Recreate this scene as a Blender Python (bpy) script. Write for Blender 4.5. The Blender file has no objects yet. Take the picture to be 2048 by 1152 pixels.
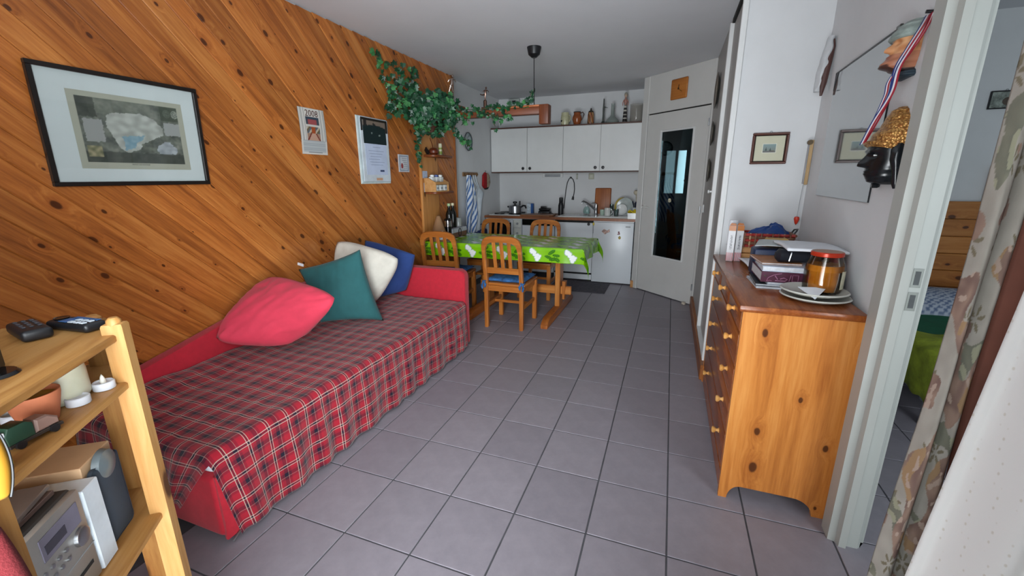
import bpy, bmesh, math, random
from mathutils import Vector, Matrix, noise
S = bpy.context.scene
C = S.collection
PI = math.pi
R = math.radians

# ------------------------------------------------------------------ camera
cam_d = bpy.data.cameras.new('camera')
cam = bpy.data.objects.new('camera', cam_d)
C.objects.link(cam)
cam_d.sensor_fit = 'HORIZONTAL'
cam_d.sensor_width = 36.0
cam_d.lens = 842.5 / 2048 * 36.0
cam_d.clip_start = 0.02
_yaw, _pit, _rol = R(20.35), R(14.67), R(-0.339)
_f = Vector((-math.sin(_yaw) * math.cos(_pit), math.cos(_yaw) * math.cos(_pit), -math.sin(_pit)))
_r = Vector((math.cos(_yaw), math.sin(_yaw), 0))
_u = _r.cross(_f)
_r2 = math.cos(_rol) * _r + math.sin(_rol) * _u
_u2 = -math.sin(_rol) * _r + math.cos(_rol) * _u
cam.matrix_world = Matrix(((_r2.x, _u2.x, -_f.x, 0), (_r2.y, _u2.y, -_f.y, 0), (_r2.z, _u2.z, -_f.z, 1.365), (0, 0, 0, 1)))
S.camera = cam

# ------------------------------------------------------------------ world, daylight, exposure
w = bpy.data.worlds.new('sky')
S.world = w
w.use_nodes = True
_bg = w.node_tree.nodes['Background']
_sky = w.node_tree.nodes.new('ShaderNodeTexSky')
_sky.sky_type = 'HOSEK_WILKIE'
_sky.turbidity = 3.5
_sky.sun_direction = (0.4, -0.6, 0.7)
w.node_tree.links.new(_sky.outputs[0], _bg.inputs[0])
_bg.inputs[1].default_value = 1.0


def area_light(name, loc, rot, sx, sy, power, col, spread=180):
    d = bpy.data.lights.new(name, 'AREA')
    d.shape = 'RECTANGLE'
    d.size, d.size_y, d.energy, d.color = sx, sy, power, col
    d.spread = R(spread)
    o = bpy.data.objects.new(name, d)
    C.objects.link(o)
    o.location = loc
    o.rotation_euler = rot
    return o


area_light('daylight_balcony_window', (-0.36, -0.12, 1.2), (R(92), 0, R(25)), 0.96, 1.9, 68, (0.88, 0.95, 1.0), 126)
area_light('added_ceiling_fill', (-0.2, -0.75, 0.06), (R(140), 0, R(20)), 1.4, 0.9, 74, (0.95, 0.98, 1.0))  # added lamp low outside, aimed up and inward to brighten the ceiling
area_light('daylight_bedroom_window', (2.0, -0.42, 1.3), (R(90), 0, 0), 1.2, 1.3, 44, (0.82, 0.93, 1.0))
S.view_settings.view_transform = 'Standard'
S.view_settings.look = 'None'
S.view_settings.gamma = 1.0
S.view_settings.exposure = 0.0
S.view_settings.use_curve_mapping = False

# ------------------------------------------------------------------ helpers


def lin(h):
    """sRGB hex or 0-255 tuple to linear rgba"""
    if isinstance(h, str):
        h = tuple(int(h[i:i + 2], 16) for i in (0, 2, 4))
    return tuple((c / 255 / 12.92 if c <= 10 else ((c / 255 + 0.055) / 1.055) ** 2.4) for c in h[:3]) + (1.0,)


class N:
    """tiny node-graph helper"""
    def __init__(self, name):
        self.m = bpy.data.materials.new(name)
        self.m.use_nodes = True
        self.t = self.m.node_tree
        self.b = self.t.nodes['Principled BSDF']

    def n(self, kind, **kw):
        x = self.t.nodes.new('ShaderNode' + kind)
        for k, v in kw.items():
            setattr(x, k, v)
        return x

    def l(self, a, b):
        self.t.links.new(a, b)

    def val(self, sock, v):
        if isinstance(v, (int, float, tuple, list)):
            sock.default_value = v
        else:
            self.l(v, sock)

    def math(self, op, a, b=0.0, c=0.0, clamp=False):
        x = self.n('Math', operation=op, use_clamp=clamp)
        self.val(x.inputs[0], a); self.val(x.inputs[1], b); self.val(x.inputs[2], c)
        return x.outputs[0]

    def mix(self, f, a, b, blend='MIX'):
        x = self.n('Mix', data_type='RGBA', blend_type=blend)
        self.val(x.inputs[0], f); self.val(x.inputs[6], a); self.val(x.inputs[7], b)
        return x.outputs[2]

    def ramp(self, f, stops, interp='LINEAR'):
        x = self.n('ValToRGB')
        x.color_ramp.interpolation = interp
        e = x.color_ramp.elements
        while len(e) < len(stops):
            e.new(0.5)
        for q, (p, c) in zip(e, stops):
            q.position = p; q.color = c
        self.val(x.inputs[0], f)
        return x.outputs[0]

    def noise(self, vec, scale=5, detail=3, rough=0.5, dist=0.0):
        x = self.n('TexNoise')
        if vec is not None:
            self.l(vec, x.inputs['Vector'])
        x.inputs['Scale'].default_value = scale
        x.inputs['Detail'].default_value = detail
        x.inputs['Roughness'].default_value = rough
        x.inputs['Distortion'].default_value = dist
        return x.outputs['Fac']

    def map(self, vec, scale=(1, 1, 1), loc=(0, 0, 0), rot=(0, 0, 0)):
        x = self.n('Mapping')
        self.l(vec, x.inputs[0])
        x.inputs['Location'].default_value = loc
        x.inputs['Rotation'].default_value = rot
        x.inputs['Scale'].default_value = scale
        return x.outputs[0]

    def bump(self, h, strength=0.2, dist=0.01):
        x = self.n('Bump')
        x.inputs['Strength'].default_value = strength
        x.inputs['Distance'].default_value = dist
        self.l(h, x.inputs['Height'])
        self.l(x.outputs[0], self.b.inputs['Normal'])

    def set(self, **kw):
        for k, v in kw.items():
            self.val(self.b.inputs[k.replace('_', ' ')], v)
        return self


_mats = {}


def plain(name, col, rough=0.5, metal=0.0, spec=0.5, var=0.06, scale=12.0, bump=0.0, bscale=150.0, coat=0.0, alpha=1.0, trans=0.0, ior=1.45, sheen=0.0):
    """flat procedural colour with a little noise variation and optional fine relief"""
    if name in _mats:
        return _mats[name]
    g = N(name)
    c = lin(col)
    tc = g.n('TexCoord')
    f = g.noise(tc.outputs['Object'], scale, 4, 0.6)
    d = tuple(x * (1 - var * 2) for x in c[:3]) + (1,)
    e = tuple(min(1, x * (1 + var * 2)) for x in c[:3]) + (1,)
    g.l(g.ramp(f, [(0.3, d), (0.7, e)]), g.b.inputs['Base Color'])
    g.set(Roughness=rough, Metallic=metal, Specular_IOR_Level=spec, Coat_Weight=coat, Alpha=alpha, Transmission_Weight=trans, IOR=ior, Sheen_Weight=sheen)
    if bump:
        g.bump(g.noise(tc.outputs['Object'], bscale, 3, 0.6), bump, 0.004)
    _mats[name] = g.m
    return g.m


def pine(name, axis, light='C98A4B', mid='B87233', dark='8F4E1E', rough=0.42, knots=1.0, spread=0.18, rand=True, kscale=1.0, flat=None):
    """knotty pine, grain running along the object's own axis"""
    if name in _mats:
        return _mats[name]
    g = N(name)
    tc = g.n('TexCoord')
    oi = g.n('ObjectInfo')
    v = g.n('VectorMath', operation='ADD')
    g.l(tc.outputs['Object'], v.inputs[0])
    if rand:
        cmb = g.n('CombineXYZ')
        g.l(g.math('MULTIPLY', oi.outputs['Random'], 37.0), cmb.inputs[0])
        g.l(g.math('MULTIPLY', oi.outputs['Random'], 91.0), cmb.inputs[1])
        g.l(g.math('MULTIPLY', oi.outputs['Random'], 53.0), cmb.inputs[2])
        g.l(cmb.outputs[0], v.inputs[1])
    vec = v.outputs[0]
    i = 'xyz'.index(axis)
    sc = [1.0, 1.0, 1.0]
    sc[i] = 0.06
    k = [6.5 * kscale] * 3
    k[i] = 2.6 * kscale
    if flat:
        k = [7.5 * kscale] * 3
        k[i] = 4.6 * kscale
        k['xyz'.index(flat)] = 0.3
    vk = g.n('TexVoronoi', feature='F1')
    vk.inputs['Scale'].default_value = 1.0
    warp = g.noise(g.map(vec, (9, 9, 9)), 1.0, 2, 0.5)
    kv = g.n('VectorMath', operation='ADD')
    g.l(g.map(vec, tuple(k)), kv.inputs[0])
    cw = g.n('CombineXYZ')
    for j in range(3):
        g.l(g.math('MULTIPLY', warp, 0.08), cw.inputs[j])
    g.l(cw.outputs[0], kv.inputs[1])
    if flat:
        vk.voronoi_dimensions = '2D'
        sx3 = g.n('SeparateXYZ')
        g.l(kv.outputs[0], sx3.inputs[0])
        cx3 = g.n('CombineXYZ')
        oth = [j for j in range(3) if j not in (i, 'xyz'.index(flat))][0]
        g.l(sx3.outputs[i], cx3.inputs[0])
        g.l(sx3.outputs[oth], cx3.inputs[1])
        g.l(cx3.outputs[0], vk.inputs['Vector'])
    else:
        g.l(kv.outputs[0], vk.inputs['Vector'])
    kd = vk.outputs['Distance']
    if flat:
        # every cell has its own knot size, many have none
        sc3 = g.n('SeparateColor')
        g.l(vk.outputs['Color'], sc3.inputs[0])
        kd = g.math('DIVIDE', kd, g.math('ADD', 0.22, g.math('MULTIPLY', g.math('POWER', sc3.outputs[0], 1.5), 0.95)))
        kd = g.math('ADD', kd, g.math('MULTIPLY', g.math('LESS_THAN', sc3.outputs[1], 0.42), 1.0))
    # grain bends around the knots
    bend = g.math('MULTIPLY', g.math('SUBTRACT', 1.0, g.math('DIVIDE', kd, 0.45), clamp=True), 0.9 * knots)
    gv = g.n('VectorMath', operation='ADD')
    g.l(g.map(vec, tuple(s * 30 for s in sc)), gv.inputs[0])
    cb = g.n('CombineXYZ')
    for j in range(3):
        if j != i:
            g.l(bend, cb.inputs[j])
    g.l(cb.outputs[0], gv.inputs[1])
    g1 = g.noise(gv.outputs[0], 1.0, 5, 0.55, 0.6)
    g2 = g.noise(g.map(gv.outputs[0], (5, 5, 5)), 1.0, 3, 0.6)
    g3 = g.noise(g.map(vec, tuple(s * 7 for s in sc)), 1.0, 2, 0.5)
    fac = g.math('ADD', g.math('ADD', g.math('MULTIPLY', g1, 0.5), g.math('MULTIPLY', g2, 0.2)), g.math('MULTIPLY', g3, 0.3))
    col = g.ramp(fac, [(0.36, lin(dark)), (0.5, lin(mid)), (0.63, lin(light))])
    # tone of the whole board
    tone = g.math('ADD', 1.0 - spread, g.math('MULTIPLY', oi.outputs['Random'], spread * 2))
    tn = g.n('CombineXYZ')
    for j in range(3):
        g.l(tone, tn.inputs[j])
    if rand:
        col = g.mix(1.0, col, tn.outputs[0], 'MULTIPLY')
    if knots:
        ring = g.ramp(kd, [(0.10, (1, 1, 1, 1)), (0.17, (0.55, 0.55, 0.55, 1)), (0.34, (0, 0, 0, 1))])
        col = g.mix(g.math('MULTIPLY', ring, 0.38 * knots), col, lin('8A4517'))
        core = g.ramp(kd, [(0.085, (1, 1, 1, 1)), (0.125, (0, 0, 0, 1))])
        col = g.mix(g.math('MULTIPLY', core, 0.85), col, lin('331508'))
    g.l(col, g.b.inputs['Base Color'])
    g.set(Roughness=rough, Specular_IOR_Level=0.35)
    g.bump(g2, 0.06, 0.002)
    _mats[name] = g.m
    return g.m


def vcol(name, rough=0.6, spec=0.4, coat=0.0, bump=0.0):
    """printed colours from the mesh's own colour attribute"""
    if name in _mats:
        return _mats[name]
    g = N(name)
    a = g.n('VertexColor', layer_name='print')
    g.l(a.outputs[0], g.b.inputs['Base Color'])
    g.set(Roughness=rough, Specular_IOR_Level=spec, Coat_Weight=coat, Coat_Roughness=0.04)
    if bump:
        tc = g.n('TexCoord')
        g.bump(g.noise(tc.outputs['Object'], 300, 3, 0.6), bump, 0.002)
    _mats[name] = g.m
    return g.m


def glass(name, tint='FFFFFF', rough=0.0, ior=1.45):
    if name in _mats:
        return _mats[name]
    g = N(name)
    tr = g.n('BsdfTransparent')
    tr.inputs[0].default_value = lin(tint)
    gl = g.n('BsdfGlossy')
    gl.inputs['Roughness'].default_value = max(rough, 0.01)
    fr = g.n('Fresnel')
    fr.inputs[0].default_value = ior
    mx = g.n('MixShader')
    g.l(g.math('ADD', g.math('MULTIPLY', fr.outputs[0], 0.9), 0.02, clamp=True), mx.inputs[0])
    g.l(tr.outputs[0], mx.inputs[1])
    g.l(gl.outputs[0], mx.inputs[2])
    g.l(mx.outputs[0], g.t.nodes['Material Output'].inputs['Surface'])
    _mats[name] = g.m
    return g.m


def obj(name, bm, mat, parent=None, smooth=0.6, loc=None, rot=None):
    me = bpy.data.meshes.new(name)
    bmesh.ops.recalc_face_normals(bm, faces=bm.faces[:])
    bm.to_mesh(me)
    bm.free()
    for m in (mat if isinstance(mat, (list, tuple)) else [mat]):
        me.materials.append(m)
    if smooth:
        me.shade_smooth()
        me.set_sharp_from_angle(angle=smooth)
    o = bpy.data.objects.new(name, me)
    C.objects.link(o)
    o.parent = parent
    if loc is not None:
        o.location = loc
    if rot is not None:
        o.rotation_euler = rot
    return o


def inst(src, name, parent=None, loc=None, rot=None, scale=None):
    o = bpy.data.objects.new(name, src.data)
    C.objects.link(o)
    o.parent = parent
    if loc is not None:
        o.location = loc
    if rot is not None:
        o.rotation_euler = rot
    if scale is not None:
        o.scale = scale
    return o


def tag(o, label, cat, group=None):
    o['label'] = label
    o['category'] = cat
    if group:
        o['group'] = group
    return o


def thing(name, label, cat, loc=(0, 0, 0), rz=0.0, group=None):
    o = bpy.data.objects.new(name, None)
    o.empty_display_size = 0.05
    C.objects.link(o)
    o.location = loc
    o.rotation_euler = (0, 0, rz)
    return tag(o, label, cat, group)


def struct(o, label=None):
    o['kind'] = 'structure'
    if label:
        o['label'] = label
    return o


def dup(root, label, loc, rz=0.0, group=None):
    r = root.copy()
    C.objects.link(r)
    r.location = loc
    r.rotation_euler = (0, 0, rz)
    r['label'] = label
    if group:
        r['group'] = group
    for ch in list(root.children):
        c = ch.copy()
        C.objects.link(c)
        c.parent = r
        for gch in list(ch.children):
            d = gch.copy()
            C.objects.link(d)
            d.parent = c
    return r


def BM():
    return bmesh.new()


def box(bm, x0, x1, y0, y1, z0, z1, bev=0.0, seg=1, mi=0):
    vs = [bm.verts.new((x, y, z)) for x in (x0, x1) for y in (y0, y1) for z in (z0, z1)]
    fs = []
    for q in ((0, 1, 3, 2), (4, 6, 7, 5), (0, 4, 5, 1), (2, 3, 7, 6), (0, 2, 6, 4), (1, 5, 7, 3)):
        f = bm.faces.new([vs[i] for i in q])
        f.material_index = mi
        fs.append(f)
    if bev:
        es = list({e for f in fs for e in f.edges})
        r = bmesh.ops.bevel(bm, geom=es, offset=bev, segments=seg, affect='EDGES', profile=0.5)
        for f in r['faces']:
            f.material_index = mi
    return vs


def boxo(name, mat, parent, x0, x1, y0, y1, z0, z1, bev=0.003, seg=1, smooth=0.6):
    bm = BM()
    box(bm, x0, x1, y0, y1, z0, z1, bev, seg)
    return obj(name, bm, mat, parent, smooth)


def cyl(bm, p0, p1, r0, r1=None, n=16, mi=0, caps=True):
    p0, p1 = Vector(p0), Vector(p1)
    r1 = r0 if r1 is None else r1
    d = (p1 - p0).normalized()
    a = d.orthogonal().normalized()
    b = d.cross(a)
    A, B = [], []
    for i in range(n):
        t = 2 * PI * i / n
        e = math.cos(t) * a + math.sin(t) * b
        A.append(bm.verts.new(p0 + e * r0))
        B.append(bm.verts.new(p1 + e * r1))
    for i in range(n):
        j = (i + 1) % n
        bm.faces.new((A[i], A[j], B[j], B[i])).material_index = mi
    if caps:
        bm.faces.new(A[::-1]).material_index = mi
        bm.faces.new(B).material_index = mi


def tube(bm, pts, r, n=8, closed=False, mi=0):
    pts = [Vector(p) for p in pts]
    rs = r if isinstance(r, (list, tuple)) else [r] * len(pts)
    prev = None
    rings = []
    m = len(pts)
    for k, p in enumerate(pts):
        a = pts[(k - 1) % m] if (closed or k > 0) else p
        b = pts[(k + 1) % m] if (closed or k < m - 1) else p
        d = (b - a).normalized()
        if prev is None:
            u = d.orthogonal().normalized()
        else:
            u = (prev - d * prev.dot(d))
            u = u.normalized() if u.length > 1e-6 else d.orthogonal().normalized()
        prev = u
        v = d.cross(u)
        rings.append([bm.verts.new(p + (math.cos(2 * PI * i / n) * u + math.sin(2 * PI * i / n) * v) * rs[k]) for i in range(n)])
    for k in range(m if closed else m - 1):
        A, B = rings[k], rings[(k + 1) % m]
        for i in range(n):
            bm.faces.new((A[i], A[(i + 1) % n], B[(i + 1) % n], B[i])).material_index = mi
    if not closed:
        bm.faces.new(rings[0][::-1]).material_index = mi
        bm.faces.new(rings[-1]).material_index = mi


def lathe(bm, prof, n=24, c=(0, 0, 0), mi=0, sx=1.0, sy=1.0):
    """prof: list of (r, z); r=0 closes on the axis"""
    c = Vector(c)
    rings = []
    for r, z in prof:
        if r < 1e-6:
            rings.append([bm.verts.new(c + Vector((0, 0, z)))])
        else:
            rings.append([bm.verts.new(c + Vector((math.cos(2 * PI * i / n) * r * sx, math.sin(2 * PI * i / n) * r * sy, z))) for i in range(n)])
    for A, B in zip(rings, rings[1:]):
        for i in range(n):
            j = (i + 1) % n
            if len(A) == 1 and len(B) == 1:
                continue
            if len(A) == 1:
                f = (A[0], B[j], B[i])
            elif len(B) == 1:
                f = (A[i], A[j], B[0])
            else:
                f = (A[i], A[j], B[j], B[i])
            bm.faces.new(f).material_index = mi


def prism(bm, poly, axis, a0, a1, bev=0.0, mi=0, seg=1):
    """poly: 2D points; extruded along axis ('x': pts are (y,z); 'y': (x,z); 'z': (x,y))"""
    def P(q, a):
        return {'x': (a, q[0], q[1]), 'y': (q[0], a, q[1]), 'z': (q[0], q[1], a)}[axis]
    A = [bm.verts.new(P(q, a0)) for q in poly]
    B = [bm.verts.new(P(q, a1)) for q in poly]
    n = len(poly)
    fs = [bm.faces.new(A[::-1]), bm.faces.new(B)]
    for i in range(n):
        fs.append(bm.faces.new((A[i], A[(i + 1) % n], B[(i + 1) % n], B[i])))
    for f in fs:
        f.material_index = mi
    if bev:
        es = list({e for f in fs[:2] for e in f.edges})
        bmesh.ops.bevel(bm, geom=es, offset=bev, segments=seg, affect='EDGES', profile=0.5)


def sheet(bm, fn, nu, nv, mi=0, uvf=None, closed_u=False):
    """grid of fn(u,v) with u,v in 0..1; stores uv"""
    uvl = bm.loops.layers.uv.verify()
    V = [[bm.verts.new(fn(i / nu, j / nv)) for j in range(nv + 1)] for i in range(nu + (0 if closed_u else 1))]
    m = len(V)
    for i in range(nu):
        for j in range(nv):
            i2 = (i + 1) % m
            f = bm.faces.new((V[i][j], V[i2][j], V[i2][j + 1], V[i][j + 1]))
            f.material_index = mi
            for lp, (a, b) in zip(f.loops, ((i, j), (i + 1, j), (i + 1, j + 1), (i, j + 1))):
                lp[uvl].uv = uvf(a / nu, b / nv) if uvf else (a / nu, b / nv)
    return V


def solid(o, th, offset=-1.0):
    """give a sheet its own thickness"""
    m = o.modifiers.new('thickness', 'SOLIDIFY')
    m.thickness = th
    m.offset = offset
    return o


def printed(name, fn, nu, nv, paint, mat, parent=None, th=0.0015, uvscale=(1, 1), smooth=None):
    """sheet with a colour attribute; paint(u, v) gives an sRGB triple"""
    bm = BM()
    sheet(bm, fn, nu, nv)
    me = bpy.data.meshes.new(name)
    bm.to_mesh(me)
    bm.free()
    ca = me.color_attributes.new('print', 'FLOAT_COLOR', 'CORNER')
    uv = me.uv_layers[0].data
    cache = {}
    buf = []
    for k in range(len(uv)):
        p = (round(uv[k].uv[0], 5), round(uv[k].uv[1], 5))
        if p not in cache:
            cache[p] = lin(paint(*p))
        buf.extend(cache[p])
    ca.data.foreach_set('color', buf)
    me.materials.append(mat)
    if smooth is not None:
        me.shade_smooth()
    o = bpy.data.objects.new(name, me)
    C.objects.link(o)
    o.parent = parent
    if th:
        solid(o, th, 0.0)
    return o


def text(name, body, size, mat, parent, M, depth=0.0004, align='CENTER', shear=0.0):
    """lettering as thin mesh; M places it (x right, y up, z towards the reader)"""
    cu = bpy.data.curves.new(name, 'FONT')
    cu.body = body
    cu.size = size
    cu.extrude = depth
    cu.align_x = align
    cu.align_y = 'CENTER'
    cu.resolution_u = 2
    cu.shear = shear
    o = bpy.data.objects.new(name, cu)
    C.objects.link(o)
    dg = bpy.context.evaluated_depsgraph_get()
    me = bpy.data.meshes.new_from_object(o.evaluated_get(dg))
    bpy.data.objects.remove(o)
    me.materials.clear()
    me.materials.append(mat)
    t = bpy.data.objects.new(name, me)
    C.objects.link(t)
    t.parent = parent
    t.matrix_local = M
    return t


def frame_m(o, right, up):
    """matrix with x=right, y=up, z=right x up at origin o"""
    r = Vector(right).normalized()
    u = Vector(up).normalized()
    n = r.cross(u).normalized()
    u = n.cross(r)
    return Matrix(((r.x, u.x, n.x, o[0]), (r.y, u.y, n.y, o[1]), (r.z, u.z, n.z, o[2]), (0, 0, 0, 1)))


def clamp(x, a=0.0, b=1.0):
    return max(a, min(b, x))


def sstep(a, b, x):
    t = clamp((x - a) / (b - a)) if a != b else float(x > a)
    return t * t * (3 - 2 * t)


def lerp(a, b, t):
    return a + (b - a) * t


def mixc(a, b, t):
    return tuple(lerp(x, y, t) for x, y in zip(a, b))


def nz(x, y, z=0.0):
    return noise.noise(Vector((x, y, z)))
# ------------------------------------------------------------------ shared materials
M_wall = plain('white_wall_paint', 'C9CACB', 0.85, var=0.015, scale=3, bump=0.12, bscale=220)
M_ceil = plain('ceiling_paint', 'D2D3D7', 0.9, var=0.015, scale=2, bump=0.18, bscale=160)
M_white = plain('white_lacquer', 'CFD0CF', 0.35, var=0.015, scale=4)
M_doorpaint = plain('door_paint', 'C6C5C2', 0.4, var=0.02, scale=3)
M_grey = plain('grey_plastic', '8E9294', 0.45)
M_black = plain('black_plastic', '16171A', 0.4)
M_blackgloss = plain('black_gloss', '0D0E10', 0.12)
M_chrome = plain('chrome', 'C8CBD0', 0.15, metal=1.0, var=0.02)
M_steel = plain('brushed_steel', 'A9ACB0', 0.3, metal=1.0, var=0.04)
M_brass = plain('brass', 'B98F45', 0.3, metal=1.0)
M_dark = plain('dark_gap', '1C1B1A', 0.8)
M_paper = plain('white_paper', 'DADDE2', 0.7, var=0.02)
M_cream = plain('cream_paper', 'D8D2C2', 0.7, var=0.03)
PX = pine('pine_x', 'x'); PY = pine('pine_y', 'y'); PZ = pine('pine_z', 'z')
WW = dict(light='C07C3E', mid='A5602A', dark='78401A', rough=0.3, spread=0.2, kscale=1.15)
M_plank = pine('wall_plank_pine', 'x', flat='z', **WW)
CH = dict(light='C98745', mid='B87233', dark='9A5722', rough=0.32, knots=0.9, spread=0.05)
CX = pine('honey_pine_x', 'x', **CH); CY = pine('honey_pine_y', 'y', **CH); CZ = pine('honey_pine_z', 'z', **CH)
LP = dict(light='AE8450', mid='A0733E', dark='86582A', rough=0.5, knots=0.55, spread=0.05)
LX = pine('raw_pine_x', 'x', **LP); LY = pine('raw_pine_y', 'y', **LP); LZ = pine('raw_pine_z', 'z', **LP)

# ------------------------------------------------------------------ the room shell
def wall_box(name, x0, x1, y0, y1, z0, z1, mat=None):
    return struct(boxo(name, mat or M_wall, None, x0, x1, y0, y1, z0, z1, 0, smooth=None))


def wall_poly(name, poly, z0, z1, mat=None):
    bm = BM()
    prism(bm, poly, 'z', z0, z1)
    return struct(obj(name, bm, mat or M_wall, None, None))


ZC = 2.455
wall_left = wall_box('wall_left', -2.6, -2.378, -0.6, 4.5, 0, ZC)
wall_box('wall_left_kitchen', -2.6, -2.45, 4.5, 6.25, 0, ZC)
wall_box('wall_back', -2.45, -0.28, 6.1, 6.25, 0, ZC)
wall_poly('wall_kitchen_end', [(-0.39, 5.44), (-0.385, 6.1), (-0.28, 6.1), (-0.28, 5.46), (-0.322, 5.405)], 0, ZC)
wall_box('wall_partition', 0.305, 0.93, 3.05, 3.13, 0, ZC)
wall_poly('wall_right', [(0.757, 3.05), (0.86, 3.05), (0.80, 1.70), (0.700, 1.70)], 0, ZC)
wall_poly('wall_right_near', [(0.655, 0.9), (0.75, 0.9), (0.70, -0.45), (0.62, -0.02)], 0, ZC)
wall_poly('wall_right_lintel', [(0.700, 1.70), (0.80, 1.70), (0.75, 0.9), (0.655, 0.9)], 2.05, ZC)
wall_box('wall_closet_back', 0.86, 0.93, 3.13, 4.9, 0, ZC)
wall_box('wall_bedroom_back', 0.93, 3.1, 4.2, 4.3, 0, ZC)
wall_box('wall_bedroom_right', 3.0, 3.1, -0.5, 4.2, 0, ZC)
# the window wall behind the photographer, with two openings
bm = BM()
box(bm, -2.378, -0.86, -0.3, -0.02, 0, ZC)
box(bm, 0.15, 0.70, -0.3, -0.02, 0, ZC)
box(bm, -0.86, 0.15, -0.3, -0.02, 2.22, ZC)
box(bm, 0.70, 1.35, -0.6, -0.45, 0, ZC)
box(bm, 2.65, 3.1, -0.6, -0.45, 0, ZC)
box(bm, 1.35, 2.65, -0.6, -0.45, 2.0, ZC)
box(bm, 1.35, 2.65, -0.6, -0.45, 0, 0.6)
struct(obj('wall_front', bm, M_wall, None, None))
# made-up dim hall behind the glazed door, holding stand-ins for its reflections
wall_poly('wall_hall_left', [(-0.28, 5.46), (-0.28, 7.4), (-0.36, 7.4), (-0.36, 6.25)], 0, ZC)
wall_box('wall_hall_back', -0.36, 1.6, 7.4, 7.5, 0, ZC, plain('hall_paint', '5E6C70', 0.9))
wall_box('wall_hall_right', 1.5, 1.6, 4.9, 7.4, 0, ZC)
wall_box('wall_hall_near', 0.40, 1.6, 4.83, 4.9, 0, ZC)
struct(boxo('ceiling', M_ceil, None, -2.6, 3.1, -0.6, 7.5, ZC, ZC + 0.12, 0, smooth=None))

# ------------------------------------------------------------------ floor: grout bed and single tiles
M_grout = plain('grout', '4E4E52', 0.9, var=0.12, scale=9)
floor = struct(boxo('floor', M_grout, None, -2.5, 3.1, -0.6, 7.5, -0.1, -0.0035, 0, smooth=None))
g = N('floor_tile')
tc = g.n('TexCoord'); oi = g.n('ObjectInfo')
n1 = g.noise(tc.outputs['Object'], 14, 5, 0.65)
base = g.ramp(n1, [(0.3, lin('837E85')), (0.7, lin('908A91'))])
tone = g.ramp(oi.outputs['Random'], [(0.0, (0.93, 0.92, 0.93, 1)), (1.0, (1.05, 1.04, 1.04, 1))])
g.l(g.mix(1.0, base, tone, 'MULTIPLY'), g.b.inputs['Base Color'])
g.set(Roughness=g.ramp(n1, [(0.3, (0.36,) * 3 + (1,)), (0.7, (0.5,) * 3 + (1,))]), Specular_IOR_Level=0.45)
g.bump(g.noise(tc.outputs['Object'], 60, 3, 0.6), 0.05, 0.002)
M_tile = g.m
TW, TD = 0.3015, 0.3222
bm = BM()
box(bm, -TW / 2 + 0.0032, TW / 2 - 0.0032, -TD / 2 + 0.0032, TD / 2 - 0.0032, -0.012, 0, 0.0012)
tile0 = None
for r in range(-6, 18):
    for c in range(-4, 16):
        x = (c + 0.5 - 4.688) * TW
        y = (r + 0.5 + 4.29) * TD
        if x < -2.35 or y > 6.1 or y < 0.2:
            continue
        if x < -1.75 and y < 2.85:            # wholly under the sofa
            continue
        if y > 5.75 and x < -0.3:             # under the kitchen units
            continue
        if x > 0.95 and not (1.0 < y < 3.6 and x < 2.1):
            continue
        if 0.45 < x < 0.95 and y > 3.2:       # inside the closet
            continue
        if y > 5.0 and x > -0.25 and False:
            continue
        if tile0 is None:
            tile0 = obj('tile', bm, M_tile, floor, None, (x, y, 0))
        else:
            inst(tile0, 'tile', floor, (x, y, 0))

# ------------------------------------------------------------------ diagonal pine cladding, plank by plank
def clip(poly, a, b, c):
    """keep a*x+b*y<=c"""
    out = []
    for i in range(len(poly)):
        p, q = poly[i], poly[(i + 1) % len(poly)]
        dp, dq = a * p[0] + b * p[1] - c, a * q[0] + b * q[1] - c
        if dp <= 0:
            out.append(p)
        if dp * dq < 0:
            t = dp / (dp - dq)
            out.append((p[0] + (q[0] - p[0]) * t, p[1] + (q[1] - p[1]) * t))
    return out


random.seed(4)
Y0, Y1, PW = -0.02, 4.497, 0.0935
k = 0
s2 = math.sqrt(0.5)
# along the plank: (y, z) = (s2, -s2); across: (s2, s2)
t = (Y0) * s2 - 0.02
while t < (Y1 + ZC) * s2:
    c0 = t + PW / 2
    poly = [(-9, c0 - PW / 2), (9, c0 - PW / 2), (9, c0 + PW / 2), (-9, c0 + PW / 2)]   # (s, t)
    # y = s*s2 + t*s2 ; z = -s*s2 + t*s2
    poly = clip(poly, s2, s2, Y1)
    poly = clip(poly, -s2, -s2, -Y0)
    poly = clip(poly, s2, -s2, 0.0) if False else clip(poly, s2, -s2, -0.0)
    poly = clip(poly, -s2, s2, ZC - 0.012)
    if len(poly) >= 3:
        sc_ = sum(p[0] for p in poly) / len(poly)
        cy, cz = (sc_ + c0) * s2, (-sc_ + c0) * s2
        area = abs(sum(poly[i][0] * poly[(i + 1) % len(poly)][1] - poly[(i + 1) % len(poly)][0] * poly[i][1] for i in range(len(poly)))) / 2
        if area > 0.0008:
            bm = BM()
            pts = [(p[0] - sc_, p[1] - c0) for p in poly]
            A = [bm.verts.new((p[0], p[1], 0)) for p in pts]
            B = [bm.verts.new((p[0], p[1] * 0.992, 0.0145)) for p in pts]
            Cc = [bm.verts.new((p[0], p[1] - 0.0045 * (1 if p[1] > 0 else -1), 0.018)) for p in pts]
            nn = len(pts)
            bm.faces.new(Cc)
            for i in range(nn):
                j = (i + 1) % nn
                bm.faces.new((A[i], A[j], B[j], B[i]))
                bm.faces.new((B[i], B[j], Cc[j], Cc[i]))
            o = obj('plank', bm, M_plank, wall_left, None)
            # local x -> (0,s2,-s2), local y -> (0,s2,s2), local z -> +x
            o.matrix_local = Matrix(((0, 0, 1, -2.378), (s2, s2, 0, cy), (-s2, s2, 0, cz), (0, 0, 0, 1)))
    t += PW
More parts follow.
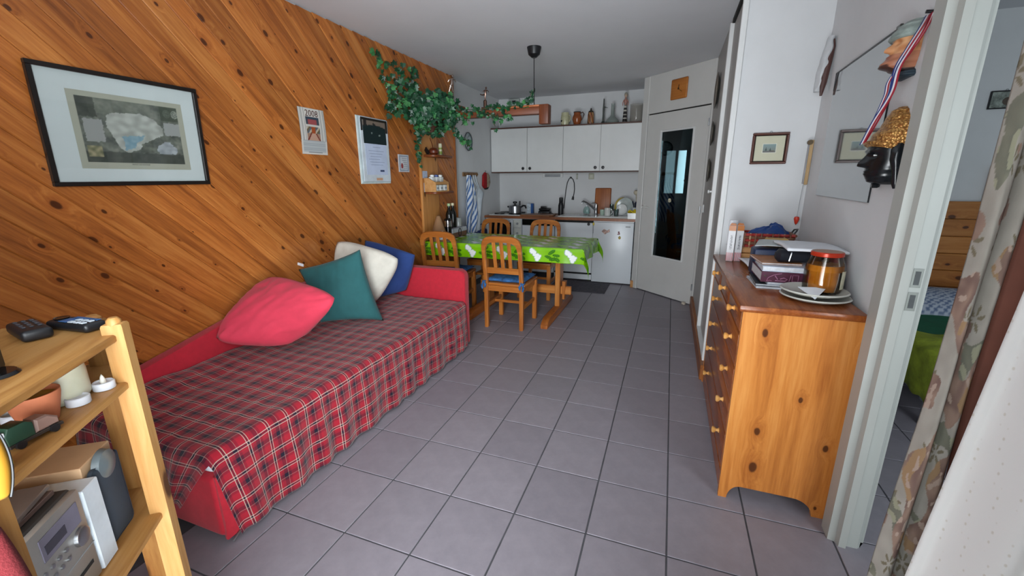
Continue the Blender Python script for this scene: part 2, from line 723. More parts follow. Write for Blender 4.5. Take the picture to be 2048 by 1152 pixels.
boxo('edge_trim', pine('trim_pine_z', 'z', **WW), wall_left, -2.452, -2.352, 4.5, 4.527, 0, ZC, 0.003)

# ------------------------------------------------------------------ windows behind the photographer
def window(name, x0, x1, z0, z1, bars, yb=-0.5):
    root = struct(thing(name, 'x', 'x'))
    del root['category'], root['label']
    bm = BM()
    w_ = 0.06
    box(bm, x0, x1, yb - 0.06, yb, z0, z0 + w_); box(bm, x0, x1, yb - 0.06, yb, z1 - w_, z1)
    for b in [x0] + bars + [x1 - w_]:
        box(bm, b, b + w_, yb - 0.06, yb, z0 + w_, z1 - w_)
    obj('window_frame', bm, M_white, root, None)
    return root


window('window_1', -0.86, 0.15, 0.0, 2.22, [], -0.2)
window('window_2', 1.35, 2.65, 0.6, 2.0, [1.97])

# ------------------------------------------------------------------ glazed door set across the corner
ang = math.atan2(4.816 - 5.377, 0.298 + 0.321)
door = struct(thing('door_1', 'white door with tall dark glass pane set across the corner', 'door', (-0.321, 5.377, 0), ang))
del door['category']
bm = BM()
box(bm, -0.09, -0.005, -0.005, 0.09, 0, ZC - 0.001, 0.004)
box(bm, 0.83, 0.86, -0.0, 0.06, 0, ZC - 0.001, 0.003)
box(bm, -0.005, 0.83, 0.0, 0.05, 2.056, ZC - 0.001, 0.002)
obj('door_frame', bm, M_doorpaint, door)
boxo('gap_shadow_strip', M_dark, door, -0.005, 0.83, 0.02, 0.04, 2.04, 2.057, 0)
bm = BM()
box(bm, 0.008, 0.212, 0.0, 0.04, 0.012, 2.042)
box(bm, 0.66, 0.828, 0.0, 0.04, 0.012, 2.042)
box(bm, 0.212, 0.66, 0.0, 0.04, 0.012, 0.452)
box(bm, 0.212, 0.66, 0.0, 0.04, 1.857, 2.042)
leaf = obj('door_leaf', bm, M_doorpaint, door, None)
bm = BM()
for a in ((0.206, 0.226, 0.446, 1.863), (0.646, 0.666, 0.446, 1.863)):
    box(bm, a[0], a[1], -0.008, 0.012, a[2], a[3], 0.003)
for a in ((0.226, 0.646, 0.446, 0.466), (0.226, 0.646, 1.843, 1.863)):
    box(bm, a[0], a[1], -0.008, 0.012, a[2], a[3], 0.003)
obj('glazing_bead', bm, M_white, leaf)
boxo('pane', glass('smoked_pane', 'A9BCC0', 0.0, 1.5), leaf, 0.22, 0.652, 0.018, 0.022, 0.46, 1.85, 0)
bm = BM()
cyl(bm, (0.05, 0, 1.02), (0.05, -0.05, 1.02), 0.011)
tube(bm, [(0.05, -0.045, 1.02), (0.09, -0.05, 1.02), (0.15, -0.05, 1.018)], 0.009)
cyl(bm, (0.05, 0.001, 1.02), (0.05, -0.006, 1.02), 0.024)
obj('door_handle', bm, plain('handle_white', 'D8D8D4', 0.3), leaf)
bm = BM()
for z in (0.17, 1.0, 1.85):
    cyl(bm, (0.829, -0.008, z), (0.829, -0.008, z + 0.07), 0.007)
obj('hinge', bm, M_steel, leaf)
bm = BM(); cyl(bm, (0.401, 0.0175, 1.109), (0.401, 0.014, 1.109), 0.022, n=20)
st = obj('sticker', bm, plain('sticker_print', 'B8B39A', 0.5, var=0.35, scale=60), leaf)
bm = BM(); tube(bm, [(0.607, 0.016, 1.36), (0.607, 0.005, 1.355), (0.607, -0.004, 1.33), (0.607, -0.012, 1.315), (0.607, -0.02, 1.33)], 0.006)
cyl(bm, (0.607, 0.018, 1.36), (0.607, 0.012, 1.36), 0.018)
obj('stick_on_hook', bm, M_black, leaf)
bm = BM(); box(bm, 0.75, 0.79, -0.03, 0.0, 0.0, 0.03, 0.006)
tag(obj('door_stop', bm, plain('stop_beige', 'B9AE9E', 0.6), None, loc=(0.235, 4.838, 0), rot=(0, 0, ang)), 'small beige door stop on the tiles below the glazed door', 'door stop').data.transform(Matrix.Translation((-0.77, 0, 0)))

# glowing window added behind the pane, standing in for a reflected one
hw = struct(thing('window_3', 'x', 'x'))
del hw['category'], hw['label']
g = N('glowing_reflection_pane')
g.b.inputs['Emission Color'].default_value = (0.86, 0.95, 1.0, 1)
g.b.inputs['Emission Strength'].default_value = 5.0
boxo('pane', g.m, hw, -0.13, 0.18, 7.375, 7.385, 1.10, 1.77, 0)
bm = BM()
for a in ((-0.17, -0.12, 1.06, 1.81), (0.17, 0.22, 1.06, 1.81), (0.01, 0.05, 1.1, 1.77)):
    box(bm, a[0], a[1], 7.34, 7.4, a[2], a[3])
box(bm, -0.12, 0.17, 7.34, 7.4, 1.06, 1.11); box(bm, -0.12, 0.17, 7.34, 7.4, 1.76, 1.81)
obj('window_frame', bm, plain('reflection_frame', '3C4446', 0.6), hw, None)

# ------------------------------------------------------------------ sliding closet front on the right
cl = struct(thing('wall_closet', 'x', 'x'))
del cl['category'], cl['label']
M_clos = plain('closet_panel', 'A9A7A4', 0.42, var=0.02, scale=3)
boxo('closet_panel', M_clos, cl, 0.312, 0.345, 3.75, 4.83, 0.11, ZC, 0)
boxo('closet_panel', M_clos, cl, 0.325, 0.345, 3.06, 3.78, 0.12, 2.42, 0)
boxo('closet_upright', M_white, cl, 0.297, 0.33, 3.735, 3.775, 0.11, 2.43, 0.003)
boxo('closet_upright', M_white, cl, 0.297, 0.33, 3.035, 3.062, 0.11, ZC, 0.003)
boxo('closet_upright', M_white, cl, 0.305, 0.33, 3.072, 3.082, 0.11, 2.43, 0.002)
boxo('closet_track', M_white, cl, 0.297, 0.33, 3.062, 3.735, 0.11, 0.135, 0.002)
boxo('closet_track', M_dark, cl, 0.310, 0.33, 3.062, 3.735, 2.425, ZC, 0)
bm = BM(); lathe(bm, [(0, 0), (0.008, 0), (0.007, 0.012), (0.014, 0.018), (0.012, 0.028), (0, 0.03)], 14)
obj('closet_knob', bm, M_white, cl, loc=(0.297, 3.755, 1.25), rot=(0, R(-90), 0))
struct(boxo('baseboard_closet', pine('base_pine_y', 'y', light='A96A35', mid='8F5528', dark='6F3E1A'), None, 0.285, 0.33, 2.95, 4.80, 0, 0.11, 0.004))
struct(boxo('baseboard_kitchen', pine('base_pine_z', 'x', light='C99457', mid='B98348', dark='9A6632'), None, -0.40, -0.326, 5.41, 5.445, 0, 0.09, 0.003))

# ------------------------------------------------------------------ bedroom door frame (reveal with strike plates)
d2 = struct(thing('door_2', 'x', 'x'))
del d2['category'], d2['label']
M_jamb = plain('jamb_paint', 'A6A7A1', 0.45, var=0.02, scale=3)
bm = BM()
prism(bm, [(0.678, 1.745), (0.678, 1.677), (0.700, 1.670), (0.706, 1.649), (0.728, 1.645), (0.732, 1.660), (0.768, 1.660), (0.778, 1.668), (0.812, 1.755), (0.805, 1.755), (0.801, 1.699), (0.699, 1.699), (0.699, 1.745)], 'z', 0, 2.1)
obj('door_jamb', bm, M_jamb, d2, 0.3)
bm = BM()
prism(bm, [(0.63, 0.84), (0.63, 0.905), (0.66, 0.93), (0.765, 0.93), (0.765, 0.84), (0.75, 0.84), (0.75, 0.90), (0.655, 0.90), (0.655, 0.84)], 'z', 0, 2.1)
obj('door_jamb', bm, M_jamb, d2, 0.3)
bm = BM(); box(bm, 0.68, 0.79, 0.93, 1.66, 2.03, 2.1)
obj('door_head', bm, M_jamb, d2, None)
for z in (1.05, 0.973):
    bm = BM()
    box(bm, 0.738, 0.764, 1.6585, 1.6615, z - 0.031, z + 0.031)
    sp = obj('strike_plate', bm, plain('strike_grey', '83857F', 0.5, metal=0.3), d2, None)
    boxo('latch_slot', plain('slot_grey', '4A4C4C', 0.7), sp, 0.744, 0.758, 1.6578, 1.659, z - 0.022, z + 0.022, 0)
struct(boxo('baseboard_right', CX, None, 0.692, 0.70, 1.77, 1.783, 0, 0.16, 0.002))
# ------------------------------------------------------------------ red day bed with sloping back
M_red = plain('red_canvas', 'B3172B', 0.8, var=0.05, scale=30, bump=0.25, bscale=700, sheen=0.15)
sofa = thing('sofa', 'long red canvas day bed with sloping back against the pine wall', 'sofa', (-1.9, 1.9, 0))
def sx(x): return x + 1.9
def sy(y): return y - 1.9
bm = BM(); box(bm, sx(-2.345), sx(-1.495), sy(0.85), sy(2.93), 0.035, 0.30, 0.02, 3)
obj('base', bm, M_red, sofa)
bm = BM(); box(bm, sx(-2.34), sx(-1.505), sy(0.862), sy(2.92), 0.30, 0.375, 0.03, 3)
obj('mattress', bm, plain('white_sheet', 'D9DCE4', 0.85, bump=0.2, bscale=400), sofa)
bm = BM(); prism(bm, [(sy(0.86), 0.25), (sy(0.86), 0.435), (sy(1.05), 0.475), (sy(1.88), 0.662), (sy(2.2), 0.675), (sy(2.93), 0.66), (sy(2.93), 0.25)], 'x', sx(-2.352), sx(-2.29), 0.012, seg=3)
obj('backrest', bm, M_red, sofa)
# far end panel, softly rounded top corners
pts = []
for cx, cz, a0 in ((-2.30, 0.60, 180), (-1.545, 0.60, 90)):
    for k in range(7):
        a = R(a0 - k * 15)
        pts.append((sx(cx + 0.05 * math.cos(a)), cz + 0.05 * math.sin(a)))
pts += [(sx(-1.495), 0.03), (sx(-2.35), 0.03)]
bm = BM(); prism(bm, pts, 'y', sy(2.93), sy(3.02), 0.02, seg=3)
obj('end_panel', bm, M_red, sofa)
bm = BM(); prism(bm, [(sx(-1.505), 0.02), (sx(-1.492), 0.02), (sx(-1.484), 0.10), (sx(-1.488), 0.30), (sx(-1.505), 0.30)], 'y', sy(0.86), sy(2.93), 0.003)
obj('skirt_flap', bm, M_red, sofa)
for a in ((-1.53, 0.90), (-2.25, 0.90), (-1.53, 2.9), (-2.25, 2.9)):
    bm = BM(); cyl(bm, (sx(a[0]), sy(a[1]), 0), (sx(a[0]), sy(a[1]), 0.04), 0.018, n=12)
    obj('foot', bm, M_black, sofa)
bm = BM(); tube(bm, [(sx(-1.478), sy(0.87), 0.012), (sx(-1.478), sy(0.90), 0.03), (sx(-1.49), sy(0.93), 0.03)], 0.004)
obj('wire_foot', bm, M_steel, sofa)

# plaid bedspread: unrolled cloth coordinates drive the woven check
g = N('tartan_cloth')
uvn = g.n('UVMap')
sp = g.n('SeparateXYZ'); g.l(uvn.outputs[0], sp.inputs[0])
def band(c, per):
    x = g.math('FRACT', g.math('DIVIDE', c, per))
    lines = g.ramp(x, [(0.0, (0, 0, 0, 1)), (0.10, (1, 1, 1, 1)), (0.132, (0, 0, 0, 1)), (0.215, (1, 1, 1, 1)), (0.247, (0, 0, 0, 1)), (0.66, (0.4, 0.4, 0.4, 1)), (0.68, (0, 0, 0, 1))], 'CONSTANT')
    darkb = g.ramp(x, [(0.0, (0, 0, 0, 1)), (0.135, (1, 1, 1, 1)), (0.212, (0, 0, 0, 1)), (0.36, (0.35, 0.35, 0.35, 1)), (0.48, (0.95, 0.95, 0.95, 1)), (0.66, (0.5, 0.5, 0.5, 1)), (0.80, (0, 0, 0, 1))], 'CONSTANT')
    return lines, darkb
ul, ud = band(sp.outputs[0], 0.100)
vl, vd = band(sp.outputs[1], 0.094)
twill = g.n('TexWave', wave_type='BANDS', bands_direction='DIAGONAL')
g.l(uvn.outputs[0], twill.inputs[0]); twill.inputs['Scale'].default_value = 260
red, navy, cream, maroon = lin('A0182A'), lin('170F22'), lin('B9AFA0'), lin('6A0F1E')
col = g.mix(g.math('MULTIPLY', twill.outputs['Fac'], 0.25), red, maroon)
dk = g.math('ADD', g.math('MULTIPLY', ud, 0.55), g.math('MULTIPLY', vd, 0.55), clamp=True)
col = g.mix(g.math('MULTIPLY', dk, 1.0), col, navy)
ln = g.math('ADD', g.math('MULTIPLY', ul, 0.62), g.math('MULTIPLY', vl, 0.62), clamp=True)
col = g.mix(ln, col, cream)
g.l(col, g.b.inputs['Base Color'])
g.set(Roughness=0.85, Sheen_Weight=0.2, Specular_IOR_Level=0.2)
g.bump(g.noise(uvn.outputs[0], 400, 2, 0.6), 0.15, 0.002)
M_plaid = g.m

XB, XF, ZT = -2.285, -1.487, 0.395     # back edge, front edge, top height
YN, YF = 0.845, 2.915                  # near and far ends
def plaid_top(u, v):
    """u across from the wall to the front hem, v along from near hem to far end"""
    top = XF - XB
    drop = 0.358
    s = u * (top + drop)
    endd = 0.24
    q = -endd + v * (YF - YN + endd)
    rad = 0.035
    # front fall
    if s < top - rad:
        x, z = XB + s, ZT
    elif s < top - rad + rad * PI / 2:
        a = (s - top + rad) / rad
        x, z = XF - rad + rad * math.sin(a), ZT - rad + rad * math.cos(a)
    else:
        x, z = XF + 0.004, ZT - rad - (s - (top - rad + rad * PI / 2))
    # near-end fall
    y = YN + q
    if q < rad:
        a = clamp((rad - q) / rad, 0, PI / 2)
        y = YN + rad - rad * math.sin(a)
        z -= rad - rad * math.cos(a)
        if (rad - q) > rad * PI / 2:
            z -= (rad - q) - rad * PI / 2
    over_f = sstep(top - 0.02, top + 0.12, s)
    over_n = sstep(0.02, -0.12, q)
    # folds on the hanging parts, soft creases on top
    x += over_f * (0.010 * math.sin(y * 34 + 1.2 * math.sin(y * 9)) + 0.006 * nz(y * 14, z * 3, 2.0)) * sstep(0, 0.3, ZT - z) + over_f * 0.012 * sstep(0, 0.3, ZT - z)
    if over_n > 0:
        y -= over_n * 0.012 + over_n * 0.008 * math.sin(x * 30)
    top_f = (1 - over_f) * (1 - over_n)
    z += top_f * (0.008 * nz(x * 4, y * 3, 5) + 0.007 * nz(x * 16 + y * 6, y * 5, 8) + 0.035 * sstep(-2.0, -2.29, x) * (0.6 + 0.4 * nz(y * 3, 1, 1)))
    return (x, y, z)
bm = BM()
nu, nv = 110, 240
uvl = bm.loops.layers.uv.verify()
tot_u, tot_v = (XF - XB) + 0.358, (YF - YN) + 0.24
def corner_slit(u, v):
    s = u * tot_u - (XF - XB); q = v * tot_v - 0.24
    return s > 0.0 and q < 0.0                 # the corner square is cut away, the cloth hangs in two flaps
P = [[None] * (nv + 1) for _ in range(nu + 1)]
for i in range(nu + 1):
    for j in range(nv + 1):
        u, v = i / nu, j / nv
        if not corner_slit(u - 0.5 / nu, v + 0.5 / nv):
            co = list(plaid_top(u, v))
            s = u * tot_u - (XF - XB); q = v * tot_v - 0.24
            # flaps pull apart at the near corner
            if s > 0:
                co[1] += sstep(0.3, 0, q) * s * 0.16
            if q < 0:
                co[0] -= sstep(-0.3, 0, s) * (-q) * 0.85
            P[i][j] = bm.verts.new(co)
for i in range(nu):
    for j in range(nv):
        q = (P[i][j], P[i + 1][j], P[i + 1][j + 1], P[i][j + 1])
        if all(q):
            f = bm.faces.new(q)
            for lp, (a, b) in zip(f.loops, ((i, j), (i + 1, j), (i + 1, j + 1), (i, j + 1))):
                lp[uvl].uv = (a / nu * tot_u, b / nv * tot_v)
spread = obj('bedspread', bm, M_plaid, None, 3.0)
solid(spread, 0.004, 1.0)
tag(spread, 'red, navy and white tartan bedspread draped over the red day bed', 'bedspread')

# ------------------------------------------------------------------ cushions
def cushion(name, label, corners, th, col, pinch=0.06, wr=0.006, seed=0, rnd=0.0, n=34):
    A, B, Cc, D = [Vector(c) for c in corners]       # TL, TR, BR, BL
    ctr = (A + B + Cc + D) / 4
    nrm = ((B - D).cross(A - Cc)).normalized()
    if nrm.dot(Vector((0, 0, 1.3)) - ctr) < 0:
        nrm = -nrm
    bm = BM()
    rows = {}
    for side in (1, -1):
        for i in range(n + 1):
            for j in range(n + 1):
                a, b = i / n * 2 - 1, j / n * 2 - 1
                rim = i in (0, n) or j in (0, n)
                if rim and side == -1:
                    rows[(side, i, j)] = rows[(1, i, j)]
                    continue
                # pull the sides in a little, round the corners
                a2 = a * (1 - pinch * (1 - b * b)) ; b2 = b * (1 - pinch * (1 - a * a))
                if rnd:
                    m = (abs(a) ** 6 + abs(b) ** 6) ** (1 / 6)
                    r2 = math.hypot(a, b)
                    if r2 > 0:
                        k2 = lerp(1, clamp((abs(a) ** 3.2 + abs(b) ** 3.2) ** (-1 / 3.2) * max(abs(a), abs(b)), 0, 1), rnd)
                        a2 *= k2; b2 *= k2
                p = ctr + ((B - A) * (1 + b2) / 2 + (Cc - D) * (1 - b2) / 2) * a2 / 2 + ((A - D) * (1 - a2) / 2 + (B - Cc) * (1 + a2) / 2) * b2 / 2
                h = ((1 - a * a) * (1 - b * b)) ** 0.42 * th
                h *= 1 + 0.12 * nz(a * 1.6 + seed, b * 1.6, side)
                w_ = wr * (nz(a * 5 + seed, b * 2.2 - a * 3, 3) + 0.6 * nz(a * 9 - b * 6, b * 4 + seed, 7)) * (1 - 0.3 * (1 - a * a) * (1 - b * b))
                rows[(side, i, j)] = bm.verts.new(p + nrm * side * (h + (w_ if not rim else 0)))
    for side in (1, -1):
        for i in range(n):
            for j in range(n):
                q = [rows[(side, i, j)], rows[(side, i + 1, j)], rows[(side, i + 1, j + 1)], rows[(side, i, j + 1)]]
                bm.faces.new(q if side == 1 else q[::-1])
    o = obj(name, bm, plain(name + '_' + str(seed), col, 0.85, var=0.04, scale=14, bump=0.25, bscale=600, sheen=0.1), None, 3.0)
    return tag(o, label, 'cushion', 'scatter cushions on the day bed')


cushion('cushion', 'navy blue square cushion, farthest of the four on the day bed', [(-2.27, 2.73, 0.885), (-1.89, 2.88, 0.80), (-1.985, 2.87, 0.43), (-2.27, 2.62, 0.43)], 0.055, '1F3A73', 0.03, 0.004, 1, 0.35)
cushion('cushion', 'off-white cushion with rounded corners leaning before the blue one', [(-2.28, 2.44, 0.945), (-1.80, 2.545, 0.835), (-1.985, 2.50, 0.42), (-2.30, 2.36, 0.47)], 0.075, 'C9C4B8', 0.02, 0.006, 2, 0.75)
gc = cushion('cushion', 'dark green cushion with pointed corners and a white tag', [(-2.29, 2.08, 0.80), (-1.915, 2.255, 0.89), (-1.80, 2.29, 0.425), (-2.13, 2.06, 0.42)], 0.075, '22585A', 0.07, 0.007, 3, 0.0)
bm = BM(); box(bm, -0.02, 0.02, -0.002, 0.002, -0.008, 0.01)
obj('fabric_tag', bm, M_paper, gc, None, (-2.24, 2.06, 0.822), (0.2, 0.3, 0.3))
cushion('cushion', 'large bright red cushion slumped in front of the green one', [(-2.24, 1.80, 0.825), (-1.64, 1.775, 0.755), (-1.90, 1.60, 0.44), (-2.285, 1.42, 0.53)], 0.085, 'C8344B', 0.02, 0.012, 4, 0.8)

# ------------------------------------------------------------------ trestle table
TB = dict(light='B06A30', mid='9C5826', dark='7E4219', rough=0.32, knots=0.9, spread=0.05)
TX_ = pine('table_pine_x', 'x', **TB); TY_ = pine('table_pine_y', 'y', **TB); TZ_ = pine('table_pine_z', 'z', **TB)
table = thing('dining_table', 'pine trestle dining table under the lime green cloth', 'table', (-1.53, 4.12, 0))
bm = BM(); box(bm, -0.80, 0.80, -0.37, 0.37, 0.695, 0.727, 0.006, 2)
obj('table_top', bm, CX, table)
for x in (-0.26, 0.52):
    bm = BM(); box(bm, x - 0.025, x + 0.025, -0.075, 0.075, 0.07, 0.66, 0.005)
    obj('upright', bm, CZ, table)
    bm = BM()
    prism(bm, [(-0.55, 0.0), (-0.55, 0.035), (-0.52, 0.058), (-0.45, 0.085), (0.45, 0.085), (0.52, 0.058), (0.55, 0.035), (0.55, 0.0)], 'x', x - 0.035, x + 0.035, 0.008, seg=2)
    obj('foot', bm, TY_, table)
    bm = BM(); prism(bm, [(-0.33, 0.665), (-0.33, 0.695), (0.33, 0.695), (0.33, 0.665), (0.25, 0.63), (-0.25, 0.63)], 'x', x - 0.03, x + 0.03, 0.004)
    obj('bearer', bm, TY_, table)
bm = BM(); box(bm, -0.36, 0.65, -0.02, 0.02, 0.20, 0.285, 0.005)
obj('stretcher', bm, CX, table)
for x in (-0.315, 0.575):
    bm = BM(); prism(bm, [(-0.012, 0.15), (0.012, 0.15), (0.02, 0.34), (-0.016, 0.34)], 'y', -0.035, 0.035, 0.003)
    obj('wedge', bm, CZ, table, loc=(x, 0, 0))

# printed cloth with leaves and white berries
def blob(x, y, cx, cy, rx, ry, rot=0.0):
    c, s = math.cos(rot), math.sin(rot)
    dx, dy = x - cx, y - cy
    a, b = (dx * c + dy * s) / rx, (-dx * s + dy * c) / ry
    return a * a + b * b


def cloth_paint(a, b):
    """a, b in metres on the cloth, motif repeats every 0.36 m"""
    P_ = 0.335
    gx = math.floor(a / P_); x = a - gx * P_
    y = b + (0.0 if int(gx) % 2 == 0 else 0.0)
    y = (y % 0.172) / 0.80
    base = mixc((112, 178, 8), (142, 205, 22), 0.5 + 0.5 * nz(a * 9, b * 9, 3))
    col = base
    for cx, cy, rx, ry, ro in ((0.075, 0.135, 0.045, 0.018, 0.75), (0.12, 0.10, 0.036, 0.017, -0.1), (0.045, 0.075, 0.04, 0.018, -0.35), (0.09, 0.055, 0.042, 0.022, 0.2), (0.13, 0.05, 0.03, 0.02, -0.8)):
        d = blob(x, y, cx, cy, rx, ry, ro)
        if d < 1:
            vein = abs(math.sin((x * math.cos(ro) + y * math.sin(ro)) * 190)) > 0.86 or blob(x, y, cx, cy, rx, 0.0022, ro) < 1
            col = (70, 140, 20) if vein else (44, 105, 12)
    for cx, cy, r_ in ((0.225, 0.135, 0.026), (0.245, 0.10, 0.018), (0.275, 0.095, 0.018), (0.262, 0.068, 0.018), (0.285, 0.062, 0.016), (0.27, 0.04, 0.017), (0.245, 0.128, 0.018), (0.295, 0.085, 0.015), (0.215, 0.155, 0.016)):
        d = math.hypot(x - cx, y - cy)
        if d < r_ * 1.28 and col != (236, 240, 238):
            col = (150, 170, 160)
        if d < r_:
            col = (236, 240, 238)
    return col


TX0, TX1, TY0, TY1, TZ = -2.345, -0.705, 3.735, 4.515, 0.736
L_, W_, DR = TX1 - TX0, TY1 - TY0, 0.135
def cloth_pos(a, b):
    """a along x incl. end drop (0..L+DR), b across y incl. both drops (-DR..W+DR)"""
    x = TX0 + min(a, L_); y = TY0 + clamp(b, 0, W_); z = TZ
    da = max(0, a - L_)
    db = -b if b < 0 else max(0, b - W_)
    sg = -1 if b < 0 else 1
    if da > 0 and db == 0:
        x += 0.012 * sstep(0, 0.03, da) + 0.012 * math.sin(b * 19) * da / DR; z -= da
    elif db > 0 and da == 0:
        y += sg * (0.010 * sstep(0, 0.03, db) + 0.005 * math.sin(a * 23) * db / DR); z -= db
    elif da > 0 and db > 0:
        # corner folds outward into a hanging ear
        d = math.hypot(da, db)
        an = math.atan2(db, da)
        out = 0.055 * math.sin(2 * an) * sstep(0, 0.12, d) 
        x += out * 1.0 + 0.012; y += sg * (out * 0.5 + 0.010); z -= d * (1.0 + 0.42 * math.sin(2 * an))
    else:
        z += 0.0015 * nz(x * 8, y * 8, 3)
    return (x, y, z)
nu, nv = 420, 230
cloth = printed('tablecloth', lambda u, v: cloth_pos(u * (L_ + DR), -DR + v * (W_ + 2 * DR)), nu, nv,
                lambda u, v: cloth_paint(u * (L_ + DR) + 0.06, (-DR + v * (W_ + 2 * DR)) + DR + 0.012), vcol('oilcloth_print', 0.2, 0.9), None, 0.0015, smooth=True)
tag(cloth, 'lime green oilcloth with dark leaves and white berries on the dining table', 'tablecloth')

# ------------------------------------------------------------------ dining chairs
M_cush = plain('blue_cotton_check', '2F5E92', 0.85, var=0.28, scale=28, bump=0.2, bscale=500)
CD = dict(light='BE7A3A', mid='AC672C', dark='8C4C1E', rough=0.32, knots=0.8, spread=0.05)
DX_ = pine('chair_pine_x', 'x', **CD); DY_ = pine('chair_pine_y', 'y', **CD); DZ_ = pine('chair_pine_z', 'z', **CD)
def make_chair(label):
    """front faces +y; origin on the floor under the seat centre"""
    t = thing('dining_chair', label, 'chair', (0, 0, 0), 0, 'dining chairs round the table')
    bm = BM(); box(bm, -0.20, 0.20, -0.19, 0.215, 0.405, 0.43, 0.008, 2)
    obj('seat', bm, DX_, t)
    bm = BM(); box(bm, -0.185, 0.185, 0.17, 0.19, 0.355, 0.405); box(bm, -0.18, 0.18, -0.195, -0.175, 0.355, 0.405)
    box(bm, -0.185, -0.165, -0.175, 0.17, 0.355, 0.405); box(bm, 0.165, 0.185, -0.175, 0.17, 0.355, 0.405)
    obj('seat_rail', bm, DX_, t)
    for s in (-1, 1):
        bm = BM(); box(bm, s * 0.178 - 0.021, s * 0.178 + 0.021, 0.165, 0.205, 0, 0.405, 0.004)
        obj('leg', bm, DZ_, t)
        # rear leg runs up into the raked back post
        bm = BM()
        prism(bm, [(-0.215, 0), (-0.18, 0), (-0.172, 0.43), (-0.222, 0.72), (-0.252, 0.72), (-0.210, 0.43)], 'x', s * 0.172 - 0.018, s * 0.172 + 0.018, 0.004)
        obj('leg', bm, DZ_, t)
        bm = BM(); box(bm, s * 0.175 - 0.01, s * 0.175 + 0.01, -0.185, 0.17, 0.19, 0.225, 0.003)
        obj('side_stretcher', bm, DY_, t)
    bm = BM(); box(bm, -0.17, 0.17, -0.01, 0.01, 0.195, 0.222, 0.003)
    obj('cross_stretcher', bm, DX_, t)
    # arched top rail
    out, inn = [], []
    for k in range(17):
        a = PI * k / 16
        ex = 0.5
        cx, cz = math.cos(a), math.sin(a)
        fx = math.copysign(abs(cx) ** ex, cx); fz = abs(cz) ** ex
        out.append((0.19 * fx, 0.71 + 0.165 * fz)); inn.append((0.154 * fx, 0.71 + 0.112 * fz))
    bm = BM(); prism(bm, out + inn[::-1], 'y', -0.014, 0.014, 0.004)
    o = obj('top_rail', bm, DX_, t, loc=(0, -0.2375, 0.0))
    o.matrix_local = Matrix.Translation((0, -0.236, 0.71)) @ Matrix.Rotation(R(9.6), 4, 'X') @ Matrix.Translation((0, 0, -0.71))
    bm = BM(); prism(bm, [(-0.212, 0.525), (-0.194, 0.525), (-0.203, 0.58), (-0.221, 0.58)], 'x', -0.156, 0.156, 0.003)
    obj('lower_rail', bm, DX_, t)
    for x in (-0.072, 0.0, 0.072):
        bm = BM(); prism(bm, [(-0.210, 0.575), (-0.199, 0.575), (-0.252, 0.835), (-0.262, 0.835)], 'x', x - 0.017, x + 0.017, 0.002)
        obj('slat', bm, DZ_, t)
    bm = BM()
    def pil(u, v, sgn):
        a, b = u * 2 - 1, v * 2 - 1
        h = ((1 - a ** 6) * (1 - b ** 6)) ** 0.5 * (0.021 + 0.004 * math.cos(a * 7) * math.cos(b * 7))
        return (a * 0.19, 0.01 + b * 0.185, 0.452 + sgn * h)
    sheet(bm, lambda u, v: pil(u, v, 1), 16, 16); sheet(bm, lambda u, v: pil(u, v, -1), 16, 16)
    bmesh.ops.remove_doubles(bm, verts=bm.verts[:], dist=0.0005)
    pad = obj('seat_pad', bm, M_cush, t, 3.0)
    for s in (-1, 1):
        bm = BM()
        tube(bm, [(s * 0.165, -0.17, 0.452), (s * 0.172, -0.224, 0.452), (s * 0.2, -0.218, 0.445), (s * 0.198, -0.185, 0.45)], 0.006, 6)
        tube(bm, [(s * 0.19, -0.226, 0.445), (s * 0.2, -0.235, 0.41), (s * 0.194, -0.235, 0.38)], [0.006, 0.012, 0.008], 6)
        tube(bm, [(s * 0.18, -0.226, 0.445), (s * 0.165, -0.238, 0.42), (s * 0.17, -0.238, 0.395)], [0.006, 0.012, 0.007], 6)
        obj('tie', bm, M_cush, pad)
    return t
ch = make_chair('pine slat-back chair on the near side of the table, in front of the others')
ch.location = (-1.365, 3.66, 0)
dup(ch, 'pine slat-back chair between the sofa end panel and the table', (-2.085, 3.79, 0), R(3))
dup(ch, 'far-side pine chair standing in front of the oven', (-2.035, 4.68, 0), R(181))
dup(ch, 'far-side pine chair standing in front of the dishwasher', (-1.40, 4.69, 0), R(179))

dup(ch, 'pine chair behind the door glass, stand-in for a reflected dining chair', (0.02, 6.15, 0), R(190))  # added copy that takes the place of a chair mirrored in the pane

# ------------------------------------------------------------------ chest of drawers
DK = dict(light='9C5A2C', mid='87471F', dark='6A3416', rough=0.25, knots=0.8, spread=0.05)
DY = pine('stained_pine_y', 'y', **DK)
chest = thing('chest_of_drawers', 'honey pine chest of drawers with knobs against the right wall', 'chest', (0.495, 2.38, 0))
def qx(x): return x - 0.495
def qy(y): return y - 2.38
arch = [(qx(0.302), 0.0), (qx(0.302), 0.855), (qx(0.694), 0.855), (qx(0.694), 0.0), (qx(0.652), 0.0)]
for k in range(9):
    a = R(90 * k / 8)
    arch.append((qx(0.652) - 0.075 * (1 - math.cos(a)), 0.068 * math.sin(a)))
for k in range(9):
    a = R(90 * k / 8)
    arch.append((qx(0.335) + 0.05 - 0.05 * math.sin(a), 0.068 * math.cos(a)))
bm = BM(); prism(bm, arch, 'y', qy(1.785), qy(1.807), 0.0)
obj('side_panel', bm, pine('honey_panel_z', 'z', flat='y', **CH), chest)
bm = BM(); prism(bm, arch, 'y', qy(2.928), qy(2.95), 0.0)
obj('side_panel', bm, pine('honey_panel_z', 'z', flat='y', **CH), chest)
bm = BM(); box(bm, qx(0.285), qx(0.70), qy(1.77), qy(2.965), 0.855, 0.882, 0.007, 2)
obj('top', bm, DY, chest)
boxo('back_panel', CY, chest, qx(0.68), qx(0.69), qy(1.807), qy(2.928), 0.05, 0.855, 0)
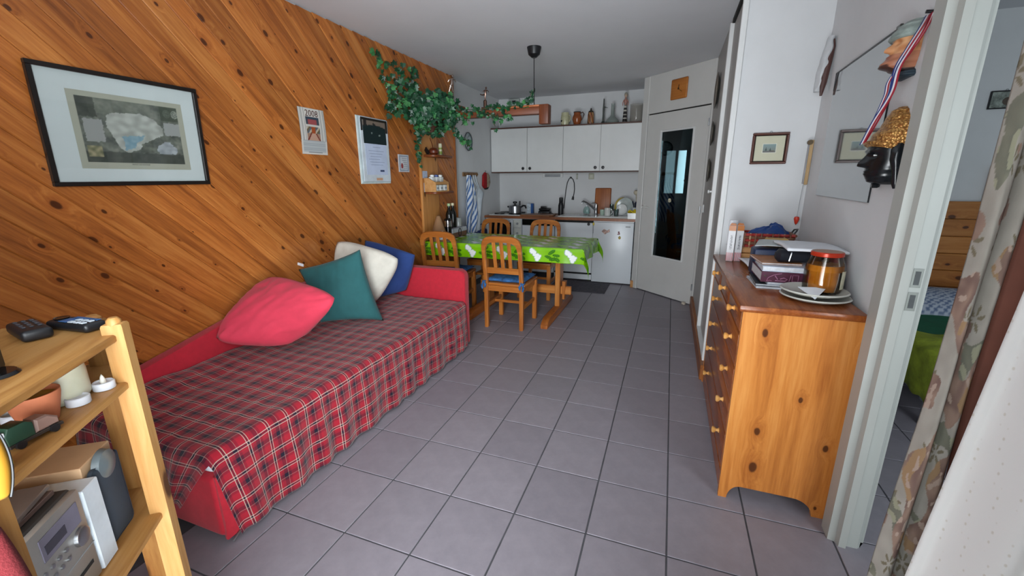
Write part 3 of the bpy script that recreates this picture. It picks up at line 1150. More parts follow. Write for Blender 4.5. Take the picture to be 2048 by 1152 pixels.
boxo('carcass', CY, chest, qx(0.318), qx(0.68), qy(1.807), qy(2.928), 0.07, 0.855, 0)
bm = BM(); box(bm, qx(0.304), qx(0.32), qy(1.807), qy(2.928), 0.02, 0.105, 0.003)
obj('plinth', bm, DY, chest)
rail = BM()
rows_z = [(0.757, 0.845), (0.602, 0.747), (0.447, 0.592), (0.292, 0.437), (0.122, 0.282)]
knob_bm = BM(); lathe(knob_bm, [(0, 0), (0.012, 0), (0.0075, 0.006), (0.007, 0.012), (0.0145, 0.02), (0.0155, 0.026), (0.012, 0.031), (0, 0.033)], 16)
knob0 = None
for ri, (z0, z1) in enumerate(rows_z):
    cols = 3 if ri == 0 else 1
    wtot = 2.918 - 1.817
    for k in range(cols):
        a = 1.817 + wtot * k / cols + 0.003; b = 1.817 + wtot * (k + 1) / cols - 0.003
        bm = BM(); box(bm, qx(0.302), qx(0.32), qy(a), qy(b), z0, z1, 0.004, 2)
        dr = obj('drawer', bm, DY, chest)
        ks = [(a + b) / 2] if ri == 0 else [a + 0.16, b - 0.30]
        for ky in ks:
            if knob0 is None:
                knob0 = obj('knob', knob_bm, pine('knob_pine', 'z', light='D9A868', mid='CC9450', dark='B67D3C', knots=0, rough=0.3), dr, loc=(qx(0.302), qy(ky), (z0 + z1) / 2 + 0.005), rot=(0, R(-90), 0))
            else:
                inst(knob0, 'knob', dr, (qx(0.302), qy(ky), (z0 + z1) / 2 + 0.005), (0, R(-90), 0))
# ------------------------------------------------------------------ kitchen: worktop, base units, wall units
M_appl = plain('appliance_white', 'D3D8DC', 0.3, var=0.01, scale=3)
M_wt = plain('worktop_laminate', '9A6B4E', 0.35, var=0.06, scale=20)
M_wte = plain('worktop_edge', '8C5536', 0.4, var=0.08, scale=30)
M_edge = plain('brown_edge_strip', '4A2A1E', 0.5)
M_porc = plain('porcelain', 'D6D8D6', 0.15, var=0.01)
def kx(px, y): return (-1.742 + (px - 1090) * 0.00726) * y / 6.1
YB, YW = 6.098, 5.5
wt = thing('worktop', 'long brown laminate kitchen worktop with brown front edge', 'worktop', (-1.42, 5.8, 0.855))
bm = BM(); box(bm, -2.448 + 1.42, -0.392 + 1.42, YW - 5.8, YB - 5.8, -0.034, 0.0, 0.004)
obj('worktop_slab', bm, M_wt, wt)
bm = BM(); box(bm, -2.448 + 1.42, -0.392 + 1.42, YW - 5.803, YW - 5.7985, -0.033, -0.003)
obj('front_edge', bm, M_wte, wt, None)
# inset sink with drainer
sk = thing('sink', 'white inset sink with ribbed drainer in the worktop', 'sink', (-0.93, 5.785, 0.8555))
bm = BM()
box(bm, -0.47, 0.47, -0.235, 0.235, 0.0, 0.007, 0.003)
box(bm, -0.47, 0.47, -0.235, -0.22, 0.007, 0.013, 0.003); box(bm, -0.47, 0.47, 0.22, 0.235, 0.007, 0.013, 0.003)
box(bm, -0.47, -0.455, -0.22, 0.22, 0.007, 0.013, 0.003); box(bm, 0.455, 0.47, -0.22, 0.22, 0.007, 0.013, 0.003)
obj('basin', bm, M_porc, sk)
for k in range(7):
    boxo('drainer_rib', M_porc, sk, 0.04, 0.43, -0.16 + k * 0.05, -0.15 + k * 0.05, 0.007, 0.011, 0)
bm = BM(); lathe(bm, [(0, 0.0085), (0.03, 0.0085), (0.034, 0.007)], 16, (-0.25, 0, 0)); obj('drain', bm, M_steel, sk)
hb = thing('hob', 'white enamel hob with four black hot plates', 'hob', (-2.16, 5.775, 0.8555))
bm = BM(); box(bm, -0.235, 0.235, -0.245, 0.245, 0.0, 0.012, 0.005); obj('hob_plate', bm, M_porc, hb)
for x, y, r_ in ((-0.12, -0.12, 0.072), (-0.11, 0.12, 0.09), (0.115, -0.12, 0.09), (0.115, 0.12, 0.072)):
    bm = BM(); lathe(bm, [(0, 0.024), (r_ * 0.2, 0.022), (r_ * 0.25, 0.025), (r_, 0.025), (r_, 0.012)], 24, (x, y, 0))
    obj('hot_plate', bm, M_black, hb)

def base_unit(name, label, cat, x0, x1, y0=5.52):
    t = thing(name, label, cat, ((x0 + x1) / 2, 5.8, 0))
    return t, x0 - (x0 + x1) / 2, x1 - (x0 + x1) / 2
# oven
ov, a, b = base_unit('oven', 'white built-in oven with black glass door left of the dishwasher', 'oven', -2.44, -1.905)
boxo('body', M_appl, ov, a, b, -0.26, 0.28, 0.09, 0.82, 0)
boxo('plinth', M_black, ov, a, b, -0.22, -0.2, 0.0, 0.09, 0)
dr = boxo('door', M_appl, ov, a + 0.01, b - 0.125, -0.28, -0.26, 0.14, 0.80, 0.004)
boxo('glass', M_blackgloss, dr, a + 0.05, b - 0.15, -0.284, -0.279, 0.3, 0.765, 0.002)
bm = BM(); tube(bm, [(a + 0.07, -0.28, 0.785), (a + 0.07, -0.31, 0.785), (b - 0.17, -0.31, 0.785), (b - 0.17, -0.28, 0.785)], 0.008); obj('handle', bm, M_steel, dr)
cp = boxo('control_panel', plain('panel_beige', 'C9CBC4', 0.35), ov, b - 0.12, b - 0.005, -0.28, -0.26, 0.14, 0.80, 0.004)
boxo('panel_line', M_grey, cp, b - 0.115, b - 0.01, -0.2815, -0.28, 0.69, 0.694, 0)
for z in (0.75, 0.62, 0.55):
    bm = BM(); cyl(bm, (b - 0.06, -0.28, z), (b - 0.06, -0.297, z), 0.016, 0.013); obj('knob', bm, M_grey, cp)
# dishwasher
dw, a, b = base_unit('dishwasher', 'white dishwasher with black control strip under the worktop', 'dishwasher', -1.895, -1.44)
boxo('body', M_appl, dw, a, b, -0.26, 0.28, 0.09, 0.82, 0)
boxo('door', M_appl, dw, a + 0.003, b - 0.003, -0.28, -0.26, 0.11, 0.73, 0.004)
boxo('control_strip', M_blackgloss, dw, a + 0.003, b - 0.003, -0.28, -0.26, 0.735, 0.815, 0.003)
boxo('plinth', M_black, dw, a, b, -0.22, -0.2, 0.0, 0.09, 0)
# sink cupboard
sc, a, b = base_unit('sink_cupboard', 'white sink cupboard with one black knob beside the fridge', 'cupboard', -1.43, -0.92)
boxo('body', M_white, sc, a, b, -0.26, 0.28, 0.09, 0.82, 0)
dr = boxo('door', M_appl, sc, a + 0.003, b - 0.003, -0.28, -0.26, 0.125, 0.79, 0.003)
bm = BM(); cyl(bm, (b - 0.055, -0.28, 0.775 - 0.0), (b - 0.055, -0.298, 0.775), 0.016, 0.019); obj('knob', bm, M_black, dr)
boxo('top_gap', M_dark, sc, a, b, -0.262, -0.25, 0.79, 0.82, 0)
boxo('plinth', M_appl, sc, a, b, -0.27, -0.25, 0.03, 0.10, 0)
boxo('plinth_gap', M_dark, sc, a, b, -0.274, -0.262, 0.102, 0.122, 0)
# fridge
fr, a, b = base_unit('fridge', 'small white fridge with magnets under the right end of the worktop', 'fridge', -0.915, -0.403)
boxo('body', M_appl, fr, a + 0.004, b - 0.004, -0.25, 0.26, 0.03, 0.818, 0.003)
dr = boxo('door', M_appl, fr, a, b - 0.003, -0.29, -0.252, 0.015, 0.805, 0.008, 2)
boxo('top_trim', M_appl, fr, a, b - 0.003, -0.285, -0.25, 0.807, 0.819, 0.002)
boxo('badge', M_grey, dr, b - 0.105, b - 0.045, -0.293, -0.289, 0.748, 0.762, 0.002)
text('badge_lettering', 'FRIGO', 0.011, plain('badge_silver', 'C5C9CC', 0.4), dr, frame_m((b - 0.075, -0.2932, 0.755), (1, 0, 0), (0, 0, 1))) if False else None
boxo('handle_recess', M_grey, dr, a - 0.002, a + 0.006, -0.291, -0.27, 0.66, 0.78, 0)
bm = BM(); box(bm, a - 0.008, a + 0.014, -0.298, -0.288, 0.762, 0.798, 0.004); obj('child_lock', bm, plain('yellow_clip', 'C9B33A', 0.5), dr)
boxo('foot_gap', M_black, fr, a + 0.01, b - 0.01, -0.23, 0.25, 0.0, 0.03, 0)
bm = BM(); prism(bm, [(-0.05, 0.0), (-0.02, 0.03), (0.02, 0.012), (0.05, 0.03), (0.055, -0.005), (0.02, -0.02), (-0.005, -0.04)], 'y', -0.003, 0)
tag(obj('fridge_magnet', bm, plain('magnet_a', 'A98C80', 0.5, var=0.5, scale=40), None, loc=(-0.755, 5.509, 0.69)), 'beige and grey butterfly-shaped magnet on the fridge door', 'magnet', 'fridge magnets')
bm = BM(); cyl(bm, (0, 0, 0.012), (0, -0.004, 0.012), 0.012, n=10); cyl(bm, (0.006, 0, -0.008), (0.006, -0.004, -0.008), 0.011, n=10); box(bm, -0.018, 0.0, -0.004, 0, -0.018, -0.008)
tag(obj('fridge_magnet', bm, plain('magnet_b', '7A4A50', 0.5, var=0.5, scale=60), None, loc=(-0.588, 5.509, 0.672)), 'tiny dark red magnet, upper one at the right of the fridge door', 'magnet', 'fridge magnets')
bm = BM(); prism(bm, [(0, 0.026), (0.016, 0.01), (0.017, -0.008), (0.004, -0.022), (-0.012, -0.014), (-0.018, 0.004)], 'y', -0.004, 0)
tag(obj('fridge_magnet', bm, plain('magnet_c', '9C8A3C', 0.5, var=0.3, scale=60), None, loc=(-0.575, 5.509, 0.615)), 'small mustard magnet, lower one at the right of the fridge door', 'magnet', 'fridge magnets')

# wall cupboards: four separate units with a shared brown board above and below
edges = [-2.44, -1.905, -1.402, -0.908, -0.408]
names = ['leftmost white wall cupboard, above the hob', 'second white wall cupboard from the left, above the dishwasher', 'third white wall cupboard from the left, above the tap', 'rightmost white wall cupboard, next to the glazed door']
for k in range(4):
    x0, x1 = edges[k], edges[k + 1]
    t = thing('wall_cupboard', names[k], 'cupboard', ((x0 + x1) / 2, 5.93, 1.43), 0, 'wall cupboards over the worktop')
    h = (x1 - x0) / 2
    boxo('body', M_white, t, -h, h, -0.15, 0.168, 0.014, 0.585, 0)
    d_ = boxo('door', M_white, t, -h + 0.003, h - 0.003, -0.17, -0.152, 0.016, 0.585, 0.002)
    bm = BM(); lathe(bm, [(0, 0.024), (0.014, 0.022), (0.020, 0.015), (0.016, 0.002), (0.016, 0)], 16)
    kxx = (h - 0.055) if k % 2 == 0 else (-h + 0.045)
    kn = obj('knob', bm, M_black, d_, loc=(kxx, -0.17, 0.058), rot=(R(90), 0, 0))
    bm = BM(); lathe(bm, [(0, 0.0235), (0.004, 0.023), (0.005, 0.021)], 10)
    boxo('bottom_board', M_edge, t, -h, h, -0.168, 0.168, 0.0, 0.013, 0)
    boxo('top_board', M_edge, t, -h, h, -0.172, 0.168, 0.586, 0.602, 0)
ZT_ = 1.43 + 0.603
# under-cupboard light, sockets, cord
ul = thing('cabinet_light', 'flat grey strip light on the wall below the wall cupboards', 'light', (-1.62, 6.098, 1.392))
boxo('housing', M_white, ul, -0.15, 0.15, -0.03, 0, -0.028, 0.034, 0.004)
boxo('diffuser', plain('strip_grey', '8F9296', 0.35), ul, -0.115, 0.115, -0.036, -0.029, -0.02, 0.018, 0.003)
for x, lb, c_ in ((-1.27, 'narrow grey switch on the wall right of the looping cord', '9A9D98'), (-1.068, 'square beige socket on the wall above the tap', 'A6A694')):
    t = thing('wall_socket', lb, 'socket', (x, 6.098, 1.378), 0, 'sockets above the worktop')
    w_ = 0.012 if x < -1.2 else 0.038
    boxo('plate', plain('socket_' + c_, c_, 0.5), t, -w_, w_, -0.012, 0, -0.04, 0.04, 0.004)
    boxo('insert', plain('socket_in_' + c_, 'B7B7A8', 0.5), t, -w_ * 0.6, w_ * 0.6, -0.015, -0.011, -0.024, 0.024, 0.003)
cord = thing('power_cord', 'black cord looped over a wall hook beside the black bottle', 'cord', (-1.36, 6.08, 1.1))
pts = [(-0.085, 0.0, -0.17), (-0.075, 0.0, -0.05), (-0.06, 0.0, 0.1), (-0.045, 0.0, 0.19), (-0.02, 0.0, 0.245), (0.005, -0.005, 0.262), (0.035, 0, 0.24), (0.055, 0, 0.19), (0.062, 0, 0.1), (0.055, 0, 0.03), (0.045, 0, -0.01)]
bm = BM(); tube(bm, pts, 0.006, 8); obj('cable', bm, M_black, cord)
bm = BM(); cyl(bm, (0.046, 0, 0.0), (0.04, 0, -0.045), 0.013, 0.018, 12); obj('plug', bm, M_black, cord)
bm = BM(); cyl(bm, (0.004, 0.017, 0.262), (0.004, -0.012, 0.262), 0.013, 0.013, 12); obj('hook', bm, M_black, cord)

# things on the worktop
WZ = 0.867
pot = thing('cooking_pot', 'steel saucepan with black lid knob on the hob', 'pot', (-2.045, 5.655, 0.881))
bm = BM(); lathe(bm, [(0, 0), (0.082, 0), (0.088, 0.008), (0.088, 0.098), (0.092, 0.1), (0.084, 0.1), (0.082, 0.012), (0, 0.012)], 28); obj('pan', bm, M_steel, pot)
bm = BM(); lathe(bm, [(0.09, 0.098), (0.088, 0.104), (0.05, 0.118), (0, 0.122)], 28); ld = obj('lid', bm, M_steel, pot)
bm = BM(); lathe(bm, [(0.014, 0.118), (0.012, 0.135), (0.03, 0.14), (0.03, 0.158), (0.02, 0.163), (0, 0.163)], 16); obj('lid_knob', bm, M_black, ld)
bm = BM(); tube(bm, [(0.088, 0, 0.085), (0.12, 0, 0.108), (0.15, 0, 0.105), (0.165, 0, 0.07)], [0.012, 0.013, 0.014, 0.011]); obj('handle', bm, M_black, pot)
bm = BM(); tube(bm, [(-0.088, 0, 0.085), (-0.11, 0, 0.09)], 0.012); obj('side_grip', bm, M_black, pot)
bm = BM(); cyl(bm, (0.06, 0.03, 0.112), (0.06, 0.03, 0.168), 0.011); obj('valve', bm, M_black, ld)
t = thing('salt_box', 'blue and white carton standing behind the brown board', 'carton', (kx(1060, 5.95), 5.95, WZ - 0.011))
boxo('carton', plain('carton_white', 'B9C4CC', 0.5, var=0.2, scale=30), t, -0.045, 0.012, -0.03, 0.03, 0, 0.145, 0.002)
boxo('blue_band', plain('carton_blue', '1D4F8E', 0.5), t, 0.012, 0.045, -0.03, 0.03, 0, 0.145, 0.002)
bd = thing('chopping_board', 'brown wooden board lying over the worktop edge beside the hob', 'board', (-1.665, 5.69, 0.856))
bm = BM()
pts = [(-0.25, -0.205), (-0.23, -0.212), (0.16, -0.212), (0.2, -0.16), (0.195, 0.02), (0.17, 0.06), (-0.17, 0.06), (-0.22, -0.06)]
prism(bm, pts, 'z', 0, 0.022, 0.005); obj('board', bm, pine('board_wood', 'x', light='8F6343', mid='7C5034', dark='633C26', knots=0.0), bd)
t = thing('sandwich_maker', 'small black sandwich toaster behind the brown board', 'toaster', (kx(1090, 5.9), 5.92, WZ - 0.011))
bm = BM(); box(bm, -0.085, 0.085, -0.06, 0.06, 0.0, 0.05, 0.015, 3); obj('base', bm, M_black, t)
bm = BM(); box(bm, -0.08, 0.08, -0.058, 0.058, 0.053, 0.085, 0.015, 3); obj('lid', bm, M_black, t)
bm = BM(); box(bm, -0.045, 0.045, -0.075, -0.05, 0.085, 0.115, 0.01, 2); obj('handle', bm, M_black, t)
for x in (-0.055, -0.03):
    bm = BM(); cyl(bm, (x, -0.06, 0.02), (x, -0.066, 0.02), 0.007, n=10); obj('lamp', bm, M_steel, t)
bm = BM(); tube(bm, [(0.085, 0, 0.02), (0.14, -0.02, 0.006), (0.2, 0.01, 0.006), (0.24, 0.06, 0.03)], 0.005); obj('cable', bm, M_black, t)
t = thing('thermos_bottle', 'tall black bottle at the end of the brown board', 'bottle', (kx(1124, 5.85), 5.85, WZ - 0.011))
bm = BM(); lathe(bm, [(0, 0), (0.036, 0), (0.037, 0.01), (0.037, 0.13), (0.03, 0.16), (0.024, 0.175)], 20); obj('flask', bm, M_black, t)
bm = BM(); lathe(bm, [(0.024, 0.175), (0.026, 0.178), (0.026, 0.235), (0.022, 0.24), (0, 0.24)], 20); obj('cap', bm, M_black, t)
t = thing('dish_soap', 'clear flat bottle of green washing-up liquid by the sink', 'bottle', (kx(1176, 5.97), 5.965, WZ + 0.005))
bm = BM(); lathe(bm, [(0, 0), (0.043, 0.002), (0.046, 0.02), (0.046, 0.045), (0.038, 0.08), (0.016, 0.1)], 20, sy=0.55); obj('body', bm, plain('soap_bottle', '9FBDBA', 0.15, alpha=0.6), t)
bm = BM(); lathe(bm, [(0, 0.004), (0.040, 0.005), (0.0435, 0.02), (0.0435, 0.045), (0, 0.046)], 20, sy=0.5); obj('liquid', bm, plain('green_soap', '0F6A3E', 0.2), t)
bm = BM(); cyl(bm, (0, 0, 0.1), (0, 0, 0.12), 0.013, n=12); obj('cap', bm, M_paper, t)
fa = thing('kitchen_tap', 'chrome mixer tap with long raised spout over the sink', 'tap', (-0.965, 5.985, 0.863))
bm = BM(); lathe(bm, [(0, 0), (0.03, 0), (0.028, 0.012), (0.022, 0.02), (0.022, 0.08), (0.026, 0.11), (0.022, 0.14), (0, 0.148)], 20); obj('body', bm, M_chrome, fa)
bm = BM(); tube(bm, [(-0.01, 0, 0.06), (-0.06, -0.04, 0.115), (-0.12, -0.085, 0.165), (-0.16, -0.12, 0.185), (-0.172, -0.13, 0.178), (-0.173, -0.132, 0.158)], [0.016, 0.015, 0.013, 0.012, 0.012, 0.012], 12); obj('spout', bm, M_chrome, fa)
bm = BM(); tube(bm, [(0, 0, 0.14), (-0.03, -0.01, 0.155), (-0.07, -0.02, 0.16)], [0.012, 0.008, 0.006], 8); obj('lever', bm, M_chrome, fa)
t = thing('cutting_board', 'upright brown cutting board leaning on the wall behind the tap', 'board', (-0.89, 6.04, WZ - 0.011))
bm = BM(); box(bm, -0.11, 0.11, -0.01, 0.008, 0, 0.365, 0.012, 3); o = obj('board', bm, pine('cut_wood', 'z', light='B07042', mid='9C5C33', dark='854A27', knots=0.0), t, rot=(R(-6.5), 0, 0))

def mug(name, label, loc, r_, h, col, group):
    t = thing(name, label, 'mug', loc, 0, group)
    m = plain('mug_' + col, col, 0.2)
    bm = BM(); lathe(bm, [(0, 0.002), (r_ * 0.9, 0), (r_, 0.006), (r_, h), (r_ * 0.93, h), (r_ * 0.92, 0.01), (0, 0.01)], 22); obj('cup', bm, m, t)
    bm = BM(); tube(bm, [(r_, 0, h * 0.8), (r_ * 1.45, 0, h * 0.75), (r_ * 1.55, 0, h * 0.5), (r_ * 1.35, 0, h * 0.28), (r_ * 0.98, 0, h * 0.22)], 0.005, 8)
    obj('handle', bm, m, t)
    return t
gp = 'cups on the drainer'
mug('mug', 'large white mug on the drainer in front of the cutting board', (kx(1217, 5.72), 5.70, 0.869), 0.04, 0.105, 'C8CAC6', gp)
mug('mug', 'small pale green cup left of the white mug on the drainer', (kx(1206, 5.78), 5.80, 0.869), 0.03, 0.075, 'A9BDAE', gp)
t = thing('drinking_glass', 'clear glass right of the white mug on the drainer', 'glass', (kx(1233, 5.72), 5.72, 0.869))
bm = BM(); lathe(bm, [(0, 0.003), (0.028, 0.0), (0.034, 0.09), (0.032, 0.09), (0.026, 0.008), (0, 0.008)], 20); obj('glass', bm, glass('clear_glass', 'DDE6E6'), t)
t = thing('drinking_glass', 'tall thin clear glass behind the white mug', 'glass', (kx(1224, 5.92), 5.92, 0.869))
bm = BM(); lathe(bm, [(0, 0.003), (0.024, 0.0), (0.027, 0.14), (0.025, 0.14), (0.022, 0.008), (0, 0.008)], 20); obj('glass', bm, glass('clear_glass', 'DDE6E6'), t)
# dish rack with plates and bits
rk = thing('dish_rack', 'white wire dish rack at the right end of the worktop', 'dish rack', (-0.57, 5.86, 0.869))
for x in (-0.13, 0.13):
    bm = BM(); tube(bm, [(x, -0.11, 0), (x, -0.11, 0.06), (x, 0.11, 0.06), (x, 0.11, 0)], 0.004, 6); obj('side_wire', bm, M_paper, rk)
for k in range(5):
    y = -0.08 + k * 0.04
    bm = BM(); tube(bm, [(-0.13, y, 0.06), (-0.05, y, 0.012), (0.05, y, 0.012), (0.13, y, 0.06)], 0.003, 6); obj('rung', bm, M_paper, rk)
def plate(name, label, loc, r_, rot, rim, mid_, group, cat='plate'):
    t = thing(name, label, cat, loc, 0, group)
    t.rotation_euler = rot
    bm = BM(); lathe(bm, [(0, 0), (r_ * 0.6, 0), (r_ * 0.95, 0.014), (r_, 0.018), (r_ * 0.96, 0.022), (r_ * 0.74, 0.013)], 36); obj('rim', bm, rim, t)
    bm = BM(); lathe(bm, [(r_ * 0.74, 0.013), (r_ * 0.6, 0.006), (0, 0.005)], 36); obj('well', bm, mid_, t)
    return t
M_yel = plain('plate_yellow', 'A8923A', 0.25); M_gl = plain('plate_grey', 'A9B1AE', 0.2)
plate('plate', 'yellow-rimmed plate standing at the back of the dish rack', (-0.60, 5.93, 0.985), 0.115, (R(78), 0, R(-20)), M_yel, M_gl, 'plates in the dish rack')
plate('plate', 'pale grey plate standing in front of the yellow one in the rack', (-0.565, 5.885, 0.985), 0.115, (R(78), 0, R(-14)), M_gl, M_gl, 'plates in the dish rack')
plate('plate', 'small white saucer standing at the front of the dish rack', (-0.595, 5.81, 0.945), 0.072, (R(72), 0, R(-10)), M_porc, M_porc, 'plates in the dish rack')
t = thing('utensil_pot', 'white cutlery holder with dark handles at the end of the rack', 'holder', (-0.435, 5.80, 0.869))
bm = BM(); lathe(bm, [(0, 0), (0.028, 0), (0.034, 0.11), (0.031, 0.11), (0.026, 0.006), (0, 0.006)], 18); obj('holder', bm, M_porc, t)
for dx, dy, h in ((-0.012, 0.0, 0.19), (0.006, 0.01, 0.17), (0.012, -0.008, 0.185)):
    bm = BM(); tube(bm, [(dx * 0.3, dy * 0.3, 0.02), (dx, dy, 0.12), (dx * 1.8 - 0.01, dy, h)], [0.004, 0.006, 0.009], 8); obj('cutlery_handle', bm, plain('handle_navy', '1A2236', 0.4), t)
t = thing('ladle', 'pale wooden ladle standing upright at the right end of the rack', 'ladle', (-0.43, 5.93, 0.869))
bm = BM(); tube(bm, [(0, 0, 0.0), (0.0, 0.0, 0.2), (-0.005, -0.01, 0.27)], 0.007, 8); obj('shaft', bm, plain('utensil_beige', 'B3A995', 0.6), t)
bm = BM(); lathe(bm, [(0, -0.032), (0.022, -0.022), (0.033, 0.0), (0.028, 0.022), (0, 0.034)], 16, (0, 0, 0), sy=0.45); obj('bowl', bm, plain('utensil_beige', 'B3A995', 0.6), t, loc=(-0.008, -0.012, 0.295))
t = thing('plastic_tub', 'white plastic tub holding a yellow sponge cloth', 'tub', (-0.435, 5.56, 0.8555))
bm = BM(); prism(bm, [(-0.05, 0), (0.05, 0), (0.062, 0.075), (0.056, 0.075), (0.045, 0.006), (-0.045, 0.006), (-0.056, 0.075), (-0.062, 0.075)], 'y', -0.05, 0.05, 0.0)
box(bm, -0.055, 0.055, -0.055, -0.05, 0.0, 0.072); box(bm, -0.055, 0.055, 0.05, 0.055, 0.0, 0.072); obj('tub', bm, M_porc, t)
bm = BM(); sheet(bm, lambda u, v: ((u - 0.5) * 0.12, (v - 0.5) * 0.1, 0.085 + 0.02 * math.sin(u * 7) * math.cos(v * 5) + 0.01 * u), 12, 10)
tag(solid(obj('sponge_cloth', bm, plain('cloth_yellow', 'CBB21E', 0.8), None, 3.0, (-0.435, 5.56, 0.862)), 0.012), 'yellow sponge cloth heaped in the white tub', 'cloth')

# ornaments on top of the wall cupboards
YO = 5.86
og = 'ornaments on the wall cupboards'
def ox(px): return (-1.411 + (px - 1129) * 0.00643) * YO / 5.85
t = thing('vase', 'cream glazed stoneware mug, first ornament from the left', 'vase', (ox(1130), YO, ZT_), 0, og)
bm = BM(); lathe(bm, [(0, 0), (0.05, 0), (0.058, 0.05), (0.055, 0.11), (0.048, 0.15), (0.05, 0.16), (0.045, 0.16), (0.045, 0.02), (0, 0.02)], 26); obj('body', bm, plain('cream_glaze', 'B9B796', 0.2, var=0.1), t)
bm = BM(); tube(bm, [(0.05, 0, 0.13), (0.066, 0, 0.12), (0.07, 0, 0.08), (0.058, 0, 0.045)], 0.007); obj('handle', bm, plain('cream_glaze', 'B9B796', 0.2), t)
bm = BM(); cyl(bm, (-0.035, -0.044, 0.055), (-0.037, -0.05, 0.055), 0.012, n=10); obj('mark', bm, M_dark, t)
t = thing('jug', 'round brown glazed jug with a looped handle', 'jug', (ox(1155), YO, ZT_), 0, og)
M_jug = plain('brown_glaze', '8A4A28', 0.15, var=0.1)
bm = BM(); lathe(bm, [(0, 0), (0.04, 0), (0.044, 0.02), (0.064, 0.07), (0.06, 0.10), (0.044, 0.13), (0.046, 0.16), (0.04, 0.16), (0.038, 0.13), (0, 0.1)], 26); obj('body', bm, M_jug, t)
bm = BM(); lathe(bm, [(0.046, 0.152), (0.048, 0.156), (0.047, 0.163), (0.04, 0.163)], 26); obj('rim', bm, M_dark, t)
bm = BM(); tube(bm, [(0.044, 0, 0.145), (0.075, 0, 0.155), (0.09, 0, 0.13), (0.08, 0, 0.09), (0.055, 0, 0.06)], 0.007); obj('handle', bm, plain('handle_brown', '3E2416', 0.3), t)
t = thing('painted_bottle', 'carved wooden figure bottle with orange and brown stripes', 'ornament', (ox(1183), YO, ZT_), 0, og)
bm = BM(); lathe(bm, [(0, 0), (0.04, 0), (0.042, 0.02), (0.04, 0.12), (0.034, 0.145), (0, 0.148)], 20)
def fig_p(o, fn):
    me = o.data; ca = me.color_attributes.new('print', 'FLOAT_COLOR', 'CORNER')
    buf = []
    for lp in me.loops:
        buf.extend(lin(fn(me.vertices[lp.vertex_index].co)))
    ca.data.foreach_set('color', buf)
bmesh.ops.subdivide_edges(bm, edges=bm.edges[:], cuts=3)
o = obj('body', bm, vcol('ornament_print', 0.4), t)
fig_p(o, lambda c: [(150, 82, 48), (60, 30, 22), (168, 132, 88)][min(2, int(((c.x * 26 + c.z * 9) % 1.0) * 3))])
bm = BM(); lathe(bm, [(0.034, 0.143), (0.036, 0.15), (0.03, 0.16), (0.012, 0.17), (0.008, 0.185), (0.011, 0.19), (0, 0.2)], 16); obj('cap', bm, plain('cap_dark', '2E2A20', 0.5), t)
t = thing('pewter_crucifix', 'slim pewter candlestick with one side arm among the ornaments', 'candlestick', (ox(1208), YO, ZT_), 0, og)
M_pew = plain('pewter', '5E625F', 0.3, metal=0.8)
bm = BM(); lathe(bm, [(0, 0), (0.034, 0), (0.03, 0.01), (0.014, 0.03), (0.011, 0.12), (0.013, 0.18), (0.009, 0.22), (0.007, 0.3), (0, 0.302)], 16); obj('stem', bm, M_pew, t)
bm = BM(); tube(bm, [(0.008, 0, 0.2), (0.03, 0, 0.196), (0.055, 0, 0.19)], [0.008, 0.005, 0.002], 8); obj('arm', bm, M_pew, t)
t = thing('glass_flask', 'clear glass flask with long neck and wide flat base', 'flask', (ox(1226), YO, ZT_), 0, og)
bm = BM(); lathe(bm, [(0, 0), (0.08, 0.002), (0.088, 0.02), (0.07, 0.05), (0.035, 0.08), (0.024, 0.1), (0.022, 0.22), (0.026, 0.235), (0.022, 0.235), (0.018, 0.1), (0.06, 0.045), (0.08, 0.015), (0, 0.006)], 26); obj('flask', bm, plain('flask_glass', '9AA5A0', 0.08, alpha=0.45), t)
t = thing('figurine', 'tall slim doll in a black and white striped dress with pink top', 'figurine', (ox(1250), YO, ZT_), 0, og)
bm = BM(); lathe(bm, [(0, 0), (0.03, 0), (0.026, 0.06), (0.017, 0.19), (0.012, 0.21)], 18)
bmesh.ops.subdivide_edges(bm, edges=[e for e in bm.edges if abs(e.verts[0].co.z - e.verts[1].co.z) > 0.03], cuts=14)
o = obj('dress', bm, vcol('dress_print', 0.6), t); fig_p(o, lambda c: (190, 186, 176) if (c.z % 0.045) < 0.012 else (34, 30, 30))
bm = BM(); lathe(bm, [(0.012, 0.21), (0.019, 0.225), (0.022, 0.26), (0.012, 0.285), (0.009, 0.3)], 16); obj('top', bm, plain('doll_pink', 'A5786C', 0.6, var=0.2, scale=50), t)
bm = BM(); lathe(bm, [(0.009, 0.298), (0.017, 0.308), (0.019, 0.325), (0.012, 0.345), (0, 0.35)], 16); hd = obj('head', bm, plain('doll_skin', 'B59A86', 0.6), t)
bm = BM(); lathe(bm, [(0.0185, 0.318), (0.022, 0.33), (0.017, 0.352), (0, 0.36)], 16, (0, 0.005, 0)); obj('hair', bm, plain('doll_hair', '8F8B7C', 0.7), hd)
for s in (-1, 1):
    bm = BM(); tube(bm, [(s * 0.02, 0, 0.27), (s * 0.034, -0.01, 0.235), (s * 0.03, -0.02, 0.2)], [0.007, 0.006, 0.004], 8); obj('arm', bm, plain('doll_pink', 'A5786C', 0.6), t)
t = thing('glass_cylinder', 'large clear cylindrical glass jar, last ornament on the right', 'jar', (ox(1272) - 0.002, YO, ZT_), 0, og)
bm = BM(); lathe(bm, [(0, 0), (0.08, 0), (0.082, 0.004), (0.082, 0.21), (0.076, 0.21), (0.076, 0.01), (0, 0.01)], 32); obj('jar', bm, plain('jar_glass', 'A39F96', 0.05, alpha=0.35), t)
t = thing('alarm_box', 'pale grey alarm box with dark display high on the kitchen wall', 'alarm', (-2.20, 6.098, 2.375))
boxo('box', plain('alarm_grey', 'A4AAA6', 0.5), t, -0.08, 0.08, -0.05, 0, -0.075, 0.07, 0.006, 2)
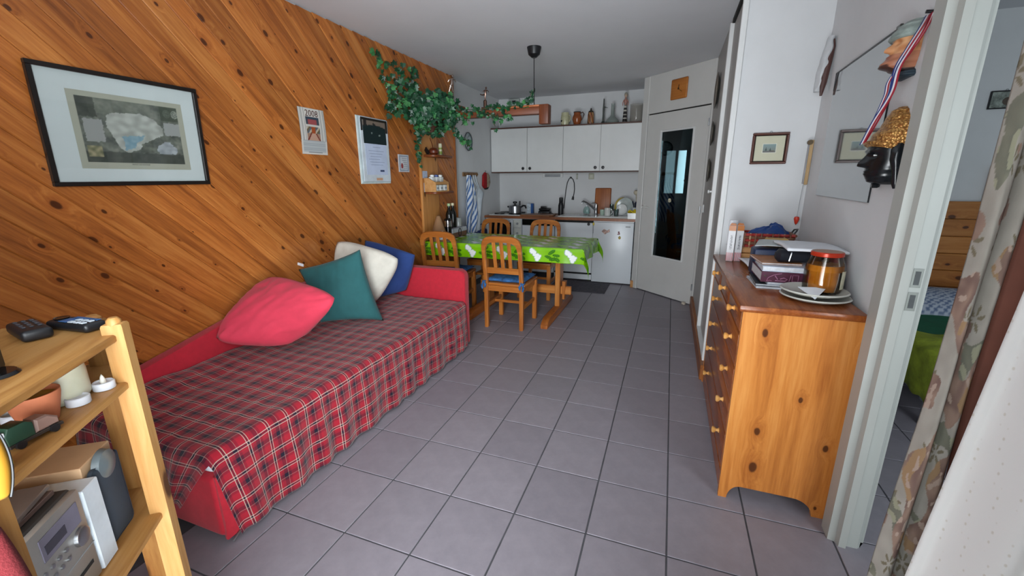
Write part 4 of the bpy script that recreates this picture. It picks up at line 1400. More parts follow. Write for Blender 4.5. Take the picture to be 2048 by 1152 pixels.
boxo('display', M_black, t, -0.025, 0.03, -0.053, -0.049, 0.02, 0.045, 0.002)

# floor mat in front of the fridge
g = N('grey_mat'); tc = g.n('TexCoord')
g.l(g.ramp(g.noise(tc.outputs['Object'], 30, 5, 0.7), [(0.35, lin('3B3840')), (0.65, lin('55525A'))]), g.b.inputs['Base Color']); g.set(Roughness=0.95)
g.bump(g.noise(tc.outputs['Object'], 400, 2, 0.6), 0.4, 0.003)
bm = BM(); box(bm, -0.36, 0.36, -0.27, 0.27, 0, 0.008, 0.003)
tag(obj('floor_mat', bm, g.m, None, loc=(-1.02, 5.25, 0)), 'dark grey kitchen mat on the tiles in front of the sink cupboard', 'mat')

# pine clock above the glazed door
ck = thing('wall_clock', 'square pine wall clock above the glazed door', 'clock', (-0.321 + 0.426 * math.cos(ang), 5.377 + 0.426 * math.sin(ang), 2.253), ang)
bm = BM(); box(bm, -0.107, 0.107, -0.022, -0.001, -0.1, 0.1, 0.012, 3); obj('clock_face', bm, pine('clock_pine', 'x', light='B97838', mid='AC6A2E', dark='935421', knots=0.4), ck)
bm = BM(); cyl(bm, (0, -0.022, 0), (0, -0.028, 0), 0.009, n=14); obj('spindle', bm, M_black, ck)
bm = BM(); box(bm, -0.003, 0.003, -0.0265, -0.0245, -0.005, 0.04); obj('hour_hand', bm, M_black, ck, None, rot=(0, R(8), 0))
bm = BM(); box(bm, -0.002, 0.002, -0.0285, -0.0268, -0.01, 0.062); obj('minute_hand', bm, M_brass, ck, None, rot=(0, R(125), 0))
# three plates on the closet panel
for k, (y, z, ry) in enumerate(((4.37, 2.09, 0.15), (4.35, 1.735, 0.105), (4.32, 1.42, 0.105))):
    nm = ['large dark-rimmed plate, top of three on the closet front', 'oval plate in the middle of three on the closet front', 'lowest of three plates on the closet front'][k]
    t = plate('wall_plate', nm, (0.311, y, z), ry, (0, R(-90), 0), plain('wplate_dark', '4A463E', 0.3, var=0.2), plain('wplate_mid', '9C988C', 0.3, var=0.15, scale=20), 'plates hung on the closet front')
boxo('switch_plate', M_white, None, 0.30, 0.312, 4.60, 4.66, 1.02, 1.1, 0.004)
tag(bpy.data.objects['switch_plate'], 'small white light switch on the closet front near the door', 'switch')

# ------------------------------------------------------------------ left kitchen wall: plate, towel rail, towel, mitt, apron
XK = -2.448
t = thing('wall_plate', 'blue and white patterned plate on the kitchen wall', 'plate', (XK, 5.02, 1.805))
t.rotation_euler = (0, R(90), 0)
r_ = 0.112
bm = BM(); lathe(bm, [(0, 0), (r_ * 0.6, 0), (r_ * 0.95, 0.014), (r_, 0.018), (r_ * 0.96, 0.022), (r_ * 0.86, 0.018)], 40); obj('rim', bm, plain('rim_navy', '1E2A33', 0.25), t)
def plate_paint(u, v):
    a, rr = u * 2 * PI, v
    n_ = math.sin(a * 6 + 4 * math.sin(rr * 9)) * math.cos(rr * 22)
    return (48, 62, 70) if n_ > 0.25 else (150, 160, 164) if rr < 0.85 else (120, 140, 140)
printed('well', lambda u, v: (math.cos(u * 2 * PI) * v * r_ * 0.87, math.sin(u * 2 * PI) * v * r_ * 0.87, 0.008 + 0.010 * v ** 4), 72, 14, plate_paint, vcol('plate_print', 0.25), t, 0)
t = thing('towel_rail', 'small brown wooden hook rail on the kitchen wall', 'hook rail', (XK, 5.06, 1.41))
boxo('rail', pine('rail_wood', 'y', light='8A6A48', mid='7A5A3A', dark='66482C', knots=0), t, 0.0, 0.018, -0.21, 0.21, -0.025, 0.025, 0.004)
hk = BM(); lathe(hk, [(0, 0), (0.008, 0), (0.006, 0.02), (0.010, 0.03), (0, 0.034)], 10)
h0 = None
for k in range(4):
    y = -0.15 + k * 0.1
    if h0 is None:
        h0 = obj('peg', hk, plain('peg_wood', '7A5A3A', 0.5), t, loc=(0.018, y, 0), rot=(0, R(90), 0))
    else:
        inst(h0, 'peg', t, (0.018, y, 0), (0, R(90), 0))
def towel_pos(u, v):
    # hung by one corner: narrow on top, wide folds below
    z = 1.40 - v * 0.72
    wdt = 0.045 + 0.13 * math.sin(clamp(v * 1.15) * PI * 0.62)
    wdt *= 1.0 if v < 0.75 else lerp(1, 0.62, (v - 0.75) / 0.25)
    y = 4.925 + (u - 0.5) * 2 * wdt + 0.10 * v + 0.03 * math.sin(v * 5)
    x = XK + 0.045 + 0.016 * math.sin(u * 13 + v * 4) + 0.012 * math.sin(u * 7 - v * 6)
    if v > 0.74: z -= 0.06 * (1 - u)
    return (x, y, z)
def towel_paint(u, v):
    s = (u * 0.30 + v * 0.62 * 0.62 + 0.02) / 0.052
    f_ = s % 1.0
    return (70, 105, 160) if f_ < 0.42 else (150, 172, 205) if f_ < 0.48 else (212, 218, 226)
t = printed('dish_towel', towel_pos, 50, 110, towel_paint, vcol('towel_print', 0.9, 0.1, bump=0.2), None, 0.004, smooth=True)
tag(t, 'blue and white striped dish towel hanging from the hook rail', 'towel')
t = thing('oven_mitt', 'red oven mitt with beige side hanging right of the towel', 'mitt', (XK, 5.535, 1.43))
bm = BM()
pts = [(-0.10, -0.03), (-0.12, -0.17), (-0.07, -0.205), (0.0, -0.2), (0.0, 0.0), (-0.04, 0.01)]
prism(bm, pts, 'x', 0.005, 0.04, 0.01, seg=2); obj('red_half', bm, plain('mitt_red', '8E0E16', 0.9, bump=0.2, bscale=200), t)
bm = BM(); prism(bm, [(0.0, 0.0), (0.0, -0.2), (0.075, -0.195), (0.125, -0.13), (0.10, -0.03), (0.05, 0.0)], 'x', 0.005, 0.035, 0.01, seg=2); obj('beige_half', bm, plain('mitt_beige', 'A08E78', 0.9, var=0.25, scale=25), t)
bm = BM(); tube(bm, [(0, 0.02, 0), (-0.01, 0.02, 0.03), (0.01, 0.02, 0.03)], 0.004, 6, True); obj('loop', bm, M_dark, t)
bm = BM(); prism(bm, [(-0.06, -0.2), (0.06, -0.19), (0.03, -0.215), (-0.03, -0.222)], 'x', 0.008, 0.036); obj('dark_edge', bm, M_dark, t)
def apron_pos(u, v):
    z = 1.26 - v * 0.6
    wdt = 0.02 + 0.13 * sstep(0, 0.2, v)
    y = 5.24 + (u - 0.5) * 2 * wdt + (0.05 * math.sin(clamp(v / 0.3) * PI) * sstep(0.5, 1, u)) - 0.05 * v
    x = XK + 0.03 + 0.02 * math.sin(u * 9 + v * 3) * sstep(0, 0.3, v)
    return (x, y, z)
bm = BM(); sheet(bm, apron_pos, 30, 40)
ap = thing('apron', 'white cotton apron hanging behind the striped towel', 'apron')
solid(obj('apron_cloth', bm, plain('apron_white', 'BFC8CF', 0.9, bump=0.2, bscale=300), ap, 3.0), 0.003)
bm = BM(); tube(bm, [(XK + 0.03, 5.1, 1.40), (XK + 0.03, 5.13, 1.33), (XK + 0.03, 5.22, 1.26)], 0.008, 6); tube(bm, [(XK + 0.03, 5.16, 1.40), (XK + 0.03, 5.2, 1.32), (XK + 0.03, 5.26, 1.255)], 0.008, 6)
obj('strap', bm, plain('apron_white', 'BFC8CF', 0.9), ap)
t = thing('blue_bag', 'dark blue bag with white stripe hanging low beside the oven', 'bag', (XK, 5.28, 0.62))
bm = BM(); box(bm, 0.01, 0.07, -0.12, 0.16, -0.2, 0.06, 0.02, 3); obj('bag_body', bm, plain('bag_navy', '1C2C5E', 0.7), t)
boxo('white_panel', M_paper, t, 0.02, 0.073, -0.06, 0.0, -0.19, 0.05, 0.004)
bm = BM(); tube(bm, [(0.03, -0.08, 0.05), (0.03, -0.04, 0.13), (0.03, 0.08, 0.13), (0.03, 0.12, 0.05)], 0.006, 6); obj('strap', bm, plain('bag_navy', '1C2C5E', 0.7), t)
# ------------------------------------------------------------------ things hung on the pine wall
XW = -2.36
def on_wall(y, z, d=0.0): return (XW + d, y, z)
def inpoly(x, y, poly):
    r_ = False
    for i in range(len(poly)):
        (x1, y1), (x2, y2) = poly[i], poly[i - 1]
        if (y1 > y) != (y2 > y) and x < (x2 - x1) * (y - y1) / (y2 - y1) + x1:
            r_ = not r_
    return r_
# framed engraving
pf = thing('framed_print', 'black framed grey landscape engraving with wide white mount', 'picture', (XW, 1.317, 1.577))
fw, fh, fb = 0.316, 0.236, 0.018
bm = BM()
for a in ((-fw, fw, fh - fb, fh), (-fw, fw, -fh, -fh + fb), (-fw, -fw + fb, -fh + fb, fh - fb), (fw - fb, fw, -fh + fb, fh - fb)):
    box(bm, 0.003, 0.024, a[0], a[1], a[2], a[3], 0.002)
obj('frame', bm, plain('frame_black', '17120F', 0.35), pf)
mw, mh = fw - fb, fh - fb
boxo('mount', plain('mount_white', 'BFC6C4', 0.6, var=0.01), pf, 0.004, 0.010, -mw, mw, -mh, mh, 0)
CEN = [(.25, .25), (.33, .20), (.58, .17), (.72, .24), (.80, .38), (.80, .50), (.66, .60), (.55, .68), (.53, .77), (.39, .84), (.33, .78), (.27, .55), (.23, .42)]
BLU = [(.36, .57), (.60, .53), (.56, .62), (.50, .66), (.47, .76), (.37, .79), (.38, .68)]
BOU = [(.70, .78), (.72, .70), (.80, .62), (.86, .62), (.94, .74), (.91, .84), (.74, .84)]
def engraving(u, v):
    v = 1 - v
    if not (0.055 < u < 0.945 and 0.07 < v < 0.91):
        return (158, 158, 142)
    x, y = (u - 0.055) / 0.89, (v - 0.07) / 0.84
    if v > 0.0 and y > 1:
        return (158, 158, 142)
    jx, jy = x + 0.012 * nz(x * 30, y * 30, 1), y + 0.016 * nz(x * 30, y * 30, 9)
    n_ = 0.5 + 0.5 * nz(x * 9, y * 7, 2) + 0.3 * nz(x * 28, y * 22, 4)
    c = mixc((58, 64, 58), (126, 128, 116), clamp(n_))
    if y < 0.24 and 0.1 < x < 0.7: c = mixc(c, (120, 124, 110), 0.4)
    if inpoly(jx, jy, CEN): c = mixc((140, 143, 134), (172, 174, 166), clamp(0.5 + nz(x * 12, y * 12, 3)))
    if inpoly(jx, jy, BLU): c = mixc((108, 138, 150), (126, 152, 160), clamp(0.5 + nz(x * 20, y * 20)))
    if 0.03 < jx < 0.20 and 0.33 < jy < 0.68: c = (141, 142, 138)
    if jx > 0.82 and 0.28 < jy < 0.50: c = (144, 146, 142)
    if inpoly(jx, jy, BOU): c = mixc((128, 134, 136), (164, 168, 170), clamp(0.5 + nz(x * 14, y * 18, 5)))
    if jy > 0.83 or (jx < 0.16 and jy < 0.3): c = mixc(c, (44, 48, 42), 0.55)
    if 0.02 < x < 0.15 and 0.74 < y < 0.92: c = mixc((96, 96, 70), (150, 142, 112), clamp(0.5 + nz(x * 22, y * 16, 6)))
    for cx in (0.875, 0.965):
        d = math.hypot((x - cx), (y - 0.12) * 0.62)
        if d < 0.042: c = (96, 102, 92) if d < 0.036 and nz(x * 60, y * 40, 8) > 0 else (134, 138, 126)
        elif x > 0.80 and y < 0.25: c = mixc(c, (62, 70, 58), 0.6)
    return c
printed('engraving', lambda u, v: (0.0112, (u - 0.5) * 2 * mw * 0.745 + 0.012, (v - 0.5) * 2 * mh * 0.72 - 0.006), 170, 110, engraving, vcol('engraving_ink', 0.6), pf, 0)
text('caption', 'PERTE DU RHONE', 0.009, plain('caption_ink', '6A6A62', 0.8), pf, frame_m((0.0118, 0.012, -mh * 0.655), (0, 1, 0), (0, 0, 1)))
pf.rotation_euler = (0, R(2.0), 0)
pf.location = (XW + 0.004, 1.321, 1.577)
boxo('glazing', glass('picture_glass', 'FCFDFD', 0.02, 1.08), pf, 0.0155, 0.017, -mw, mw, -mh, mh, 0)
# calendar 2008
def cal_paint(u, v):
    v = 1 - v
    c = (196, 192, 184)
    if v < 0.70:
        if u < 0.22 or u > 0.80:
            c = (120, 124, 122) if (u * 26) % 1 < 0.28 else c
        elif 0.24 < u < 0.76 and 0.18 < v < 0.70:
            x, y = (u - 0.24) / 0.52, (v - 0.18) / 0.52
            c = (150, 150, 146)
            if y < 0.12: c = (50, 62, 74)
            elif y < 0.32: c = (146, 70, 72) if 0.15 < x < 0.8 else (60, 66, 74)
            elif y < 0.42: c = (186, 184, 176)
            elif y < 0.7: c = (150, 70, 32) if 0.35 < x < 0.65 else [(84, 92, 100), (170, 160, 140), (96, 84, 60)][int((x * 7 + y * 9)) % 3]
            else:
                w_ = 0.14 + (y - 0.7) * 0.9
                c = (176, 140, 120) if abs(x - 0.5) < w_ else (108, 40, 30) if abs(x - 0.5) < w_ + 0.1 else (150, 120, 100)
    else:
        c = (166, 170, 170) if 0.06 < u < 0.94 and v < 0.95 else c
        if 0.06 < u < 0.94 and v < 0.93 and (v * 60) % 1 < 0.3 and nz(u * 60, v * 60) > -0.1: c = (140, 146, 148)
        if 0.945 < v < 0.957 and 0.24 < u < 0.8: c = (60, 66, 72)
    return c
cal = printed('wall_calendar', lambda u, v: (XW + 0.004 + 0.006 * math.sin(v * PI), 2.306 + u * 0.228, 1.530 + v * 0.299), 60, 90, cal_paint, vcol('calendar_print', 0.6), None, 0.0015)
tag(cal, 'white 2008 wall calendar with a small red picture', 'calendar')
text('year_lettering', '2008', 0.058, plain('ink_brown', '4A2A26', 0.7), cal, frame_m((XW + 0.0075, 2.42, 1.795), (0, 1, 0), (0, 0, 1)))
# clipboard with a wad of papers
cb = thing('clipboard', 'thick white wad of papers on a clipboard with a dark green notice', 'clipboard', (XW, 3.06, 1.585))
for k, (w_, h_, dz, dy, rt) in enumerate(((0.195, 0.262, 0, 0, 0.0), (0.188, 0.255, 0.004, -0.004, 0.012), (0.175, 0.25, 0.006, 0.004, -0.008))):
    bm = BM(); box(bm, 0.002 + k * 0.008, 0.009 + k * 0.008, -w_, w_, -h_, h_, 0.002)
    obj('paper_sheaf', bm, plain('sheaf_%d' % k, ['C8D2CE', 'B9C6C8', 'C4CCD2'][k], 0.7), cb, None, (0, dy, dz), (rt, 0, 0))
bm = BM(); box(bm, 0.026, 0.0275, -0.135, 0.14, -0.19, 0.06); obj('letter', bm, plain('letter_blue', 'B9C4DA', 0.7, var=0.03), cb, None)
def top_paint(u, v):
    hill = 0.70 + 0.10 * math.sin(u * PI)
    if v > hill: return (118, 104, 92) if nz(u * 5, v * 5, 1) > -0.2 else (40, 36, 36)
    if math.hypot((u - 0.36) * 1.2, v - 0.45) < 0.045 or math.hypot((u - 0.70) * 1.2, v - 0.38) < 0.045: return (120, 132, 128)
    return (16, 34, 36)
printed('green_notice', lambda u, v: (0.0285, -0.145 + u * 0.29, 0.055 + v * 0.185), 40, 30, top_paint, vcol('notice_print', 0.5), cb, 0.001)
bm = BM(); box(bm, 0.024, 0.032, -0.165, 0.165, 0.232, 0.25, 0.002); box(bm, 0.024, 0.031, 0.14, 0.168, 0.15, 0.24, 0.002); box(bm, 0.024, 0.031, -0.168, -0.15, 0.15, 0.24, 0.002)
obj('metal_clip', bm, plain('clip_dark', '3A3532', 0.3, metal=0.6), cb)
def line_rows(name, par, rows, mat):
    for (y0, y1, z) in rows:
        boxo(name, mat, par, 0.0276, 0.0279, y0, y1, z - 0.002, z + 0.002, 0, smooth=None)
line_rows('text_line', cb, [(-0.04, 0.06, 0.03)] + [(-0.10 + 0.01 * (k % 3), 0.10 - 0.02 * (k % 4), -0.0 - k * 0.022) for k in range(6)], plain('faint_ink', '8E99B4', 0.8))
boxo('letterhead', plain('ink_navy', '2E3C5E', 0.7), cb, 0.0276, 0.028, 0.035, 0.09, -0.165, -0.15, 0, smooth=None)
boxo('orange_tab', plain('tab_orange', 'C79A7A', 0.6), cb, 0.0255, 0.0275, -0.02, 0.06, -0.235, -0.215, 0, smooth=None)
# small framed verse
vc = thing('verse_card', 'small white card with blue border and a red flower vase', 'card', (XW, 3.478, 1.5))
boxo('card', plain('card_white', 'BFC0C4', 0.5), vc, 0.001, 0.008, -0.083, 0.083, -0.078, 0.078, 0.002)
bm = BM()
for a in ((-0.068, 0.068, 0.06, 0.066), (-0.068, 0.068, -0.066, -0.06), (-0.068, -0.060, -0.06, 0.06), (0.060, 0.068, -0.06, 0.06)):
    box(bm, 0.008, 0.0086, *a)
obj('border', bm, plain('border_blue', '6E7F96', 0.6), vc, None)
for k in range(6):
    boxo('text_line', plain('ink_grey', '8A8C92', 0.8), vc, 0.008, 0.0085, -0.03 + 0.02 * (k > 1), 0.05, 0.042 - k * 0.018, 0.046 - k * 0.018, 0, smooth=None)
bm = BM(); prism(bm, [(-0.045, -0.045), (-0.02, -0.045), (-0.015, -0.02), (-0.025, 0.0), (-0.04, 0.0), (-0.05, -0.02)], 'x', 0.008, 0.0088); obj('flower_vase', bm, plain('print_red', '8E3A3C', 0.6), vc, None)

# ------------------------------------------------------------------ pine shelf board with little shelves
sb = thing('corner_shelf', 'pale pine wall board with small round-fronted shelves beside the table', 'shelf', (XW, 3.92, 0.74))
bm = BM(); box(bm, 0.001, 0.028, -0.19, 0.14, 0.0, 1.22, 0.004); obj('board', bm, pine('shelf_pine_z', 'z', light='C98E52', mid='BE8246', dark='A56C34', knots=0.5, spread=0.02), sb)
for z in (0.85, 0.492):
    pts = [(0.028, -0.13), (0.028, 0.26)]
    for k in range(9):
        a = R(90 - k * 22.5)
        pts.append((0.10 + 0.07 * math.cos(a), (0.19 if a > 0 else -0.06) + 0.07 * math.sin(a)))
    bm = BM(); prism(bm, pts, 'z', z - 0.022, z, 0.004); obj('shelf', bm, pine('shelf_dark', 'y', light='8C4A20', mid='7A3E1A', dark='5E2E12'), sb)
SZ1, SZ2 = 0.74 + 0.85, 0.74 + 0.492
t = thing('clay_pot', 'round brown clay pot with a stick on the upper small shelf', 'pot', (-2.27, 3.885, SZ1))
bm = BM(); lathe(bm, [(0, 0), (0.03, 0), (0.048, 0.02), (0.05, 0.04), (0.035, 0.062), (0.02, 0.068), (0.018, 0.06), (0, 0.05)], 20); obj('pot', bm, plain('clay_dark', '5E2814', 0.4), t)
bm = BM(); tube(bm, [(0, 0, 0.05), (0.01, -0.04, 0.1), (0.015, -0.085, 0.155)], 0.004, 6); obj('stick', bm, plain('clay_dark', '5E2814', 0.4), t)
bm = BM(); tube(bm, [(-0.03, -0.05, 0.0), (-0.03, -0.085, 0.025), (-0.03, -0.08, 0.05)], [0.02, 0.018, 0.006], 8); tag(obj('pipe', bm, plain('pipe_black', '1E1512', 0.4), None, loc=(-2.27, 3.875, SZ1 + 0.02)), 'dark wooden pipe lying left of the clay pot', 'pipe')
t = thing('spray_bottle', 'little cream bottle with yellow label beside the clay pot', 'bottle', (-2.25, 3.985, SZ1))
bm = BM(); cyl(bm, (0, 0, 0), (0, 0, 0.09), 0.018, n=16); obj('bottle', bm, plain('bottle_cream', 'B9B79A', 0.4), t)
bm = BM(); cyl(bm, (0, 0, 0.09), (0, 0, 0.115), 0.019, 0.016, n=16); obj('cap', bm, plain('cap_cream', 'C9C6A8', 0.4), t)
bm = BM(); cyl(bm, (0, 0, 0.01), (0, 0, 0.04), 0.0186, n=16); cyl(bm, (0, 0, 0.058), (0, 0, 0.075), 0.0186, n=16); obj('label', bm, plain('label_olive', '7A8A3A', 0.5), t)
# spice rack: light wood box with two rows of white jars
sr = thing('spice_rack', 'light wooden spice rack on the lower small shelf', 'rack', (-2.255, 3.90, SZ2))
M_rk = pine('rack_pine', 'y', light='CFA06A', mid='C4925A', dark='AE7C45', knots=0)
for y in (-0.13, 0.13):
    bm = BM(); prism(bm, [(-0.07, 0), (0.06, 0), (0.06, 0.09), (-0.02, 0.135), (-0.07, 0.135)], 'y', y - 0.006, y + 0.006, 0.002); obj('side', bm, M_rk, sr)
boxo('back', M_rk, sr, -0.07, -0.062, -0.124, 0.124, 0, 0.135, 0)
boxo('floor_board', M_rk, sr, -0.062, 0.06, -0.124, 0.124, 0, 0.008, 0)
boxo('mid_board', M_rk, sr, -0.062, 0.05, -0.124, 0.124, 0.078, 0.086, 0)
boxo('front_rail', M_rk, sr, 0.05, 0.06, -0.124, 0.124, 0.07, 0.098, 0)
jar0 = None
for row, z in enumerate((0.009, 0.087)):
    for k in range(3):
        jt = thing('spice_jar', [['left', 'middle', 'right'][k] + ' white square spice jar in the lower row of the rack', ['left white-lidded', 'middle blue-lidded', 'right white-lidded'][k] + ' spice jar in the upper row of the rack'][row], 'jar', (-2.255 + (0.03 if row == 0 else -0.01), 3.90 - 0.08 + k * 0.08, SZ2 + z), 0, 'spice jars in the rack')
        bm = BM(); box(bm, -0.022, 0.022, -0.033, 0.033, 0, 0.058, 0.006, 2); obj('jar', bm, M_porc, jt)
        if row:
            bm = BM(); lathe(bm, [(0.02, 0.058), (0.022, 0.06), (0.022, 0.076), (0.01, 0.082), (0, 0.082)], 14); obj('lid', bm, plain('lid_blue', '4C5E96', 0.4) if k == 1 else M_porc, jt)
        else:
            boxo('label', plain('jar_label', '8E9298', 0.6), jt, 0.0221, 0.0228, -0.02, 0.02, 0.018, 0.036, 0)
for (y, z, lb) in ((3.752, 1.40, 'small bluish notice pinned to the pale pine board'), (3.765, 1.275, 'narrow pale slip pinned low on the pale pine board')):
    h_ = 0.035 if z > 1.35 else 0.045
    tag(boxo('pinned_note', plain('note_blue', 'AEB9CC', 0.7, var=0.1, scale=60), None, XW + 0.0285, XW + 0.0295, y, y + (0.09 if z > 1.35 else 0.03), z - h_, z + h_, 0, smooth=None), lb, 'note')
# things at the wall end of the table
TTZ = 0.7385
t = thing('paper_cone', 'brown kraft paper cone with a white oval label on the table end', 'paper cone', (-2.222, 3.83, TTZ))
bm = BM(); lathe(bm, [(0.10, 0), (0.092, 0.03), (0.02, 0.25), (0.0, 0.262)], 28); obj('cone', bm, plain('kraft', '8E6A4A', 0.8, var=0.08, bump=0.2), t)
def oval(u, v):
    a = (u - 0.5) * 2.0
    z = 0.02 + v * 0.085
    r_ = 0.0935 - (z - 0.03) * 0.328 + 0.001
    half = 0.62 * math.sqrt(max(0.0, 1 - v * v))
    return (r_ * math.cos(a * half - 0.55), r_ * math.sin(a * half - 0.55), z)
bm = BM(); sheet(bm, oval, 16, 10); lab_ = obj('label', bm, M_paper, t, 3.0)
text('label_lettering', 'La Ferme', 0.026, plain('ink_dark', '33363C', 0.7), t, frame_m((0.0955 * math.cos(-0.55), 0.0955 * math.sin(-0.55), 0.045), (0.52, 0.852, 0), (-0.26, 0.16, 0.9)), shear=0.3)
t = thing('bottle_crate', 'low white and brown box holding the dark bottles on the table', 'box', (-2.24, 4.13, TTZ))
boxo('crate', plain('crate_brown', '6A4A3A', 0.6), t, -0.09, 0.09, -0.14, 0.19, 0, 0.055, 0.003)
boxo('white_sleeve', plain('sleeve_white', 'A8AAB2', 0.6, var=0.1, scale=20), t, -0.092, 0.092, -0.142, 0.192, 0.055, 0.10, 0.002)
bm = BM(); tube(bm, [(0.095, 0.02 + 0.03 * math.cos(k * PI / 6), 0.05 + 0.045 * math.sin(k * PI / 6)) for k in range(12)], 0.004, 6, True); obj('ring_print', bm, M_dark, t)
def bottle(label, loc, cap):
    t = thing('oil_bottle', label, 'bottle', loc, 0, 'dark bottles at the wall end of the table')
    bm = BM(); lathe(bm, [(0, 0), (0.036, 0), (0.037, 0.01), (0.037, 0.14), (0.03, 0.17), (0.015, 0.2), (0.014, 0.235)], 20); obj('bottle', bm, plain('bottle_dark', '0C0E0C', 0.1), t)
    bm = BM(); cyl(bm, (0, 0, 0.235), (0, 0, 0.262), 0.018, n=16); obj('cap', bm, plain('cap_' + cap, cap, 0.4), t)
    return t
bottle('dark oil bottle with pale green cap on the table box', (-2.23, 4.075, TTZ + 0.102), '9FB888')
bottle('dark oil bottle with cream cap on the table box', (-2.23, 4.16, TTZ + 0.102), 'C9BF9E')
t = thing('pepper_mill', 'black canister with chrome band left of the dark bottles', 'canister', (-2.20, 3.985, TTZ + 0.0))
bm = BM(); lathe(bm, [(0, 0), (0.04, 0), (0.041, 0.2), (0.03, 0.215), (0, 0.216)], 22); obj('canister', bm, M_blackgloss, t)
bm = BM(); lathe(bm, [(0.0415, 0.13), (0.0415, 0.19)], 22); obj('band', bm, M_chrome, t)
t = thing('small_jar', 'grey-white jar right of the dark bottles on the table box', 'jar', (-2.22, 4.265, TTZ + 0.102))
bm = BM(); lathe(bm, [(0, 0), (0.036, 0), (0.036, 0.085), (0.03, 0.095), (0, 0.096)], 20); obj('jar', bm, plain('jar_grey', '8C8F8C', 0.3), t)

# ------------------------------------------------------------------ wooden beam over the table with lamp cord, ivy and trophies
bmr = thing('hanging_beam', 'wooden beam carried from the pine wall out over the table', 'beam', (-1.7, 3.87, 1.91))
BW = dict(light='84482A', mid='6E3A20', dark='522814')
bm = BM(); box(bm, -0.655, 0.56, -0.04, 0.04, 0.0, 0.06, 0.006, 2); obj('beam', bm, pine('beam_pine', 'x', **BW), bmr)
bm = BM(); box(bm, 0.545, 0.63, -0.05, 0.05, -0.085, 0.078, 0.006, 2); obj('end_block', bm, pine('block_pine', 'z', **BW), bmr)
for x0, x1 in ((0.14, 0.36), (0.38, 0.545)):
    bm = BM(); box(bm, x0, x1, -0.046, 0.046, 0.061, 0.078, 0.006, 2); obj('tray', bm, plain('tray_terracotta', 'B4683A', 0.5, var=0.12), bmr)
pl = thing('pendant_lamp', 'black ceiling rose with a thin cord running down to the beam', 'lamp', (-1.215, 3.86, ZC))
bm = BM(); lathe(bm, [(0, -0.085), (0.02, -0.085), (0.05, -0.06), (0.062, -0.005), (0.062, -0.001), (0, -0.001)], 28); obj('ceiling_rose', bm, M_black, pl)
bm = BM(); tube(bm, [(0, 0, -0.08), (0.002, 0, -0.3), (0.005, 0.0, -0.466)], 0.004, 6); obj('cord', bm, M_black, pl)

def trophy(label, loc, s, metal, rz, pose):
    t = thing('trophy', label, 'trophy', loc, rz, 'football trophies')
    k = s
    bm = BM(); box(bm, -0.028 * k, 0.028 * k, -0.028 * k, 0.028 * k, 0, 0.028 * k, 0.002); obj('plinth', bm, plain('plinth_brown', '4A362C', 0.4), t)
    bm = BM(); lathe(bm, [(0.016 * k, 0.028 * k), (0.016 * k, 0.085 * k), (0.01 * k, 0.093 * k), (0, 0.094 * k)], 16); obj('column', bm, metal, t)
    bm = BM()
    z0 = 0.092 * k
    P3 = lambda x, z, y=0: (x * k, y * k, z0 + z * k)
    if pose == 'kick':
        tube(bm, [P3(0.004, 0), P3(0.0, 0.025), P3(0.006, 0.05)], [0.005 * k, 0.006 * k, 0.008 * k], 8)
        tube(bm, [P3(0.006, 0.05), P3(-0.02, 0.044), P3(-0.042, 0.048), P3(-0.048, 0.054)], [0.008 * k, 0.006 * k, 0.004 * k, 0.004 * k], 8)
    else:
        tube(bm, [P3(0.012, 0), P3(0.006, 0.025), P3(0.0, 0.05)], [0.005 * k, 0.006 * k, 0.008 * k], 8)
        tube(bm, [P3(-0.016, 0.004), P3(-0.008, 0.028), P3(0.0, 0.05)], [0.005 * k, 0.006 * k, 0.008 * k], 8)
    tube(bm, [P3(0.003, 0.046), P3(0.006, 0.07), P3(0.01, 0.088)], [0.009 * k, 0.011 * k, 0.007 * k], 8)
    tube(bm, [P3(0.01, 0.085), P3(0.028, 0.078), P3(0.036, 0.064)], [0.005 * k, 0.004 * k, 0.003 * k], 8)
    tube(bm, [P3(0.008, 0.085), P3(-0.012, 0.08), P3(-0.02, 0.068)], [0.005 * k, 0.004 * k, 0.003 * k], 8)
    lathe(bm, [(0, 0.09 * k), (0.008 * k, 0.096 * k), (0.008 * k, 0.106 * k), (0, 0.114 * k)], 12, (0.012 * k, 0, z0))
    obj('player', bm, metal, t)
    return t
M_bronze = plain('dark_bronze', '6B5248', 0.25, metal=0.85); M_silver = plain('worn_silver', 'A8988E', 0.2, metal=0.9)
trophy('small bronze footballer trophy standing on the wooden beam', (-1.69, 3.87, 1.971), 1.0, M_bronze, 0, 'kick')
trophy('larger silver footballer trophy rising out of the ivy', (-2.07, 3.93, 2.035), 1.4, M_silver, 0.2, 'stand')
boxo('trophy_shelf', pine('block_pine2', 'x', **BW), bmr, -0.655, -0.25, -0.03, 0.12, 0.061, 0.123, 0.003)

